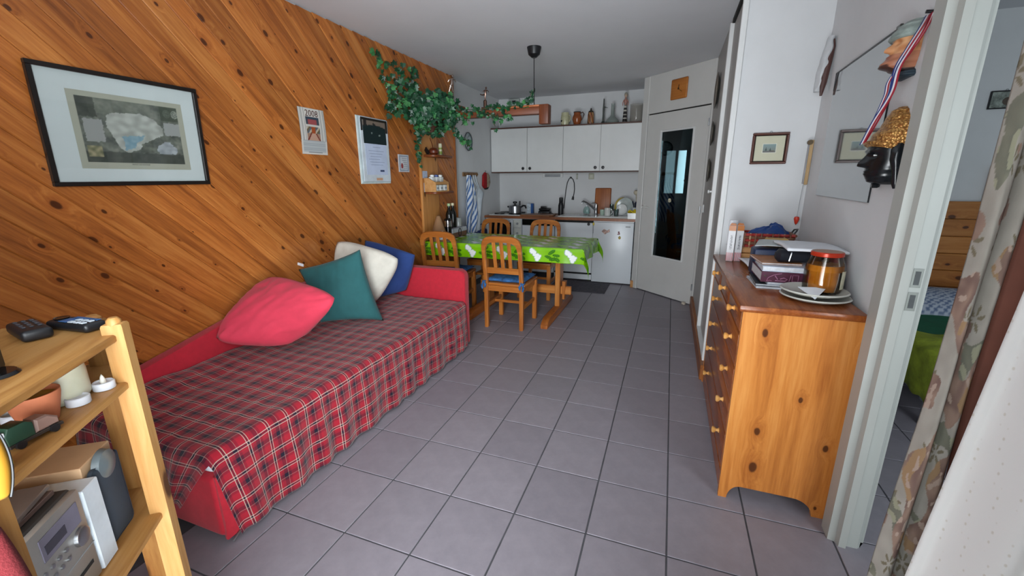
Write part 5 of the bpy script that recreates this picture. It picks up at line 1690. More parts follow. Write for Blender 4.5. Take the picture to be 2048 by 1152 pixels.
# ------------------------------------------------------------------ ivy
random.seed(11)
ivy = thing('ivy', 'trailing green ivy in a pot on the pine wall, climbing along the beam', 'ivy', (-2.2, 3.72, 1.78))
bm = BM(); lathe(bm, [(0, 0), (0.055, 0), (0.075, 0.11), (0.078, 0.12), (0.068, 0.12), (0.06, 0.1), (0, 0.1)], 22); obj('pot', bm, plain('ivy_pot', '4A2A1C', 0.7), ivy)
M_leaf = []
for nm_, c_ in (('leaf_dark', '17402A'), ('leaf_mid', '215232'), ('leaf_light', '3E7A45')):
    M_leaf.append(plain(nm_, c_, 0.4, var=0.2, scale=18))
def leaf_verts(sz):
    pts = [(0, 0), (0.32, -0.12), (0.62, 0.08), (0.46, 0.36), (0.62, 0.62), (0.26, 0.62), (0, 1.05), (-0.26, 0.62), (-0.62, 0.62), (-0.46, 0.36), (-0.62, 0.08), (-0.32, -0.12)]
    return [(x * sz, y * sz, -abs(x) * 0.28 * sz - 0.12 * sz * y * y) for x, y in pts]
def leaf_bm(bm, M, sz, mi):
    vs = [bm.verts.new(M @ Vector(p)) for p in leaf_verts(sz)]
    c = bm.verts.new(M @ Vector((0, 0.4 * sz, 0.0)))
    for i in range(len(vs)):
        f = bm.faces.new((c, vs[i], vs[(i + 1) % len(vs)])); f.material_index = mi
protos = []
for mi in range(3):
    bm = BM(); leaf_bm(bm, Matrix(), 0.042, 0)
    me = bpy.data.meshes.new('leaf'); bm.to_mesh(me); bm.free(); me.materials.append(M_leaf[mi]); protos.append(me)
stems = BM(); mass = BM()
nleaf = [0]
O = Vector((-2.2, 3.72, 1.78))
def put_leaf(p, nrm, sz, single):
    nrm = (nrm + Vector((random.gauss(0, .45), random.gauss(0, .45), random.gauss(0, .45)))).normalized()
    up = Vector((random.gauss(0, .6), random.gauss(0, .6), -0.5 + random.gauss(0, .5)))
    x = up.cross(nrm).normalized(); y = nrm.cross(x)
    p = Vector(p); p.x = max(p.x, -2.33)
    mi = random.choices((0, 1, 2), (5, 4, 2))[0]
    M = Matrix(((x.x, y.x, nrm.x, p.x - O.x), (x.y, y.y, nrm.y, p.y - O.y), (x.z, y.z, nrm.z, p.z - O.z), (0, 0, 0, 1)))
    if single and nleaf[0] < 240:
        nleaf[0] += 1
        o = bpy.data.objects.new('leaf', protos[mi]); C.objects.link(o); o.parent = ivy
        o.matrix_local = M @ Matrix.Scale(sz / 0.042, 4)
    else:
        leaf_bm(mass, M, sz, mi)
view = Vector((0.55, -0.75, -0.1))
def stem(pts, n, spread, sz=0.045, single=True, r_=0.003):
    pts = [Vector(p) for p in pts]
    tube(stems, [p - O for p in pts], r_, 5)
    for k in range(n):
        f_ = (k + random.random()) / n * (len(pts) - 1)
        i = min(int(f_), len(pts) - 2)
        p = pts[i].lerp(pts[i + 1], f_ - i) + Vector((abs(random.gauss(0, spread * 0.6)), random.gauss(0, spread), random.gauss(0, spread)))
        put_leaf(p, view, sz * random.uniform(0.75, 1.2), single)
# climbing runners on the wall
stem([(-2.30, 3.62, 1.95), (-2.33, 3.42, 2.06), (-2.33, 3.26, 2.12), (-2.335, 3.20, 2.25), (-2.335, 3.13, 2.36)], 26, 0.022)
stem([(-2.30, 3.62, 1.95), (-2.33, 3.45, 2.16), (-2.33, 3.44, 2.26), (-2.335, 3.36, 2.30)], 22, 0.03)
stem([(-2.30, 3.66, 1.98), (-2.33, 3.60, 2.20), (-2.33, 3.66, 2.29), (-2.335, 3.70, 2.33)], 22, 0.03)
stem([(-2.28, 3.55, 1.95), (-2.30, 3.30, 2.0), (-2.32, 3.26, 1.97), (-2.33, 3.3, 1.90)], 30, 0.035)
# main bush
for k in range(520):
    th, ph = random.uniform(0, 2 * PI), random.gauss(0, 0.55)
    rr = random.uniform(0.4, 1.0) ** 0.5
    c = Vector((-2.12, 3.70, 1.955))
    p = c + Vector((math.cos(th) * math.cos(ph) * 0.17 * rr, math.sin(th) * math.cos(ph) * 0.33 * rr + 0.02, math.sin(ph) * 0.19 * rr + 0.03 * math.cos(th)))
    put_leaf(p, view + (p - c) * 1.5, 0.045 * random.uniform(0.8, 1.25), k % 5 == 0)
for k in range(90):
    p = Vector((-2.2, 3.45, 2.02)) + Vector((random.gauss(0, 0.04), random.gauss(0, 0.12), random.gauss(0, 0.09)))
    put_leaf(p, view, 0.045 * random.uniform(0.8, 1.2), k % 3 == 0)
# hanging strands
stem([(-2.25, 3.58, 1.9), (-2.28, 3.60, 1.78), (-2.29, 3.62, 1.62), (-2.29, 3.63, 1.5)], 26, 0.014, 0.04)
stem([(-2.1, 3.85, 1.9), (-2.0, 3.86, 1.78), (-1.93, 3.86, 1.70), (-1.86, 3.86, 1.66)], 22, 0.018, 0.042)
# along the beam, with an upright tip by the lamp cord
stem([(-2.05, 3.80, 1.99), (-1.9, 3.80, 1.985), (-1.75, 3.80, 1.97), (-1.6, 3.805, 1.985), (-1.45, 3.80, 1.98), (-1.34, 3.805, 1.99), (-1.25, 3.81, 2.0)], 62, 0.022, 0.036)
stem([(-1.27, 3.83, 2.0), (-1.24, 3.85, 2.04), (-1.245, 3.86, 2.08), (-1.21, 3.86, 2.12)], 16, 0.012, 0.03)
stem([(-1.75, 3.80, 1.97), (-1.6, 3.79, 1.92), (-1.5, 3.79, 1.89), (-1.42, 3.80, 1.90)], 26, 0.022, 0.034)
stem([(-1.6, 3.79, 1.92), (-1.58, 3.79, 1.86), (-1.56, 3.79, 1.82)], 5, 0.012, 0.03)
stem([(-2.0, 3.82, 1.95), (-1.9, 3.80, 1.91), (-1.82, 3.80, 1.88)], 16, 0.02, 0.036)
obj('stems', stems, plain('ivy_stem', '4A4A2C', 0.7), ivy)
fo = obj('foliage', mass, M_leaf, ivy, None); fo['kind'] = 'stuff'
# ------------------------------------------------------------------ right wall: small picture, poster, masks, ribbon, thermometer
def xw(y): return 0.702 + (y - 1.745) * 0.0421
RZ = R(177.59)
sp_ = thing('small_picture', 'little brown framed picture of sailing boats on the white wall', 'picture', (0.531, 3.05, 1.5265))
def framebars(bm, hw, hh, b, y0, y1, bev=0.002):
    for a in ((-hw, hw, hh - b, hh), (-hw, hw, -hh, -hh + b), (-hw, -hw + b, -hh + b, hh - b), (hw - b, hw, -hh + b, hh - b)):
        box(bm, a[0], a[1], y0, y1, a[2], a[3], bev)
bm = BM(); framebars(bm, 0.096, 0.09, 0.013, -0.02, -0.001, 0.003); obj('frame', bm, plain('mahogany', '4E2A20', 0.35, var=0.1, scale=30), sp_)
bm = BM(); framebars(bm, 0.083, 0.077, 0.005, -0.016, -0.002); obj('inner_slip', bm, plain('slip_dark', '1E100C', 0.4), sp_)
boxo('mount', plain('mount_cream', 'B9B7A0', 0.6, var=0.02), sp_, -0.08, 0.08, -0.008, -0.003, -0.074, 0.074, 0)
boxo('mount_bevel', plain('bevel_white', 'D0D0C4', 0.6), sp_, -0.037, 0.037, -0.009, -0.0075, -0.026, 0.028, 0)
def boats(u, v):
    c = mixc((112, 118, 112), (120, 142, 142), v)
    if v < 0.18: c = (98, 98, 96)
    for cx, h_ in ((0.25, 0.45), (0.58, 0.38)):
        if 0.2 < v < 0.2 + h_ and abs(u - cx) < 0.09 * (1 - (v - 0.2) / h_): c = (62, 78, 76)
    if 0.16 < v < 0.22 and 0.5 < u < 0.9: c = (84, 70, 60)
    return c
printed('boat_print', lambda u, v: (-0.034 + u * 0.068, -0.0096, -0.023 + v * 0.048), 40, 30, boats, vcol('boat_ink', 0.5), sp_, 0)
bm = BM(); tube(bm, [(0.006 * math.cos(k * PI / 4), -0.004, 0.093 + 0.006 * math.sin(k * PI / 4)) for k in range(8)], 0.0016, 6, True); obj('hanging_ring', bm, M_grey, sp_)

po = thing('glass_poster', 'large frameless grey print under glass beside the bedroom door', 'poster', (xw(2.40), 2.40, 1.566), RZ)
def poster_paint(u, v):
    c = mixc((66, 74, 76), (88, 96, 98), sstep(0.1, 0.9, 1 - abs(v - 0.5)))
    n_ = 0.0
    for k, (cx, w_) in enumerate(((0.18, 0.020), (0.30, 0.03), (0.44, 0.03), (0.60, 0.05), (0.74, 0.03))):
        d = abs(u - cx - 0.05 * math.sin(v * 5 + k)) / w_
        if d < 1 and 0.34 < v < 0.70: n_ = max(n_, (1 - d * d) * sstep(0.34, 0.45, v) * sstep(0.72, 0.58, v))
    c = mixc(c, (118, 122, 122), n_ * 0.5)
    if v < 0.22: c = mixc(c, (70, 78, 82), 0.6)
    if v > 0.93: c = mixc(c, (60, 66, 68), 0.6)
    return c
boxo('backing', M_black, po, 0.001, 0.006, -0.385, 0.385, -0.302, 0.302, 0)
printed('print', lambda u, v: (0.0065, (u - 0.5) * 0.768, (v - 0.5) * 0.602), 90, 70, poster_paint, vcol('poster_ink', 0.05, 1.0, coat=1.0), po, 0)
boxo('top_strip', plain('strip_black', '121416', 0.4), po, 0.006, 0.0085, -0.385, 0.385, 0.2985, 0.305, 0)
bm = BM(); prism(bm, [(-0.385, 0.303), (-0.385, 0.22), (-0.33, 0.303)], 'x', 0.0068, 0.008); obj('corner_piece', bm, plain('strip_black', '121416', 0.4), po, None)
bm = BM(); box(bm, 0.006, 0.016, 0.355, 0.39, 0.295, 0.309, 0.002); obj('clip', bm, plain('clip_dark2', '3A3A38', 0.3), po)


def half_head(bm, rows, na=36, nose=None, eyes=None, lips=None):
    """rows: (z, front, halfwidth); local x out of the wall, y across, z up"""
    def samp(z):
        for (z0, f0, w0), (z1, f1, w1) in zip(rows, rows[1:]):
            if z <= z1:
                t = sstep(0, 1, (z - z0) / (z1 - z0)); return lerp(f0, f1, t), lerp(w0, w1, t)
        return rows[-1][1:]
    zs = [rows[0][0] + (rows[-1][0] - rows[0][0]) * k / 44 for k in range(45)]
    G = []
    for z in zs:
        f_, w_ = samp(z); row = []
        for k in range(na + 1):
            a = -PI / 2 + PI * k / na
            ca = max(0.0, math.cos(a))
            x = f_ * ca ** 0.75; y = w_ * math.sin(a)
            if nose:
                z0, z1, h_, wd = nose
                if z0 - 0.008 < z < z1:
                    pr_ = sstep(z1, z0 + 0.004, z) if z > z0 else sstep(z0 - 0.008, z0, z)
                    x += h_ * pr_ * math.exp(-(y / (wd * (0.6 + 0.6 * pr_))) ** 2)
            if eyes:
                ez, ey, dp = eyes
                x -= dp * math.exp(-((z - ez) / 0.007) ** 2 - ((abs(y) - ey) / 0.014) ** 2)
                x += dp * 0.7 * math.exp(-((z - ez - 0.015) / 0.006) ** 2 - ((abs(y) - ey) / 0.02) ** 2)
            if lips:
                lz, dp = lips
                x += dp * (math.exp(-((z - lz - 0.004) / 0.0035) ** 2) + math.exp(-((z - lz + 0.005) / 0.004) ** 2)) * math.exp(-(y / 0.022) ** 2)
            row.append(bm.verts.new((x, y, z)))
        G.append(row)
    for i in range(len(G) - 1):
        for k in range(na):
            bm.faces.new((G[i][k], G[i][k + 1], G[i + 1][k + 1], G[i + 1][k]))
    bm.faces.new(G[0]); bm.faces.new(G[-1][::-1])
    bm.faces.new([r_[0] for r_ in G] + [r_[-1] for r_ in reversed(G)])

# black and gold head
bh = thing('black_mask', 'black carved head with a gold crown hung on the right wall', 'mask', (xw(1.865) - 0.001, 1.865, 1.335), RZ)
M_blk = plain('black_lacquer', '14171A', 0.22, var=0.25, scale=14)
bm = BM(); half_head(bm, [(0, 0.04, 0.035), (0.010, 0.066, 0.047), (0.03, 0.074, 0.058), (0.055, 0.075, 0.066), (0.085, 0.074, 0.072), (0.11, 0.078, 0.075), (0.135, 0.076, 0.076), (0.15, 0.07, 0.075)], nose=(0.062, 0.112, 0.027, 0.011), eyes=(0.096, 0.03, 0.008), lips=(0.04, 0.006))
obj('face', bm, M_blk, bh, 1.2)
g = N('gold_leaf'); tc = g.n('TexCoord')
v_ = g.n('TexVoronoi'); g.l(tc.outputs['Object'], v_.inputs['Vector']); v_.inputs['Scale'].default_value = 140
g.l(g.ramp(v_.outputs['Distance'], [(0.1, lin('D8A860')), (0.8, lin('8A5422'))]), g.b.inputs['Base Color']); g.set(Metallic=0.55, Roughness=0.35); g.bump(v_.outputs['Distance'], 0.9, 0.004)
M_gold = g.m
bm = BM(); half_head(bm, [(0.118, 0.080, 0.079), (0.13, 0.083, 0.082), (0.16, 0.072, 0.08), (0.19, 0.052, 0.07), (0.215, 0.045, 0.052), (0.238, 0.034, 0.034), (0.25, 0.018, 0.016)])
for v in bm.verts:                                    # the brow line dips at the temples
    if v.co.z < 0.135: v.co.z += 0.022 * (v.co.x / 0.083) - 0.012
cr = obj('crown', bm, M_gold, bh, 1.2)
bm = BM(); tube(bm, [(0.086 * math.cos(a) ** 0.75 if math.cos(a) > 0 else 0.0, 0.083 * math.sin(a), 0.128 + 0.022 * max(0, math.cos(a)) - 0.01) for a in [R(-88 + k * 8) for k in range(23)]], 0.006, 8); obj('crown_band', bm, M_gold, cr)
for s in (-1, 1):
    bm = BM(); tube(bm, [(0.016, s * 0.076, 0.125), (0.024, s * 0.083, 0.112), (0.024, s * 0.083, 0.08), (0.016, s * 0.079, 0.045), (0.010, s * 0.078, 0.005), (0.008, s * 0.078, -0.012)], [0.012, 0.018, 0.016, 0.012, 0.012, 0.007], 10); obj('ear', bm, M_blk, bh, 1.2)
    bm = BM(); tube(bm, [(0.064, s * 0.022, 0.0955), (0.067, s * 0.03, 0.097), (0.062, s * 0.038, 0.096)], [0.001, 0.003, 0.001], 6); obj('eye', bm, M_porc, bh)
bm = BM(); box(bm, 0.03, 0.05, -0.01, 0.01, -0.012, 0.003, 0.003); obj('neck_peg', bm, M_blk, bh)
# sailor head
sh = thing('sailor_mask', 'bearded sailor head in a grey cap hung on the right wall', 'mask', (xw(1.90) - 0.001, 1.90, 1.69), RZ)
bm = BM(); half_head(bm, [(0, 0.03, 0.03), (0.014, 0.058, 0.04), (0.026, 0.085, 0.045), (0.036, 0.082, 0.05), (0.05, 0.066, 0.054), (0.075, 0.056, 0.056), (0.10, 0.054, 0.057), (0.125, 0.052, 0.057)], nose=(0.073, 0.106, 0.022, 0.008), eyes=(0.094, 0.022, 0.006), lips=(0.053, 0.004))
bmesh.ops.subdivide_edges(bm, edges=[], cuts=1)
o = obj('face', bm, vcol('face_paint', 0.35), sh, 1.2)
def face_p(c):
    if c.z < 0.034 and c.x > 0.05 and abs(c.y) < 0.03: return (70, 44, 36)
    if c.z < 0.016: return (60, 44, 40)
    if 0.046 < c.z < 0.06 and c.x > 0.055 and abs(c.y) < 0.02: return (140, 84, 66)
    n_ = clamp(0.5 + nz(c.y * 60, c.z * 60, 2))
    if c.z < 0.06: return mixc((150, 92, 66), (172, 116, 88), n_)
    return mixc((178, 118, 76), (206, 156, 112), n_)
fig_p(o, face_p)
bm = BM(); half_head(bm, [(0.106, 0.064, 0.063), (0.112, 0.069, 0.066), (0.125, 0.064, 0.065), (0.145, 0.05, 0.056), (0.158, 0.034, 0.04), (0.163, 0.012, 0.015)]); obj('cap', bm, plain('cap_grey', '86928C', 0.6, var=0.12, scale=40, bump=0.3, bscale=200), sh, 1.2)
for s in (-1, 1):
    bm = BM(); tube(bm, [(0.012, s * 0.056, 0.085), (0.018, s * 0.061, 0.08), (0.016, s * 0.06, 0.066)], [0.006, 0.009, 0.005], 8); obj('ear', bm, plain('skin_tan', 'B07C54', 0.4), sh, 1.2)
    bm = BM(); tube(bm, [(0.048, s * 0.015, 0.104), (0.05, s * 0.022, 0.107), (0.044, s * 0.03, 0.105)], [0.002, 0.003, 0.002], 6); obj('brow', bm, plain('brow_brown', '5E3A28', 0.7), sh)
bm = BM(); half_head(bm, [(-0.012, 0.03, 0.05), (-0.006, 0.045, 0.056), (0.004, 0.042, 0.052), (0.01, 0.03, 0.045)]); obj('collar', bm, plain('collar_navy', '24343E', 0.5), sh, 1.2)
# tricolour medal ribbon hung over both heads
rb = thing('medal_ribbon', 'blue, white and red medal ribbon hung over the sailor head', 'ribbon', (0, 0, 0))
def smooth_path(pts, n):
    out = []
    for k in range(n + 1):
        f_ = k / n * (len(pts) - 1); i = min(int(f_), len(pts) - 2); t = f_ - i
        p0, p1, p2, p3 = [Vector(pts[clamp(j, 0, len(pts) - 1)]) for j in (i - 1, i, i + 1, i + 2)]
        out.append(0.5 * ((2 * p1) + (p2 - p0) * t + (2 * p0 - 5 * p1 + 4 * p2 - p3) * t * t + (3 * p1 - p0 - 3 * p2 + p3) * t ** 3))
    return out
def rib_paint(u, v): return (34, 52, 110) if v < 0.3 else (206, 206, 208) if v < 0.62 else (150, 34, 48)
for k, pts in enumerate(([(0.697, 1.822, 1.845), (0.670, 1.782, 1.80), (0.650, 1.79, 1.745), (0.638, 1.805, 1.695), (0.64, 1.815, 1.62), (0.628, 1.845, 1.545), (0.606, 1.855, 1.475)],
                         [(0.698, 1.815, 1.845), (0.672, 1.775, 1.79), (0.652, 1.782, 1.735), (0.64, 1.795, 1.69), (0.636, 1.80, 1.62), (0.616, 1.832, 1.54), (0.600, 1.848, 1.470)],
                         [(0.70, 1.80, 1.842), (0.676, 1.768, 1.79), (0.656, 1.778, 1.735), (0.632, 1.82, 1.665), (0.632, 1.83, 1.62), (0.624, 1.85, 1.555), (0.604, 1.852, 1.474)])):
    path = smooth_path(pts, 40)
    w_ = 0.019 if k < 2 else 0.013
    acr = Vector((0.35, -0.93, 0.1)).normalized()
    def fn(u, v, path=path, w_=w_, k=k):
        p = path[min(40, int(round(u * 40)))]
        tw = 0.5 * math.sin(u * 5 + k * 2)
        return p + (Vector((0.42, -0.85, 0.25 + tw * 0.3)).normalized() * (v - 0.5) * w_)
    printed('ribbon_strand', fn, 40, 18, rib_paint, vcol('ribbon_print', 0.6), rb, 0.0012)
bm = BM(); cyl(bm, (0.704, 1.81, 1.848), (0.685, 1.812, 1.85), 0.005, n=10); obj('hook', bm, M_black, rb)
# thermometer stick with a red bob
th = thing('thermometer', 'slim wooden thermometer strip hanging in the wall corner', 'thermometer', (0.745, 3.0, 1.44))
boxo('wood_strip', pine('strip_wood', 'z', light='BFA27A', mid='B2946A', dark='9C7E54', knots=0), th, -0.018, 0.0, -0.006, 0.004, -0.125, 0.125, 0.002)
boxo('glass_tube', plain('tube_silver', 'A8ACB0', 0.15, metal=0.6), th, -0.028, -0.018, -0.005, 0.003, -0.12, 0.10, 0.002)
bm = BM(); cyl(bm, (-0.02, -0.014, 0.112), (-0.02, 0.004, 0.112), 0.014, n=14); obj('knob', bm, plain('knob_bronze', '5A4A34', 0.4), th)
bm = BM(); tube(bm, [(-0.02, 0, -0.125), (-0.022, 0, -0.22), (-0.024, 0, -0.31)], 0.0015, 6); obj('string', bm, M_grey, th)
bm = BM(); lathe(bm, [(0, -0.052), (0.008, -0.04), (0.015, -0.015), (0.012, -0.003), (0, 0.0)], 14, (-0.024, 0, -0.31)); obj('red_bob', bm, plain('bob_red', 'C0331E', 0.4), th)
# crumpled white wrapper with a long brown sheath in the corner
wr = thing('wrapped_sheath', 'long brown sheath in crumpled white film high in the wall corner', 'ornament', (0.735, 2.92, 1.93))
bm = BM(); tube(bm, [(-0.02, -0.02, -0.145), (-0.016, -0.015, -0.08), (-0.006, -0.005, 0.03), (0.004, 0.0, 0.10), (0.006, 0.0, 0.135)], [0.006, 0.016, 0.017, 0.012, 0.003], 8); obj('sheath', bm, plain('sheath_brown', '4A302C', 0.5), wr)
def film(u, v):
    a = u * 2 * PI
    r_ = 0.022 + 0.012 * nz(u * 6, v * 7, 3) + 0.012 * math.sin(v * PI)
    z = lerp(-0.12, 0.15, v)
    return (-0.034 + 0.03 * v + 0.7 * r_ * math.cos(a), 0.012 + r_ * math.sin(a), z)
bm = BM(); sheet(bm, film, 24, 30); obj('film', bm, plain('film_white', 'B4B6B8', 0.35, var=0.04), wr, 0.5)

# ------------------------------------------------------------------ on the chest of drawers
CT = 0.8825
def flatplate(label, loc, r_):
    return plate('plate', label, loc, r_, (0, 0, 0), plain('plate_cream', 'C4C3BA', 0.2, var=0.02), plain('plate_cream', 'C4C3BA', 0.2, var=0.02), 'plates on the chest')
flatplate('lower white plate of the stack under the honey jar', (0.575, 1.955, CT), 0.122)
flatplate('upper white plate of the stack under the honey jar', (0.57, 1.958, CT + 0.0215), 0.118)
bm = BM(); prism(bm, [(-0.05, 0.04), (0.05, 0.05), (-0.012, -0.055)], 'z', 0, 0.0015); tag(obj('paper_napkin', bm, M_paper, None, None, (0.555, 1.885, CT + 0.0435), (R(14), 0, 0)), 'white paper napkin corner poking out from the plates', 'napkin')
jr = thing('honey_jar', 'big glass jar of amber honey with a red-rimmed lid on the plates', 'jar', (0.602, 1.985, CT + 0.029))
prof = [(0, 0), (0.058, 0.0), (0.066, 0.008), (0.068, 0.03), (0.068, 0.085), (0.064, 0.115), (0.054, 0.14), (0.051, 0.15)]
bm = BM(); lathe(bm, prof + [(0.049, 0.15), (0.052, 0.138), (0.0655, 0.085), (0.0655, 0.03), (0.063, 0.01), (0, 0.004)], 40); obj('glass_body', bm, glass('jar_clear', 'F6F2EA', 0.03, 1.35), jr)
g = N('honey'); tc = g.n('TexCoord'); sep = g.n('SeparateXYZ'); g.l(tc.outputs['Object'], sep.inputs[0])
g.l(g.ramp(g.noise(tc.outputs['Object'], 22, 3, 0.5), [(0.3, lin('A2641A')), (0.7, lin('BC7C24'))]), g.b.inputs['Base Color'])
g.set(Roughness=0.12, Subsurface_Weight=0.15); g.b.inputs['Subsurface Radius'].default_value = (0.03, 0.015, 0.004)
bm = BM(); lathe(bm, [(0, 0.005), (0.061, 0.009), (0.065, 0.03), (0.065, 0.085), (0.062, 0.112), (0.0, 0.113)], 36); obj('honey', bm, g.m, jr)
bm = BM(); lathe(bm, [(0.0535, 0.146), (0.056, 0.148), (0.056, 0.16), (0.053, 0.164)], 40); ld = obj('lid_rim', bm, plain('lid_red', 'B2341E', 0.25, metal=0.3), jr)
bm = BM(); lathe(bm, [(0.053, 0.164), (0.03, 0.165), (0, 0.165)], 40); obj('lid_top', bm, plain('lid_top', 'A87A5E', 0.3, metal=0.3), jr)
def lab(u, v):
    a = R(-52 + u * 62)
    return (0.0692 * math.cos(a), 0.0692 * math.sin(a), 0.022 + v * 0.072)
bm = BM(); sheet(bm, lab, 14, 6); obj('label', bm, plain('label_cream', 'B9B59C', 0.6, var=0.1, scale=40), jr, 3.0)

def book(name, label, x0, x1, y0, y1, z0, z1, cov, rz=0.0, spine='front', group=None, cat='book'):
    t = thing(name, label, cat, ((x0 + x1) / 2, (y0 + y1) / 2, z0), rz, group)
    hx, hy, h = (x1 - x0) / 2, (y1 - y0) / 2, z1 - z0
    c = min(0.003, h * 0.2)
    pm = plain('page_edge', 'C6C8CC', 0.8, var=0.06, scale=80)
    cm = plain('cover_' + cov, cov, 0.45, var=0.12, scale=20)
    boxo('pages', pm, t, -hx + 0.002, hx - 0.002, -hy + 0.002, hy - 0.002, c, h - c, 0)
    bm = BM(); box(bm, -hx, hx, -hy, hy, 0, c); box(bm, -hx, hx, -hy, hy, h - c, h)
    if spine == 'front': box(bm, -hx, hx, -hy, -hy + c, c, h - c)
    obj('cover', bm, cm, t, None)
    return t
gs = 'books and papers stacked on the chest'
YS = 2.088
book('magazine', 'pale magazine at the very bottom of the stack', 0.385, 0.66, YS - 0.0, YS + 0.22, CT, CT + 0.009, 'B8BDC4', R(2), 'none', gs, 'magazine')
book('magazine', 'dark magazine, second from the bottom of the stack', 0.39, 0.655, YS + 0.002, YS + 0.22, CT + 0.0095, CT + 0.019, '2C3038', R(-2), 'none', gs, 'magazine')
book('booklet', 'white booklet just under the maroon binder', 0.43, 0.68, YS - 0.0, YS + 0.2, CT + 0.0195, CT + 0.031, 'A9B4C2', 0, 'none', gs, 'booklet')
bn = book('binder', 'thick maroon binder with pale emblem on its spine', 0.402, 0.708, YS - 0.006, YS + 0.24, CT + 0.0315, CT + 0.077, '4A1730', 0, 'front', gs, 'binder')
M_rose = plain('rose_ink', 'A06A86', 0.6)
fy = -0.1235
def spine_line(pts, r_=0.0012):
    bm = BM(); tube(bm, [(x, fy, z) for x, z in pts], r_, 5); obj('spine_emblem', bm, M_rose, bn)
spine_line([(-0.13, 0.004), (-0.125, 0.02), (-0.105, 0.033), (-0.075, 0.041)])
spine_line([(-0.13, 0.004), (-0.118, 0.008), (-0.11, 0.006)])
spine_line([(-0.10, 0.03), (-0.088, 0.014), (-0.098, 0.008), (-0.06, 0.008), (-0.052, 0.016), (-0.066, 0.022), (-0.08, 0.016)], 0.002)
spine_line([(-0.045, 0.008), (-0.04, 0.036)]); spine_line([(-0.034, 0.008), (-0.034, 0.036), (-0.012, 0.036), (-0.012, 0.008), (-0.034, 0.008)])
spine_line([(0.005, 0.008), (0.008, 0.036)]); spine_line([(0.015, 0.008), (0.015, 0.036)])
bm = BM(); cyl(bm, (-0.138, fy, 0.027), (-0.138, fy - 0.002, 0.027), 0.004, n=12); obj('rivet', bm, M_chrome, bn)
bm = BM(); box(bm, 0.098, 0.106, fy - 0.001, fy + 0.001, 0.012, 0.035); box(bm, 0.088, 0.106, fy - 0.001, fy + 0.001, 0.018, 0.026); obj('spine_mark', bm, M_paper, bn, None)
book('book', 'thick white book on the maroon binder', 0.408, 0.66, YS + 0.0, YS + 0.22, CT + 0.0775, CT + 0.099, 'BFC6D4', R(-1.5), 'none', gs)
book('album', 'orange-covered album under the black glasses case', 0.40, 0.56, YS + 0.05, YS + 0.27, CT + 0.0995, CT + 0.108, 'B07A55', R(4), 'none', gs, 'album')
bx = thing('blue_case', 'flat navy blue case lying behind the glasses case', 'case', (0.47, YS + 0.33, CT + 0.0))
bm = BM(); box(bm, -0.06, 0.12, -0.07, 0.05, 0, 0.135, 0.012, 2); obj('case_body', bm, plain('case_blue', '1E2E52', 0.5), bx)
gcase = thing('glasses_case', 'black glasses case with a zip lying on the white book', 'case', (0.545, YS + 0.085, CT + 0.1085))
bm = BM(); tube(bm, [(-0.085, -0.01, 0.030), (-0.07, -0.01, 0.031), (0.03, 0.0, 0.031), (0.085, 0.0, 0.029), (0.1, 0.0, 0.026)], [0.014, 0.030, 0.030, 0.027, 0.012], 14); obj('case_body', bm, plain('case_black', '16181F', 0.35), gcase)
bm = BM(); tube(bm, [(-0.035, -0.041, 0.012), (-0.032, -0.042, 0.032), (-0.028, -0.036, 0.05)], 0.0035, 6); obj('zip', bm, M_steel, gcase)
sh2 = thing('paper_sheaf', 'thick sheaf of white papers lying over the glasses case', 'papers', (0.60, YS + 0.12, CT + 0.170), 0, gs)
bm = BM(); sheet(bm, lambda u, v: ((u - 0.5) * 0.22 + 0.0, (v - 0.5) * 0.30 + 0.03, 0.006 + 0.006 * math.sin(u * 2 + 1) + 0.004 * math.sin(v * 4)), 12, 12); solid(obj('sheets', bm, M_paper, sh2, 3.0), 0.01)
bm = BM(); sheet(bm, lambda u, v: (-0.20 + u * 0.2 + 0.05 * v, 0.02 + v * 0.2, -0.005 + 0.004 * math.sin(u * 5) + 0.006 * v), 10, 10)
tag(solid(obj('paper_sheet', bm, plain('sheet_grey', 'B9C0C0', 0.7, var=0.05), None, 3.0, (0.60, YS + 0.20, CT + 0.162)), 0.002), 'single printed sheet left of the paper sheaf', 'paper')
t = thing('wax_packet', 'small yellow packet with dark lettering behind the loose sheet', 'packet', (0.535, YS + 0.44, CT + 0.0))
boxo('packet', plain('packet_yellow', 'B9913A', 0.5), t, -0.05, 0.05, -0.03, 0.03, 0, 0.168, 0.004)
text('packet_lettering', 'UK', 0.026, plain('ink_brown2', '4A3018', 0.6), t, frame_m((-0.015, -0.0303, 0.15), (1, 0, 0), (0, 0, 1)))
t = thing('pink_box', 'small crimson box tucked at the right behind the jar', 'box', (0.69, YS + 0.06, CT + 0.0995))
boxo('box', plain('box_crimson', '9A1F3E', 0.5), t, -0.02, 0.015, -0.03, 0.03, 0, 0.05, 0.003)
t = thing('orange_tag', 'small orange tag below the right end of the binder', 'tag', (0.69, YS - 0.012, CT + 0.0015))
boxo('tag', plain('tag_orange', 'A8623F', 0.6), t, -0.012, 0.014, -0.002, 0.002, 0, 0.026, 0.001)
bm = BM(); sheet(bm, lambda u, v: (-0.03 + u * 0.13 + 0.02 * (1 - v), -0.11 + v * 0.24, 0.008 + 0.005 * math.sin(v * 3)), 8, 8); tag(solid(obj('envelope', bm, M_paper, None, 3.0, (0.43, 2.63, CT + 0.012)), 0.008), 'white envelopes lying flat on the chest behind the books', 'envelope')
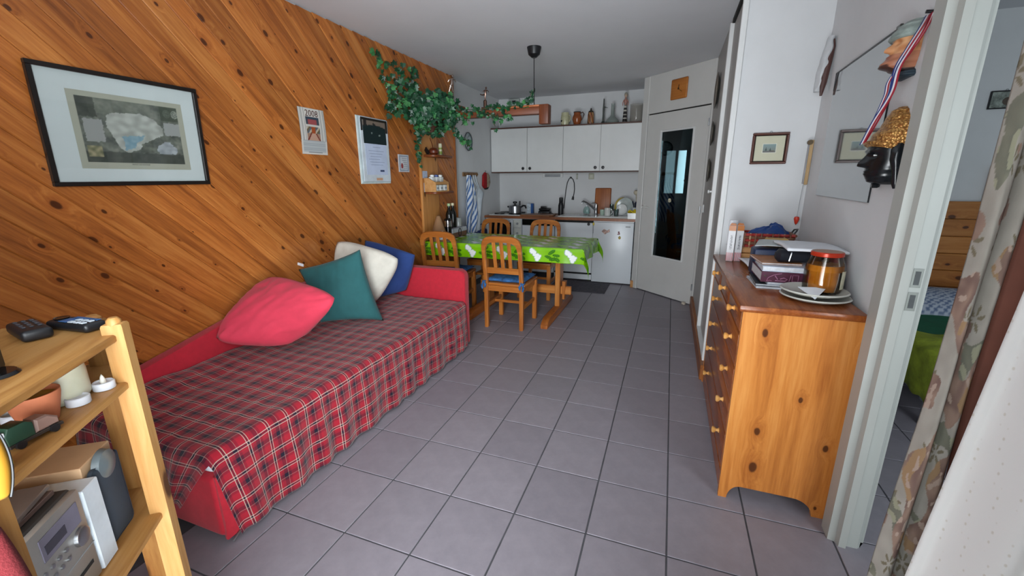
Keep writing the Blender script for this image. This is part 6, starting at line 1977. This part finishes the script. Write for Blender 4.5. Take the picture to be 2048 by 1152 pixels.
# pine letter box with woven basket and blue bag
lb = thing('letter_box', 'small pale wooden box carrying the red basket', 'box', (0.52, 2.86, CT))
M_lb = pine('letter_wood', 'x', light='B98A5A', mid='AC7C4C', dark='956638', knots=0.2)
boxo('drawer', M_lb, lb, -0.145, 0.10, -0.062, 0.07, 0.002, 0.04, 0.003)
boxo('drawer', M_lb, lb, -0.145, 0.10, -0.058, 0.07, 0.043, 0.078, 0.003)
boxo('side', M_lb, lb, -0.16, -0.146, -0.06, 0.075, 0, 0.08, 0.002)
bk = thing('woven_basket', 'red and brown woven basket with black loop handles', 'basket', (0.535, 2.85, CT + 0.0805))
wv = [plain('weave_red', '8E2A24', 0.6, var=0.2), plain('weave_brown', '6A4632', 0.6, var=0.2), plain('weave_tan', '9A8260', 0.6)]
hw_, hd_ = 0.13, 0.075
for r_ in range(5):
    z = 0.009 + r_ * 0.0165
    e = 0.004 * r_ * 0.5
    for side in range(4):
        n_ = 12 if side % 2 == 0 else 7
        L2 = (hw_ + e) if side % 2 == 0 else (hd_ + e)
        pts = []
        for k in range(n_ * 2 + 1):
            s = -1 + 2 * k / (n_ * 2)
            off = 0.004 * math.cos(k * PI / 2 + r_ * PI)
            if side == 0: pts.append((s * L2, -(hd_ + e) - off, z))
            elif side == 2: pts.append((s * L2, (hd_ + e) + off, z))
            elif side == 1: pts.append(((hw_ + e) + off, s * L2, z))
            else: pts.append((-(hw_ + e) - off, s * L2, z))
        bm = BM(); tube(bm, pts, 0.0085, 6); obj('weave_strand', bm, wv[(r_ + side) % 2 if r_ != 2 else 0], bk)
for k in range(9):
    x = -hw_ + 0.016 + k * (2 * hw_ - 0.032) / 8
    bm = BM(); tube(bm, [(x, -hd_ - 0.006, 0.0), (x, -hd_ - 0.009, 0.04), (x, -hd_ - 0.012, 0.084)], 0.005, 6); obj('stake', bm, wv[2 if k % 3 == 1 else 1], bk)
boxo('basket_floor', wv[1], bk, -hw_, hw_, -hd_, hd_, 0, 0.006, 0)
for s in (-1, 1):
    bm = BM(); tube(bm, [(s * (hw_ + 0.008), -0.03, 0.07), (s * (hw_ + 0.025), -0.028, 0.10), (s * (hw_ + 0.035), 0.0, 0.105), (s * (hw_ + 0.025), 0.028, 0.10), (s * (hw_ + 0.008), 0.03, 0.07)], 0.0045, 8); obj('loop_handle', bm, M_black, bk)
def bagf(u, v):
    a = u * 2 * PI; r_ = math.sin(v * PI * 0.98 + 0.02)
    f_ = 1 + 0.28 * nz(math.cos(a) * 2, math.sin(a) * 2 + v * 3, 4)
    x = 0.105 * r_ * f_ * math.cos(a) + 0.02; y = 0.05 * r_ * f_ * math.sin(a)
    return (x, y, 0.04 + 0.045 * -math.cos(v * PI) * f_ + 0.035 * sstep(0.0, 0.07, x) * sstep(0.12, 0.05, x) * v + 0.012 * nz(x * 40, y * 40, 2))
bm = BM(); sheet(bm, bagf, 30, 20); tag(obj('plastic_bag', bm, plain('bag_blue', '12356E', 0.35, var=0.1), None, 0.45, (0.535, 2.85, CT + 0.108)), 'crumpled dark blue plastic bag in the red basket', 'bag')
for k, (x, y, lb_) in enumerate(((0.352, 2.74, 'left one of two tall white packets with red stripes'), (0.392, 2.755, 'right one of two tall white packets with red stripes'))):
    t = thing('snack_packet', lb_, 'packet', (x, y, CT), R(-12 + 20 * k), 'striped packets on the chest')
    def pk(u, v):
        if v < 0.24: return (176, 40, 44) if (u * 7) % 1 < 0.42 else (190, 186, 190)
        if v > 0.86: return (176, 110, 60)
        if 0.32 < v < 0.75 and 0.35 < u < 0.65 and nz(u * 30, v * 90, k) > 0.0: return (70, 72, 80)
        return (196, 196, 198)
    printed('front', lambda u, v: ((u - 0.5) * 0.036, -0.0125, 0.002 + v * 0.205), 36, 60, pk, vcol('packet_print', 0.4), t, 0.001)
    boxo('body', plain('packet_white', 'BDBDC0', 0.5), t, -0.018, 0.018, -0.0118, 0.012, 0, 0.208, 0.002)
    bm = BM(); prism(bm, [(-0.018, 0), (0.018, 0), (0.012, 0.012), (-0.010, 0.014)], 'y', -0.004, 0.004); obj('crimp', bm, plain('packet_orange', 'A8683A', 0.5), t, None, (0, 0, 0.208))
t = thing('roll', 'white paper roll standing behind the striped packets', 'roll', (0.365, 2.835, CT + 0.0805))
bm = BM(); lathe(bm, [(0.008, 0.0), (0.024, 0.0), (0.025, 0.004), (0.025, 0.146), (0.023, 0.15), (0.012, 0.15), (0.01, 0.146)], 24); obj('roll', bm, M_paper, t)
# ------------------------------------------------------------------ little pine etagere at the left, near the window
QX, QY = -1.097, 0.502
E1 = Vector((0.62, -0.785, 0)); NV = Vector((0.785, 0.62, 0))
SA = math.atan2(-0.785, 0.62)                     # local x runs along the shelf front, local -y is into the shelf
et = thing('etagere', 'small raw pine shelf unit at the left edge by the window', 'shelf', (QX, QY, 0), SA)
# local frame: x = s along the front, y: front normal is +y
outline = [(0.0, 0.0), (0.40, 0.0), (0.40, -0.29), (-0.135, -0.27), (-0.145, -0.106)]
def inset(d): return [(0.0 + d * 0.4, -d * 0.1), (0.36 - d, -d * 0.1), (0.33 - d, -0.27 + d), (-0.15 + d, -0.15 + d)]
for z in (1.043, 0.932, 0.584, 0.25):
    bm = BM(); prism(bm, outline, 'z', z - 0.017, z, 0.003); obj('shelf', bm, LX, et)
for (x, y, w_, top) in ((-0.016, 0.002, 0.0145, 1.078), (0.385, 0.004, 0.022, 1.06), (0.385, -0.275, 0.02, 1.06), (-0.14, -0.10, 0.018, 1.055)):
    bm = BM()
    pts = [(x - w_, y - 0.026), (x + w_, y - 0.026), (x + w_, y + 0.012), (x - w_, y + 0.012)]
    prism(bm, pts, 'z', 0.0, top - 0.012, 0.006, seg=2)
    p_ = obj('post', bm, LZ, et)
    bm = BM(); lathe(bm, [(w_ * 0.98, top - 0.018), (w_ * 0.9, top - 0.006), (w_ * 0.55, top), (0, top + 0.001)], 16, (x, y - 0.007, 0)); obj('post_top', bm, LZ, p_)
def E(s, d, z): return (QX + E1.x * s + NV.x * d, QY + E1.y * s + NV.y * d, z)
Z1, Z2, Z3 = 1.044, 0.933, 0.585
# screen at the top left
tv = thing('small_screen', 'black framed screen standing at the left end of the top shelf', 'screen', E(0.232, -0.082, Z1), SA + R(8))
bm = BM(); box(bm, -0.10, 0.07, -0.012, 0.0, 0.0, 0.19, 0.005, 2); obj('frame', bm, M_black, tv)
boxo('display', plain('screen_glass', '3E4A50', 0.08), tv, -0.075, 0.06, 0.0, 0.002, 0.02, 0.17, 0)
bm = BM(); lathe(bm, [(0, 0), (0.034, 0), (0.03, 0.005), (0, 0.007)], 20, (-0.055, 0.0, 0)); obj('stand', bm, M_blackgloss, tv)
# remotes
def remote(label, loc, rz, L2, W2, H2, group='remote controls on the top shelf'):
    t = thing('remote_control', label, 'remote', loc, rz, group)
    bm = BM(); box(bm, -L2, L2, -W2, W2, 0, H2, min(0.008, H2 * 0.4), 3); obj('body', bm, M_black, t)
    return t
r1 = remote('black remote with grey buttons nearest the screen', (-1.262, 0.438, Z1), R(-10), 0.058, 0.024, 0.024)
for i in range(4):
    for j in range(3):
        boxo('button', plain('btn_dark', '3A3C42', 0.5), r1, -0.045 + i * 0.02, -0.033 + i * 0.02, -0.015 + j * 0.012, -0.008 + j * 0.012, 0.024, 0.026, 0.001)
r2 = remote('black remote with white keys and blue panel beside the post', (-1.222, 0.497, Z1), R(6), 0.062, 0.022, 0.02)
for i in range(3):
    for j in range(2):
        boxo('button', plain('btn_white', 'AEB6BE', 0.5), r2, 0.005 + i * 0.017, 0.017 + i * 0.017, -0.018 + j * 0.014, -0.008 + j * 0.014, 0.02, 0.0225, 0.001)
boxo('blue_panel', plain('panel_blue', '24507E', 0.4), r2, -0.02, 0.052, 0.008, 0.018, 0.02, 0.0215, 0.001)
boxo('blue_panel', plain('panel_blue', '24507E', 0.4), r2, -0.024, 0.0, -0.018, 0.006, 0.02, 0.0215, 0.001)
bm = BM(); lathe(bm, [(0, 0.0203), (0.013, 0.0203), (0.014, 0.023), (0.008, 0.0215), (0, 0.0215)], 18, (-0.042, 0, 0)); obj('dial', bm, M_blackgloss, r2)
# second shelf: candle, tea lights, pot, truck
cd_ = thing('pillar_candle', 'big cream pillar candle with a sunken rim on the second shelf', 'candle', E(0.055, -0.085, Z2))
cd_.scale = (1.12, 1.12, 1.08)
def cand(u, v):
    a = u * 2 * PI
    prof = [(0.0, 0.001), (0.036, 0.0), (0.041, 0.008), (0.041, 0.055), (0.037, 0.085), (0.033, 0.085), (0.034, 0.055), (0.0, 0.045)]
    f_ = v * (len(prof) - 1); i = min(int(f_), len(prof) - 2); t = f_ - i
    r_ = lerp(prof[i][0], prof[i + 1][0], t); z = lerp(prof[i][1], prof[i + 1][1], t)
    z -= 0.028 * sstep(0.03, 0.08, z) * (0.5 - 0.5 * math.cos(a - 0.6))
    return (r_ * math.cos(a), r_ * math.sin(a), z)
bm = BM(); sheet(bm, cand, 32, 28, closed_u=True); bmesh.ops.remove_doubles(bm, verts=bm.verts[:], dist=0.0003)
g = N('wax'); tc = g.n('TexCoord'); g.l(g.ramp(g.noise(tc.outputs['Object'], 25, 3, 0.5), [(0.3, lin('B9B8A0')), (0.7, lin('C6C5B0'))]), g.b.inputs['Base Color']); g.set(Roughness=0.45, Subsurface_Weight=0.3); g.b.inputs['Subsurface Radius'].default_value = (0.02, 0.015, 0.008)
obj('wax', bm, g.m, cd_, 1.5)
bm = BM(); cyl(bm, (0, 0, 0.044), (0.002, 0, 0.056), 0.0014, n=6); obj('wick', bm, M_black, cd_)
for s, d, lb_ in ((0.022, -0.03, 'white electric tea light with flame tip next to the post'), (0.085, -0.042, 'white electric tea light in front of the pillar candle'), (0.125, -0.115, 'white tea light half hidden behind the flower pot')):
    t = thing('tea_light', lb_, 'tea light', E(s, d, Z2), 0, 'tea lights on the second shelf')
    bm = BM(); lathe(bm, [(0, 0), (0.0185, 0), (0.019, 0.002), (0.019, 0.014), (0.017, 0.016), (0.014, 0.013), (0, 0.012)], 24); obj('cup', bm, plain('tea_white', 'C9CCD2', 0.4), t)
    if s != 0.085:
        bm = BM(); lathe(bm, [(0.005, 0.012), (0.0055, 0.018), (0.003, 0.027), (0, 0.033)], 12); obj('flame', bm, plain('flame_white', 'CDCBC0', 0.4), t)
fp = thing('flower_pot', 'small terracotta pot with ochre wax on the second shelf', 'pot', E(0.142, -0.07, Z2))
fp.scale = (0.84, 0.84, 0.88)
bm = BM(); lathe(bm, [(0, 0), (0.030, 0), (0.031, 0.003), (0.043, 0.056), (0.0435, 0.066), (0.04, 0.066), (0.038, 0.05), (0.0, 0.05)], 32); obj('pot', bm, plain('terracotta', 'B56A48', 0.75, var=0.08, bump=0.1), fp)
bm = BM(); lathe(bm, [(0, 0.053), (0.03, 0.0535), (0.0385, 0.055)], 28); obj('fill', bm, plain('ochre_fill', '8A6A24', 0.7, var=0.2, scale=40), fp)
tk = thing('toy_truck', 'dark green toy delivery truck with a white rear sign', 'toy truck', E(0.215, -0.045, Z2), SA + R(158))
M_trk = plain('truck_green', '1E3A2C', 0.4)
bm = BM(); prism(bm, [(-0.034, 0.012), (0.004, 0.012), (0.004, 0.036), (-0.006, 0.043), (-0.03, 0.043), (-0.036, 0.03)], 'y', -0.015, 0.015, 0.004, seg=2); bd2 = obj('van_body', bm, M_trk, tk)
boxo('chassis', plain('truck_dark', '2A221C', 0.5), tk, -0.034, 0.046, -0.014, 0.014, 0.006, 0.012, 0.001)
boxo('floral_side', plain('truck_trim', 'A08A5C', 0.5, var=0.5, scale=150), tk, -0.03, 0.044, 0.0142, 0.0152, 0.010, 0.018, 0)
bm = BM(); prism(bm, [(0.006, 0.012), (0.042, 0.012), (0.042, 0.024), (0.026, 0.036), (0.008, 0.036)], 'y', -0.013, 0.013, 0.003); obj('cab', bm, plain('truck_pink', '7A5F55', 0.5), tk)
boxo('side_window', plain('window_pale', '9AA6A6', 0.2), bd2, -0.012, 0.0, 0.0148, 0.0158, 0.022, 0.03, 0)
boxo('sign', M_paper, bd2, -0.0365, -0.0345, -0.012, 0.012, 0.030, 0.038, 0)
text('sign_lettering', 'BERLIET', 0.0062, plain('ink_green', '22382C', 0.6), bd2, frame_m((-0.0367, 0.0, 0.034), (0, -1, 0), (0, 0, 1)), 0.0002)
for x in (-0.02, 0.03):
    for y in (-0.014, 0.014):
        bm = BM(); cyl(bm, (x, y - 0.003, 0.007), (x, y + 0.003, 0.007), 0.007, n=16); obj('wheel', bm, M_black, tk)
yb = thing('toy_figure', 'tiny yellow and blue toy block at the near end of the second shelf', 'toy', E(0.298, -0.03, Z2), SA)
bm = BM(); box(bm, -0.01, 0.014, -0.012, 0.012, 0, 0.02, 0.004, 2); obj('yellow_block', bm, plain('toy_yellow', 'C4B02E', 0.4), yb)
bm = BM(); box(bm, -0.008, 0.008, -0.008, 0.008, 0.02, 0.034, 0.003, 2); obj('blue_block', bm, plain('toy_blue', '35507E', 0.4), yb)
db = thing('dark_box', 'black box pushed to the back of the second shelf', 'box', E(0.23, -0.19, Z2), SA)
boxo('box', M_black, db, -0.09, 0.08, -0.04, 0.03, 0, 0.07, 0.003)
# third shelf: speaker, white box, stereo
spk = thing('speaker', 'pale wood loudspeaker with dark blue-grey front on the third shelf', 'speaker', E(0.045, -0.062, Z3), SA)
bm = BM(); box(bm, -0.055, 0.05, -0.12, -0.004, 0, 0.208, 0.002); obj('cabinet', bm, plain('beech_veneer', 'C2A07C', 0.5, var=0.04), spk)
bm = BM(); box(bm, -0.05, 0.046, -0.004, 0.012, 0.003, 0.19, 0.012, 3); obj('grille', bm, plain('grille_blue', '2E3A46', 0.7, bump=0.2, bscale=900), spk)
bm = BM(); lathe(bm, [(0.034, 0), (0.03, 0.012), (0.012, 0.018), (0, 0.019)], 24); obj('tweeter', bm, plain('tweeter_grey', '5A6468', 0.3), spk, loc=(-0.004, 0.0, 0.18), rot=(R(-90), 0, 0))
wb = thing('white_case', 'plain white upright case between loudspeaker and stereo', 'case', E(0.1235, -0.048, Z3), SA)
bm = BM(); box(bm, -0.026, 0.024, -0.12, 0.008, 0, 0.188, 0.002); obj('case', bm, plain('case_white', 'C4CCD2', 0.45), wb)
st_ = thing('stereo', 'silver compact stereo with display and round knob on the third shelf', 'stereo', E(0.24, -0.052, Z3), SA)
M_sil = plain('silver_plastic', '9A9792', 0.35, metal=0.4, var=0.04)
bm = BM(); box(bm, -0.088, 0.09, -0.16, 0.0, 0, 0.205, 0.004); obj('housing', bm, plain('stereo_dark', '2E2C2B', 0.5), st_)
bm = BM(); box(bm, -0.086, 0.088, -0.002, 0.012, 0.003, 0.203, 0.004, 2); fp_ = obj('front_panel', bm, M_sil, st_)
boxo('display', plain('display_lilac', '6E6A78', 0.12), fp_, -0.07, 0.03, 0.012, 0.0135, 0.14, 0.185, 0.001)
boxo('display_digits', plain('display_dark', '3A3842', 0.2), fp_, -0.03, 0.022, 0.0135, 0.0142, 0.15, 0.168, 0)
bm = BM(); lathe(bm, [(0.019, 0), (0.018, 0.006), (0.013, 0.008), (0, 0.007)], 28); obj('volume_knob', bm, M_steel, fp_, loc=(-0.058, 0.012, 0.115), rot=(R(-90), 0, 0))
for i in range(4):
    for j in range(2):
        bm = BM(); lathe(bm, [(0.0045, 0), (0.004, 0.003), (0, 0.0035)], 10); obj('button', bm, M_steel, fp_, loc=(-0.018 + i * 0.018, 0.012, 0.122 - j * 0.02), rot=(R(-90), 0, 0))
boxo('tape_slot', M_dark, fp_, -0.07, 0.02, 0.012, 0.0128, 0.042, 0.05, 0.0005)
boxo('seam', M_grey, fp_, -0.086, 0.088, 0.0118, 0.0126, 0.078, 0.080, 0)
for k, (dz, lb_, c_) in enumerate(((0.206, 'lower CD case lying on the stereo', '5C4A44'), (0.217, 'upper CD case with red print lying on the stereo', '6A605C'))):
    t = thing('cd_case', lb_, 'CD case', E(0.235, -0.13, Z3 + dz), SA + R(6 * k), 'CD cases on the stereo')
    boxo('case', plain('cd_clear_%d' % k, c_, 0.12), t, -0.07, 0.07, -0.062, 0.062, 0, 0.0095, 0.001)
    if k: boxo('red_print', plain('cd_red', 'A2402C', 0.3), t, -0.03, 0.05, -0.03, 0.02, 0.0095, 0.0099, 0)
# padded yellow and red things hung on the near post
yv = thing('yellow_pouch', 'yellow padded pouch with black piping hanging at the left edge', 'pouch', (-0.806, 0.182, 0.955))
bm = BM()
def padf(u, v, s, W_=0.042, H_=0.125, T_=0.012):
    a, b = u * 2 - 1, v * 2 - 1
    h = ((1 - a ** 4) * (1 - b ** 4)) ** 0.5 * T_
    return (a * W_ * (0.75 + 0.25 * (1 - b * b)) , s * h, v * H_)
sheet(bm, lambda u, v: padf(u, v, 1), 20, 24); sheet(bm, lambda u, v: padf(u, v, -1), 20, 24)
bmesh.ops.remove_doubles(bm, verts=bm.verts[:], dist=0.0005)
obj('padding', bm, plain('vest_yellow', '94690F', 0.7), yv, 2.0)
bm = BM(); tube(bm, [(0.042 * (0.75 + 0.25 * (1 - (2 * k / 20 - 1) ** 2)) + 0.0005, -0.001, k / 20 * 0.125) for k in range(21)], 0.0014, 6); obj('piping', bm, M_black, yv)
yv.rotation_euler = (0, 0, R(76.7))
rj = thing('red_jacket', 'dark red fleece hanging at the bottom left corner', 'jacket', (-0.800, 0.158, 0.60))
bm = BM(); sheet(bm, lambda u, v: padf(u, v, 1, 0.05, 0.325, 0.016), 20, 24); sheet(bm, lambda u, v: padf(u, v, -1, 0.05, 0.325, 0.016), 20, 24)
bmesh.ops.remove_doubles(bm, verts=bm.verts[:], dist=0.0005)
obj('fleece', bm, plain('fleece_red', '560A10', 0.95, bump=0.4, bscale=300), rj, 2.0)
rj.rotation_euler = (0, 0, R(76.7))

# ------------------------------------------------------------------ bedroom seen through the doorway
hbd = thing('bed', 'pine bed with plank headboard in the bedroom', 'bed', (1.95, 3.2, 0))
HP = dict(light='B57A42', mid='A5682F', dark='8A5222', knots=1.0, spread=0.1)
HPX = pine('head_pine_x', 'x', flat='y', **HP)
for k in range(6):
    z0 = 0.40 + k * 0.13
    bm = BM(); box(bm, -0.62, 0.62, 0.915, 0.94, z0, z0 + 0.127, 0.004); obj('plank', bm, HPX, hbd)
for x in (-0.64, 0.64):
    bm = BM(); box(bm, x - 0.03, x + 0.03, 0.90, 0.955, 0, 1.20, 0.006); obj('post', bm, pine('head_pine_z', 'z', **HP), hbd)
bm = BM(); box(bm, 0.21, 0.27, 0.94, 0.985, 1.1, 1.43, 0.005); obj('tall_post', bm, pine('head_pine_z', 'z', **HP), hbd)
bm = BM(); box(bm, -0.6, 0.6, -0.62, 0.9, 0.20, 0.29, 0.01); obj('bed_base', bm, plain('base_grey', '8A8C8C', 0.7), hbd)
bm = BM(); box(bm, -0.6, 0.6, -0.62, 0.9, 0.29, 0.44, 0.04, 3); obj('mattress', bm, plain('mattress_white', 'B9BBBC', 0.85), hbd)
for x, y in ((-0.5, -0.42), (0.5, -0.42), (-0.5, 0.75), (0.5, 0.75)):
    bm = BM(); lathe(bm, [(0, 0), (0.03, 0), (0.034, 0.14), (0.05, 0.15), (0.05, 0.2), (0, 0.2)], 16, (x, y, 0)); obj('leg', bm, plain('leg_grey', '7E8486', 0.5), hbd)
bm = BM()
def drape(u, v):
    x = -0.66 + u * 1.28; y = -0.66 + v * 1.02
    z = 0.455 + 0.01 * nz(x * 6, y * 6, 2)
    if x < -0.58: z -= (-0.58 - x) * 2.6; x = -0.615 + 0.2 * (-0.58 - x)
    if y < -0.6: z -= (-0.6 - y) * 2.5; y = -0.635
    return (1.95 + x, 3.2 + y, z)
sheet(bm, drape, 40, 40)
tag(solid(obj('green_blanket', bm, plain('blanket_green', '0F5A3E', 0.9, bump=0.3, bscale=200), None, 2.0), 0.006), 'deep green blanket spread over the bedroom bed', 'blanket')
def lime(u, v):
    x = -0.70 + u * 0.75; y = -0.70 + v * 0.52
    z = 0.475 + 0.012 * nz(x * 8, y * 8, 5) + 0.05 * sstep(0, 0.5, u) * sstep(1, 0.5, v)
    if x < -0.58: z -= (-0.58 - x) * 2.3 + 0.012 * math.sin(y * 40); x = -0.63 + 0.25 * (-0.58 - x)
    if y < -0.6: z -= (-0.6 - y) * 2.0; y = -0.655
    return (1.95 + x, 3.2 + y, z)
bm = BM(); sheet(bm, lime, 40, 36)
tag(solid(obj('lime_throw', bm, plain('throw_lime', '8E9A2A', 0.9, var=0.2, scale=9, bump=0.4, bscale=120), None, 2.0), 0.01), 'lime green throw with ochre edge at the near corner of the bed', 'throw')
def bl_paint(u, v): return (98, 112, 140) if (math.sin(u * 150) * math.sin(v * 110)) > 0.15 else (172, 178, 190)
t = printed('bolster', lambda u, v: (1.36 + u * 1.15, 3.50 + v * 0.58, 0.45 + 0.13 * math.sin(clamp(v * 1.05) * PI) ** 0.6 * (1 - (2 * u - 1) ** 8)), 110, 60, bl_paint, vcol('ticking_print', 0.9, 0.1), None, 0.01, smooth=True)
tag(t, 'blue and white dotted pillow against the pine headboard', 'pillow')
bp_ = thing('bedroom_picture', 'small black framed picture on the bedroom wall', 'picture', (2.14, 4.199, 1.875))
bm = BM(); framebars(bm, 0.085, 0.06, 0.008, -0.015, 0.0); obj('frame', bm, M_black, bp_)
boxo('picture', plain('pic_grey', '7E867E', 0.5, var=0.4, scale=25), bp_, -0.078, 0.078, -0.008, -0.002, -0.053, 0.053, 0)
bm = BM(); lathe(bm, [(0, 0.002), (0.03, 0.001), (0.034, 0)], 18, sy=0.8); obj('printed_figure', bm, plain('pic_brown', '4A3E34', 0.6), bp_, None, (0.02, -0.0082, -0.01), (R(90), 0, 0))
bm = BM(); tube(bm, [(0.006 * math.cos(k * PI / 4), -0.006, 0.064 + 0.006 * math.sin(k * PI / 4)) for k in range(8)], 0.0015, 6, True); obj('hanging_ring', bm, M_grey, bp_)

# ------------------------------------------------------------------ window curtains at the right
def flower_paint(a, b):
    """a, b in metres: beige ground, dusky rose and ochre blooms, grey-green leaves"""
    c = mixc((152, 147, 138), (166, 161, 152), clamp(0.5 + nz(a * 30, b * 30, 1)))
    wx, wy = a + 0.015 * nz(a * 22, b * 22, 4), b + 0.02 * nz(a * 20, b * 20, 8)
    n1 = nz(wx * 13.0, wy * 10, 11); n2 = nz(wx * 34, wy * 30, 6); n3 = nz(wx * 16 + 40, wy * 12, 3)
    if n1 > 0.10:
        c = mixc((150, 126, 112), (120, 98, 90), clamp(0.5 + n2 * 1.4))
        if n3 > 0.24: c = (156, 128, 98)
        if nz(wx * 50, wy * 50, 2) > 0.28: c = (172, 152, 138)
    elif n3 < -0.36:
        c = mixc((128, 128, 112), (106, 106, 96), clamp(0.5 + n2))
        if n2 > 0.25: c = (150, 150, 128)
    # leafy sprigs in the open ground
    else:
        px_, py_ = ((a + 0.05 * math.floor(b / 0.13)) % 0.10) - 0.05, (b % 0.13) - 0.065
        for k in range(6):
            an = R(20 + k * 58)
            if blob(px_, py_, 0.016 * math.cos(an), 0.017 * math.sin(an), 0.011, 0.0038, an) < 1: c = (118, 110, 92)
    return c
fc = thing('floral_curtain', 'beige curtain printed with rose flowers and leaves at the right edge', 'curtain', (0, 0, 0))
def plin(z, pts):
    for (z0, a0), (z1, a1) in zip(pts, pts[1:]):
        if z <= z1: return lerp(a0, a1, sstep(0, 1, (z - z0) / (z1 - z0)) * 0.5 + 0.5 * (z - z0) / (z1 - z0))
    return pts[-1][1]
def cur_l(z): return plin(z, [(0, 0.440), (0.57, 0.457), (1.0, 0.477), (1.27, 0.4825), (2.4, 0.486)])
def cur_w(z): return plin(z, [(0, 0.095), (0.57, 0.08), (1.0, 0.048), (1.27, 0.046), (2.4, 0.05)])
def fpos(u, v):
    z = 0.02 + v * 2.33
    x = cur_l(z) + u * cur_w(z) + 0.002 * math.sin(z * 3 + u * 4)
    y = 0.935 - 0.034 * abs(math.sin(u * 2 * PI + 0.1 * math.sin(z * 2))) ** 0.8 + 0.004 * nz(u * 6, z * 3, 1)
    return (x, y, z)
printed('fabric', fpos, 96, 900, lambda u, v: flower_paint(u * 0.26, v * 2.33), vcol('curtain_print', 0.9, 0.1, bump=0.15), fc, 0.002, smooth=True)
bm = BM(); sheet(bm, lambda u, v: (cur_l(0.02 + v * 2.33) + cur_w(0.02 + v * 2.33) - 0.003 + u * 0.075 + 0.002 * math.sin(v * 9), 0.915 - u * 0.06, 0.02 + v * 2.33), 10, 60)
solid(obj('brown_lining', bm, plain('lining_brown', '7A4A3C', 0.85, var=0.06), fc, 2.0), 0.002)
g = N('white_curtain_cloth'); tc = g.n('TexCoord')
dots = g.n('TexVoronoi'); g.l(g.map(tc.outputs['Object'], (95, 95, 60)), dots.inputs['Vector']); dots.inputs['Scale'].default_value = 1.0; dots.inputs['Randomness'].default_value = 0.0
g.l(g.ramp(dots.outputs['Distance'], [(0.10, lin('CDC8BE')), (0.2, lin('DEDDDA'))]), g.b.inputs['Base Color'])
g.set(Roughness=0.85, Transmission_Weight=0.0)
wc = thing('white_curtain', 'plain white curtain billowing in the bottom right corner', 'curtain', (0, 0, 0))
def wpos(u, v):
    z = 0.02 + v * 2.33
    x0 = 0.378 + 0.074 * z
    x = x0 + u * 0.20
    y = 0.77 - u * 0.30 + 0.018 * math.sin(u * 20 + 0.6 * math.sin(z * 2)) * sstep(0, 0.1, u)
    return (x, y, z)
bm = BM(); sheet(bm, wpos, 60, 60); solid(obj('fabric', bm, g.m, wc, 2.0), 0.002)
cr_ = thing('curtain_rail', 'white ceiling rail carrying the curtains at the right', 'curtain rail', (0.56, 0.62, 2.42))
boxo('rail', M_white, cr_, -0.14, 0.12, -0.45, 0.36, -0.02, 0.034, 0.003)
for k in range(8):
    bm = BM(); tube(bm, [(-0.06 + 0.008 * math.cos(j * PI / 4), -0.12 + k * 0.06, -0.032 + 0.012 * math.sin(j * PI / 4)) for j in range(8)], 0.002, 6, True); obj('glider', bm, M_white, cr_)
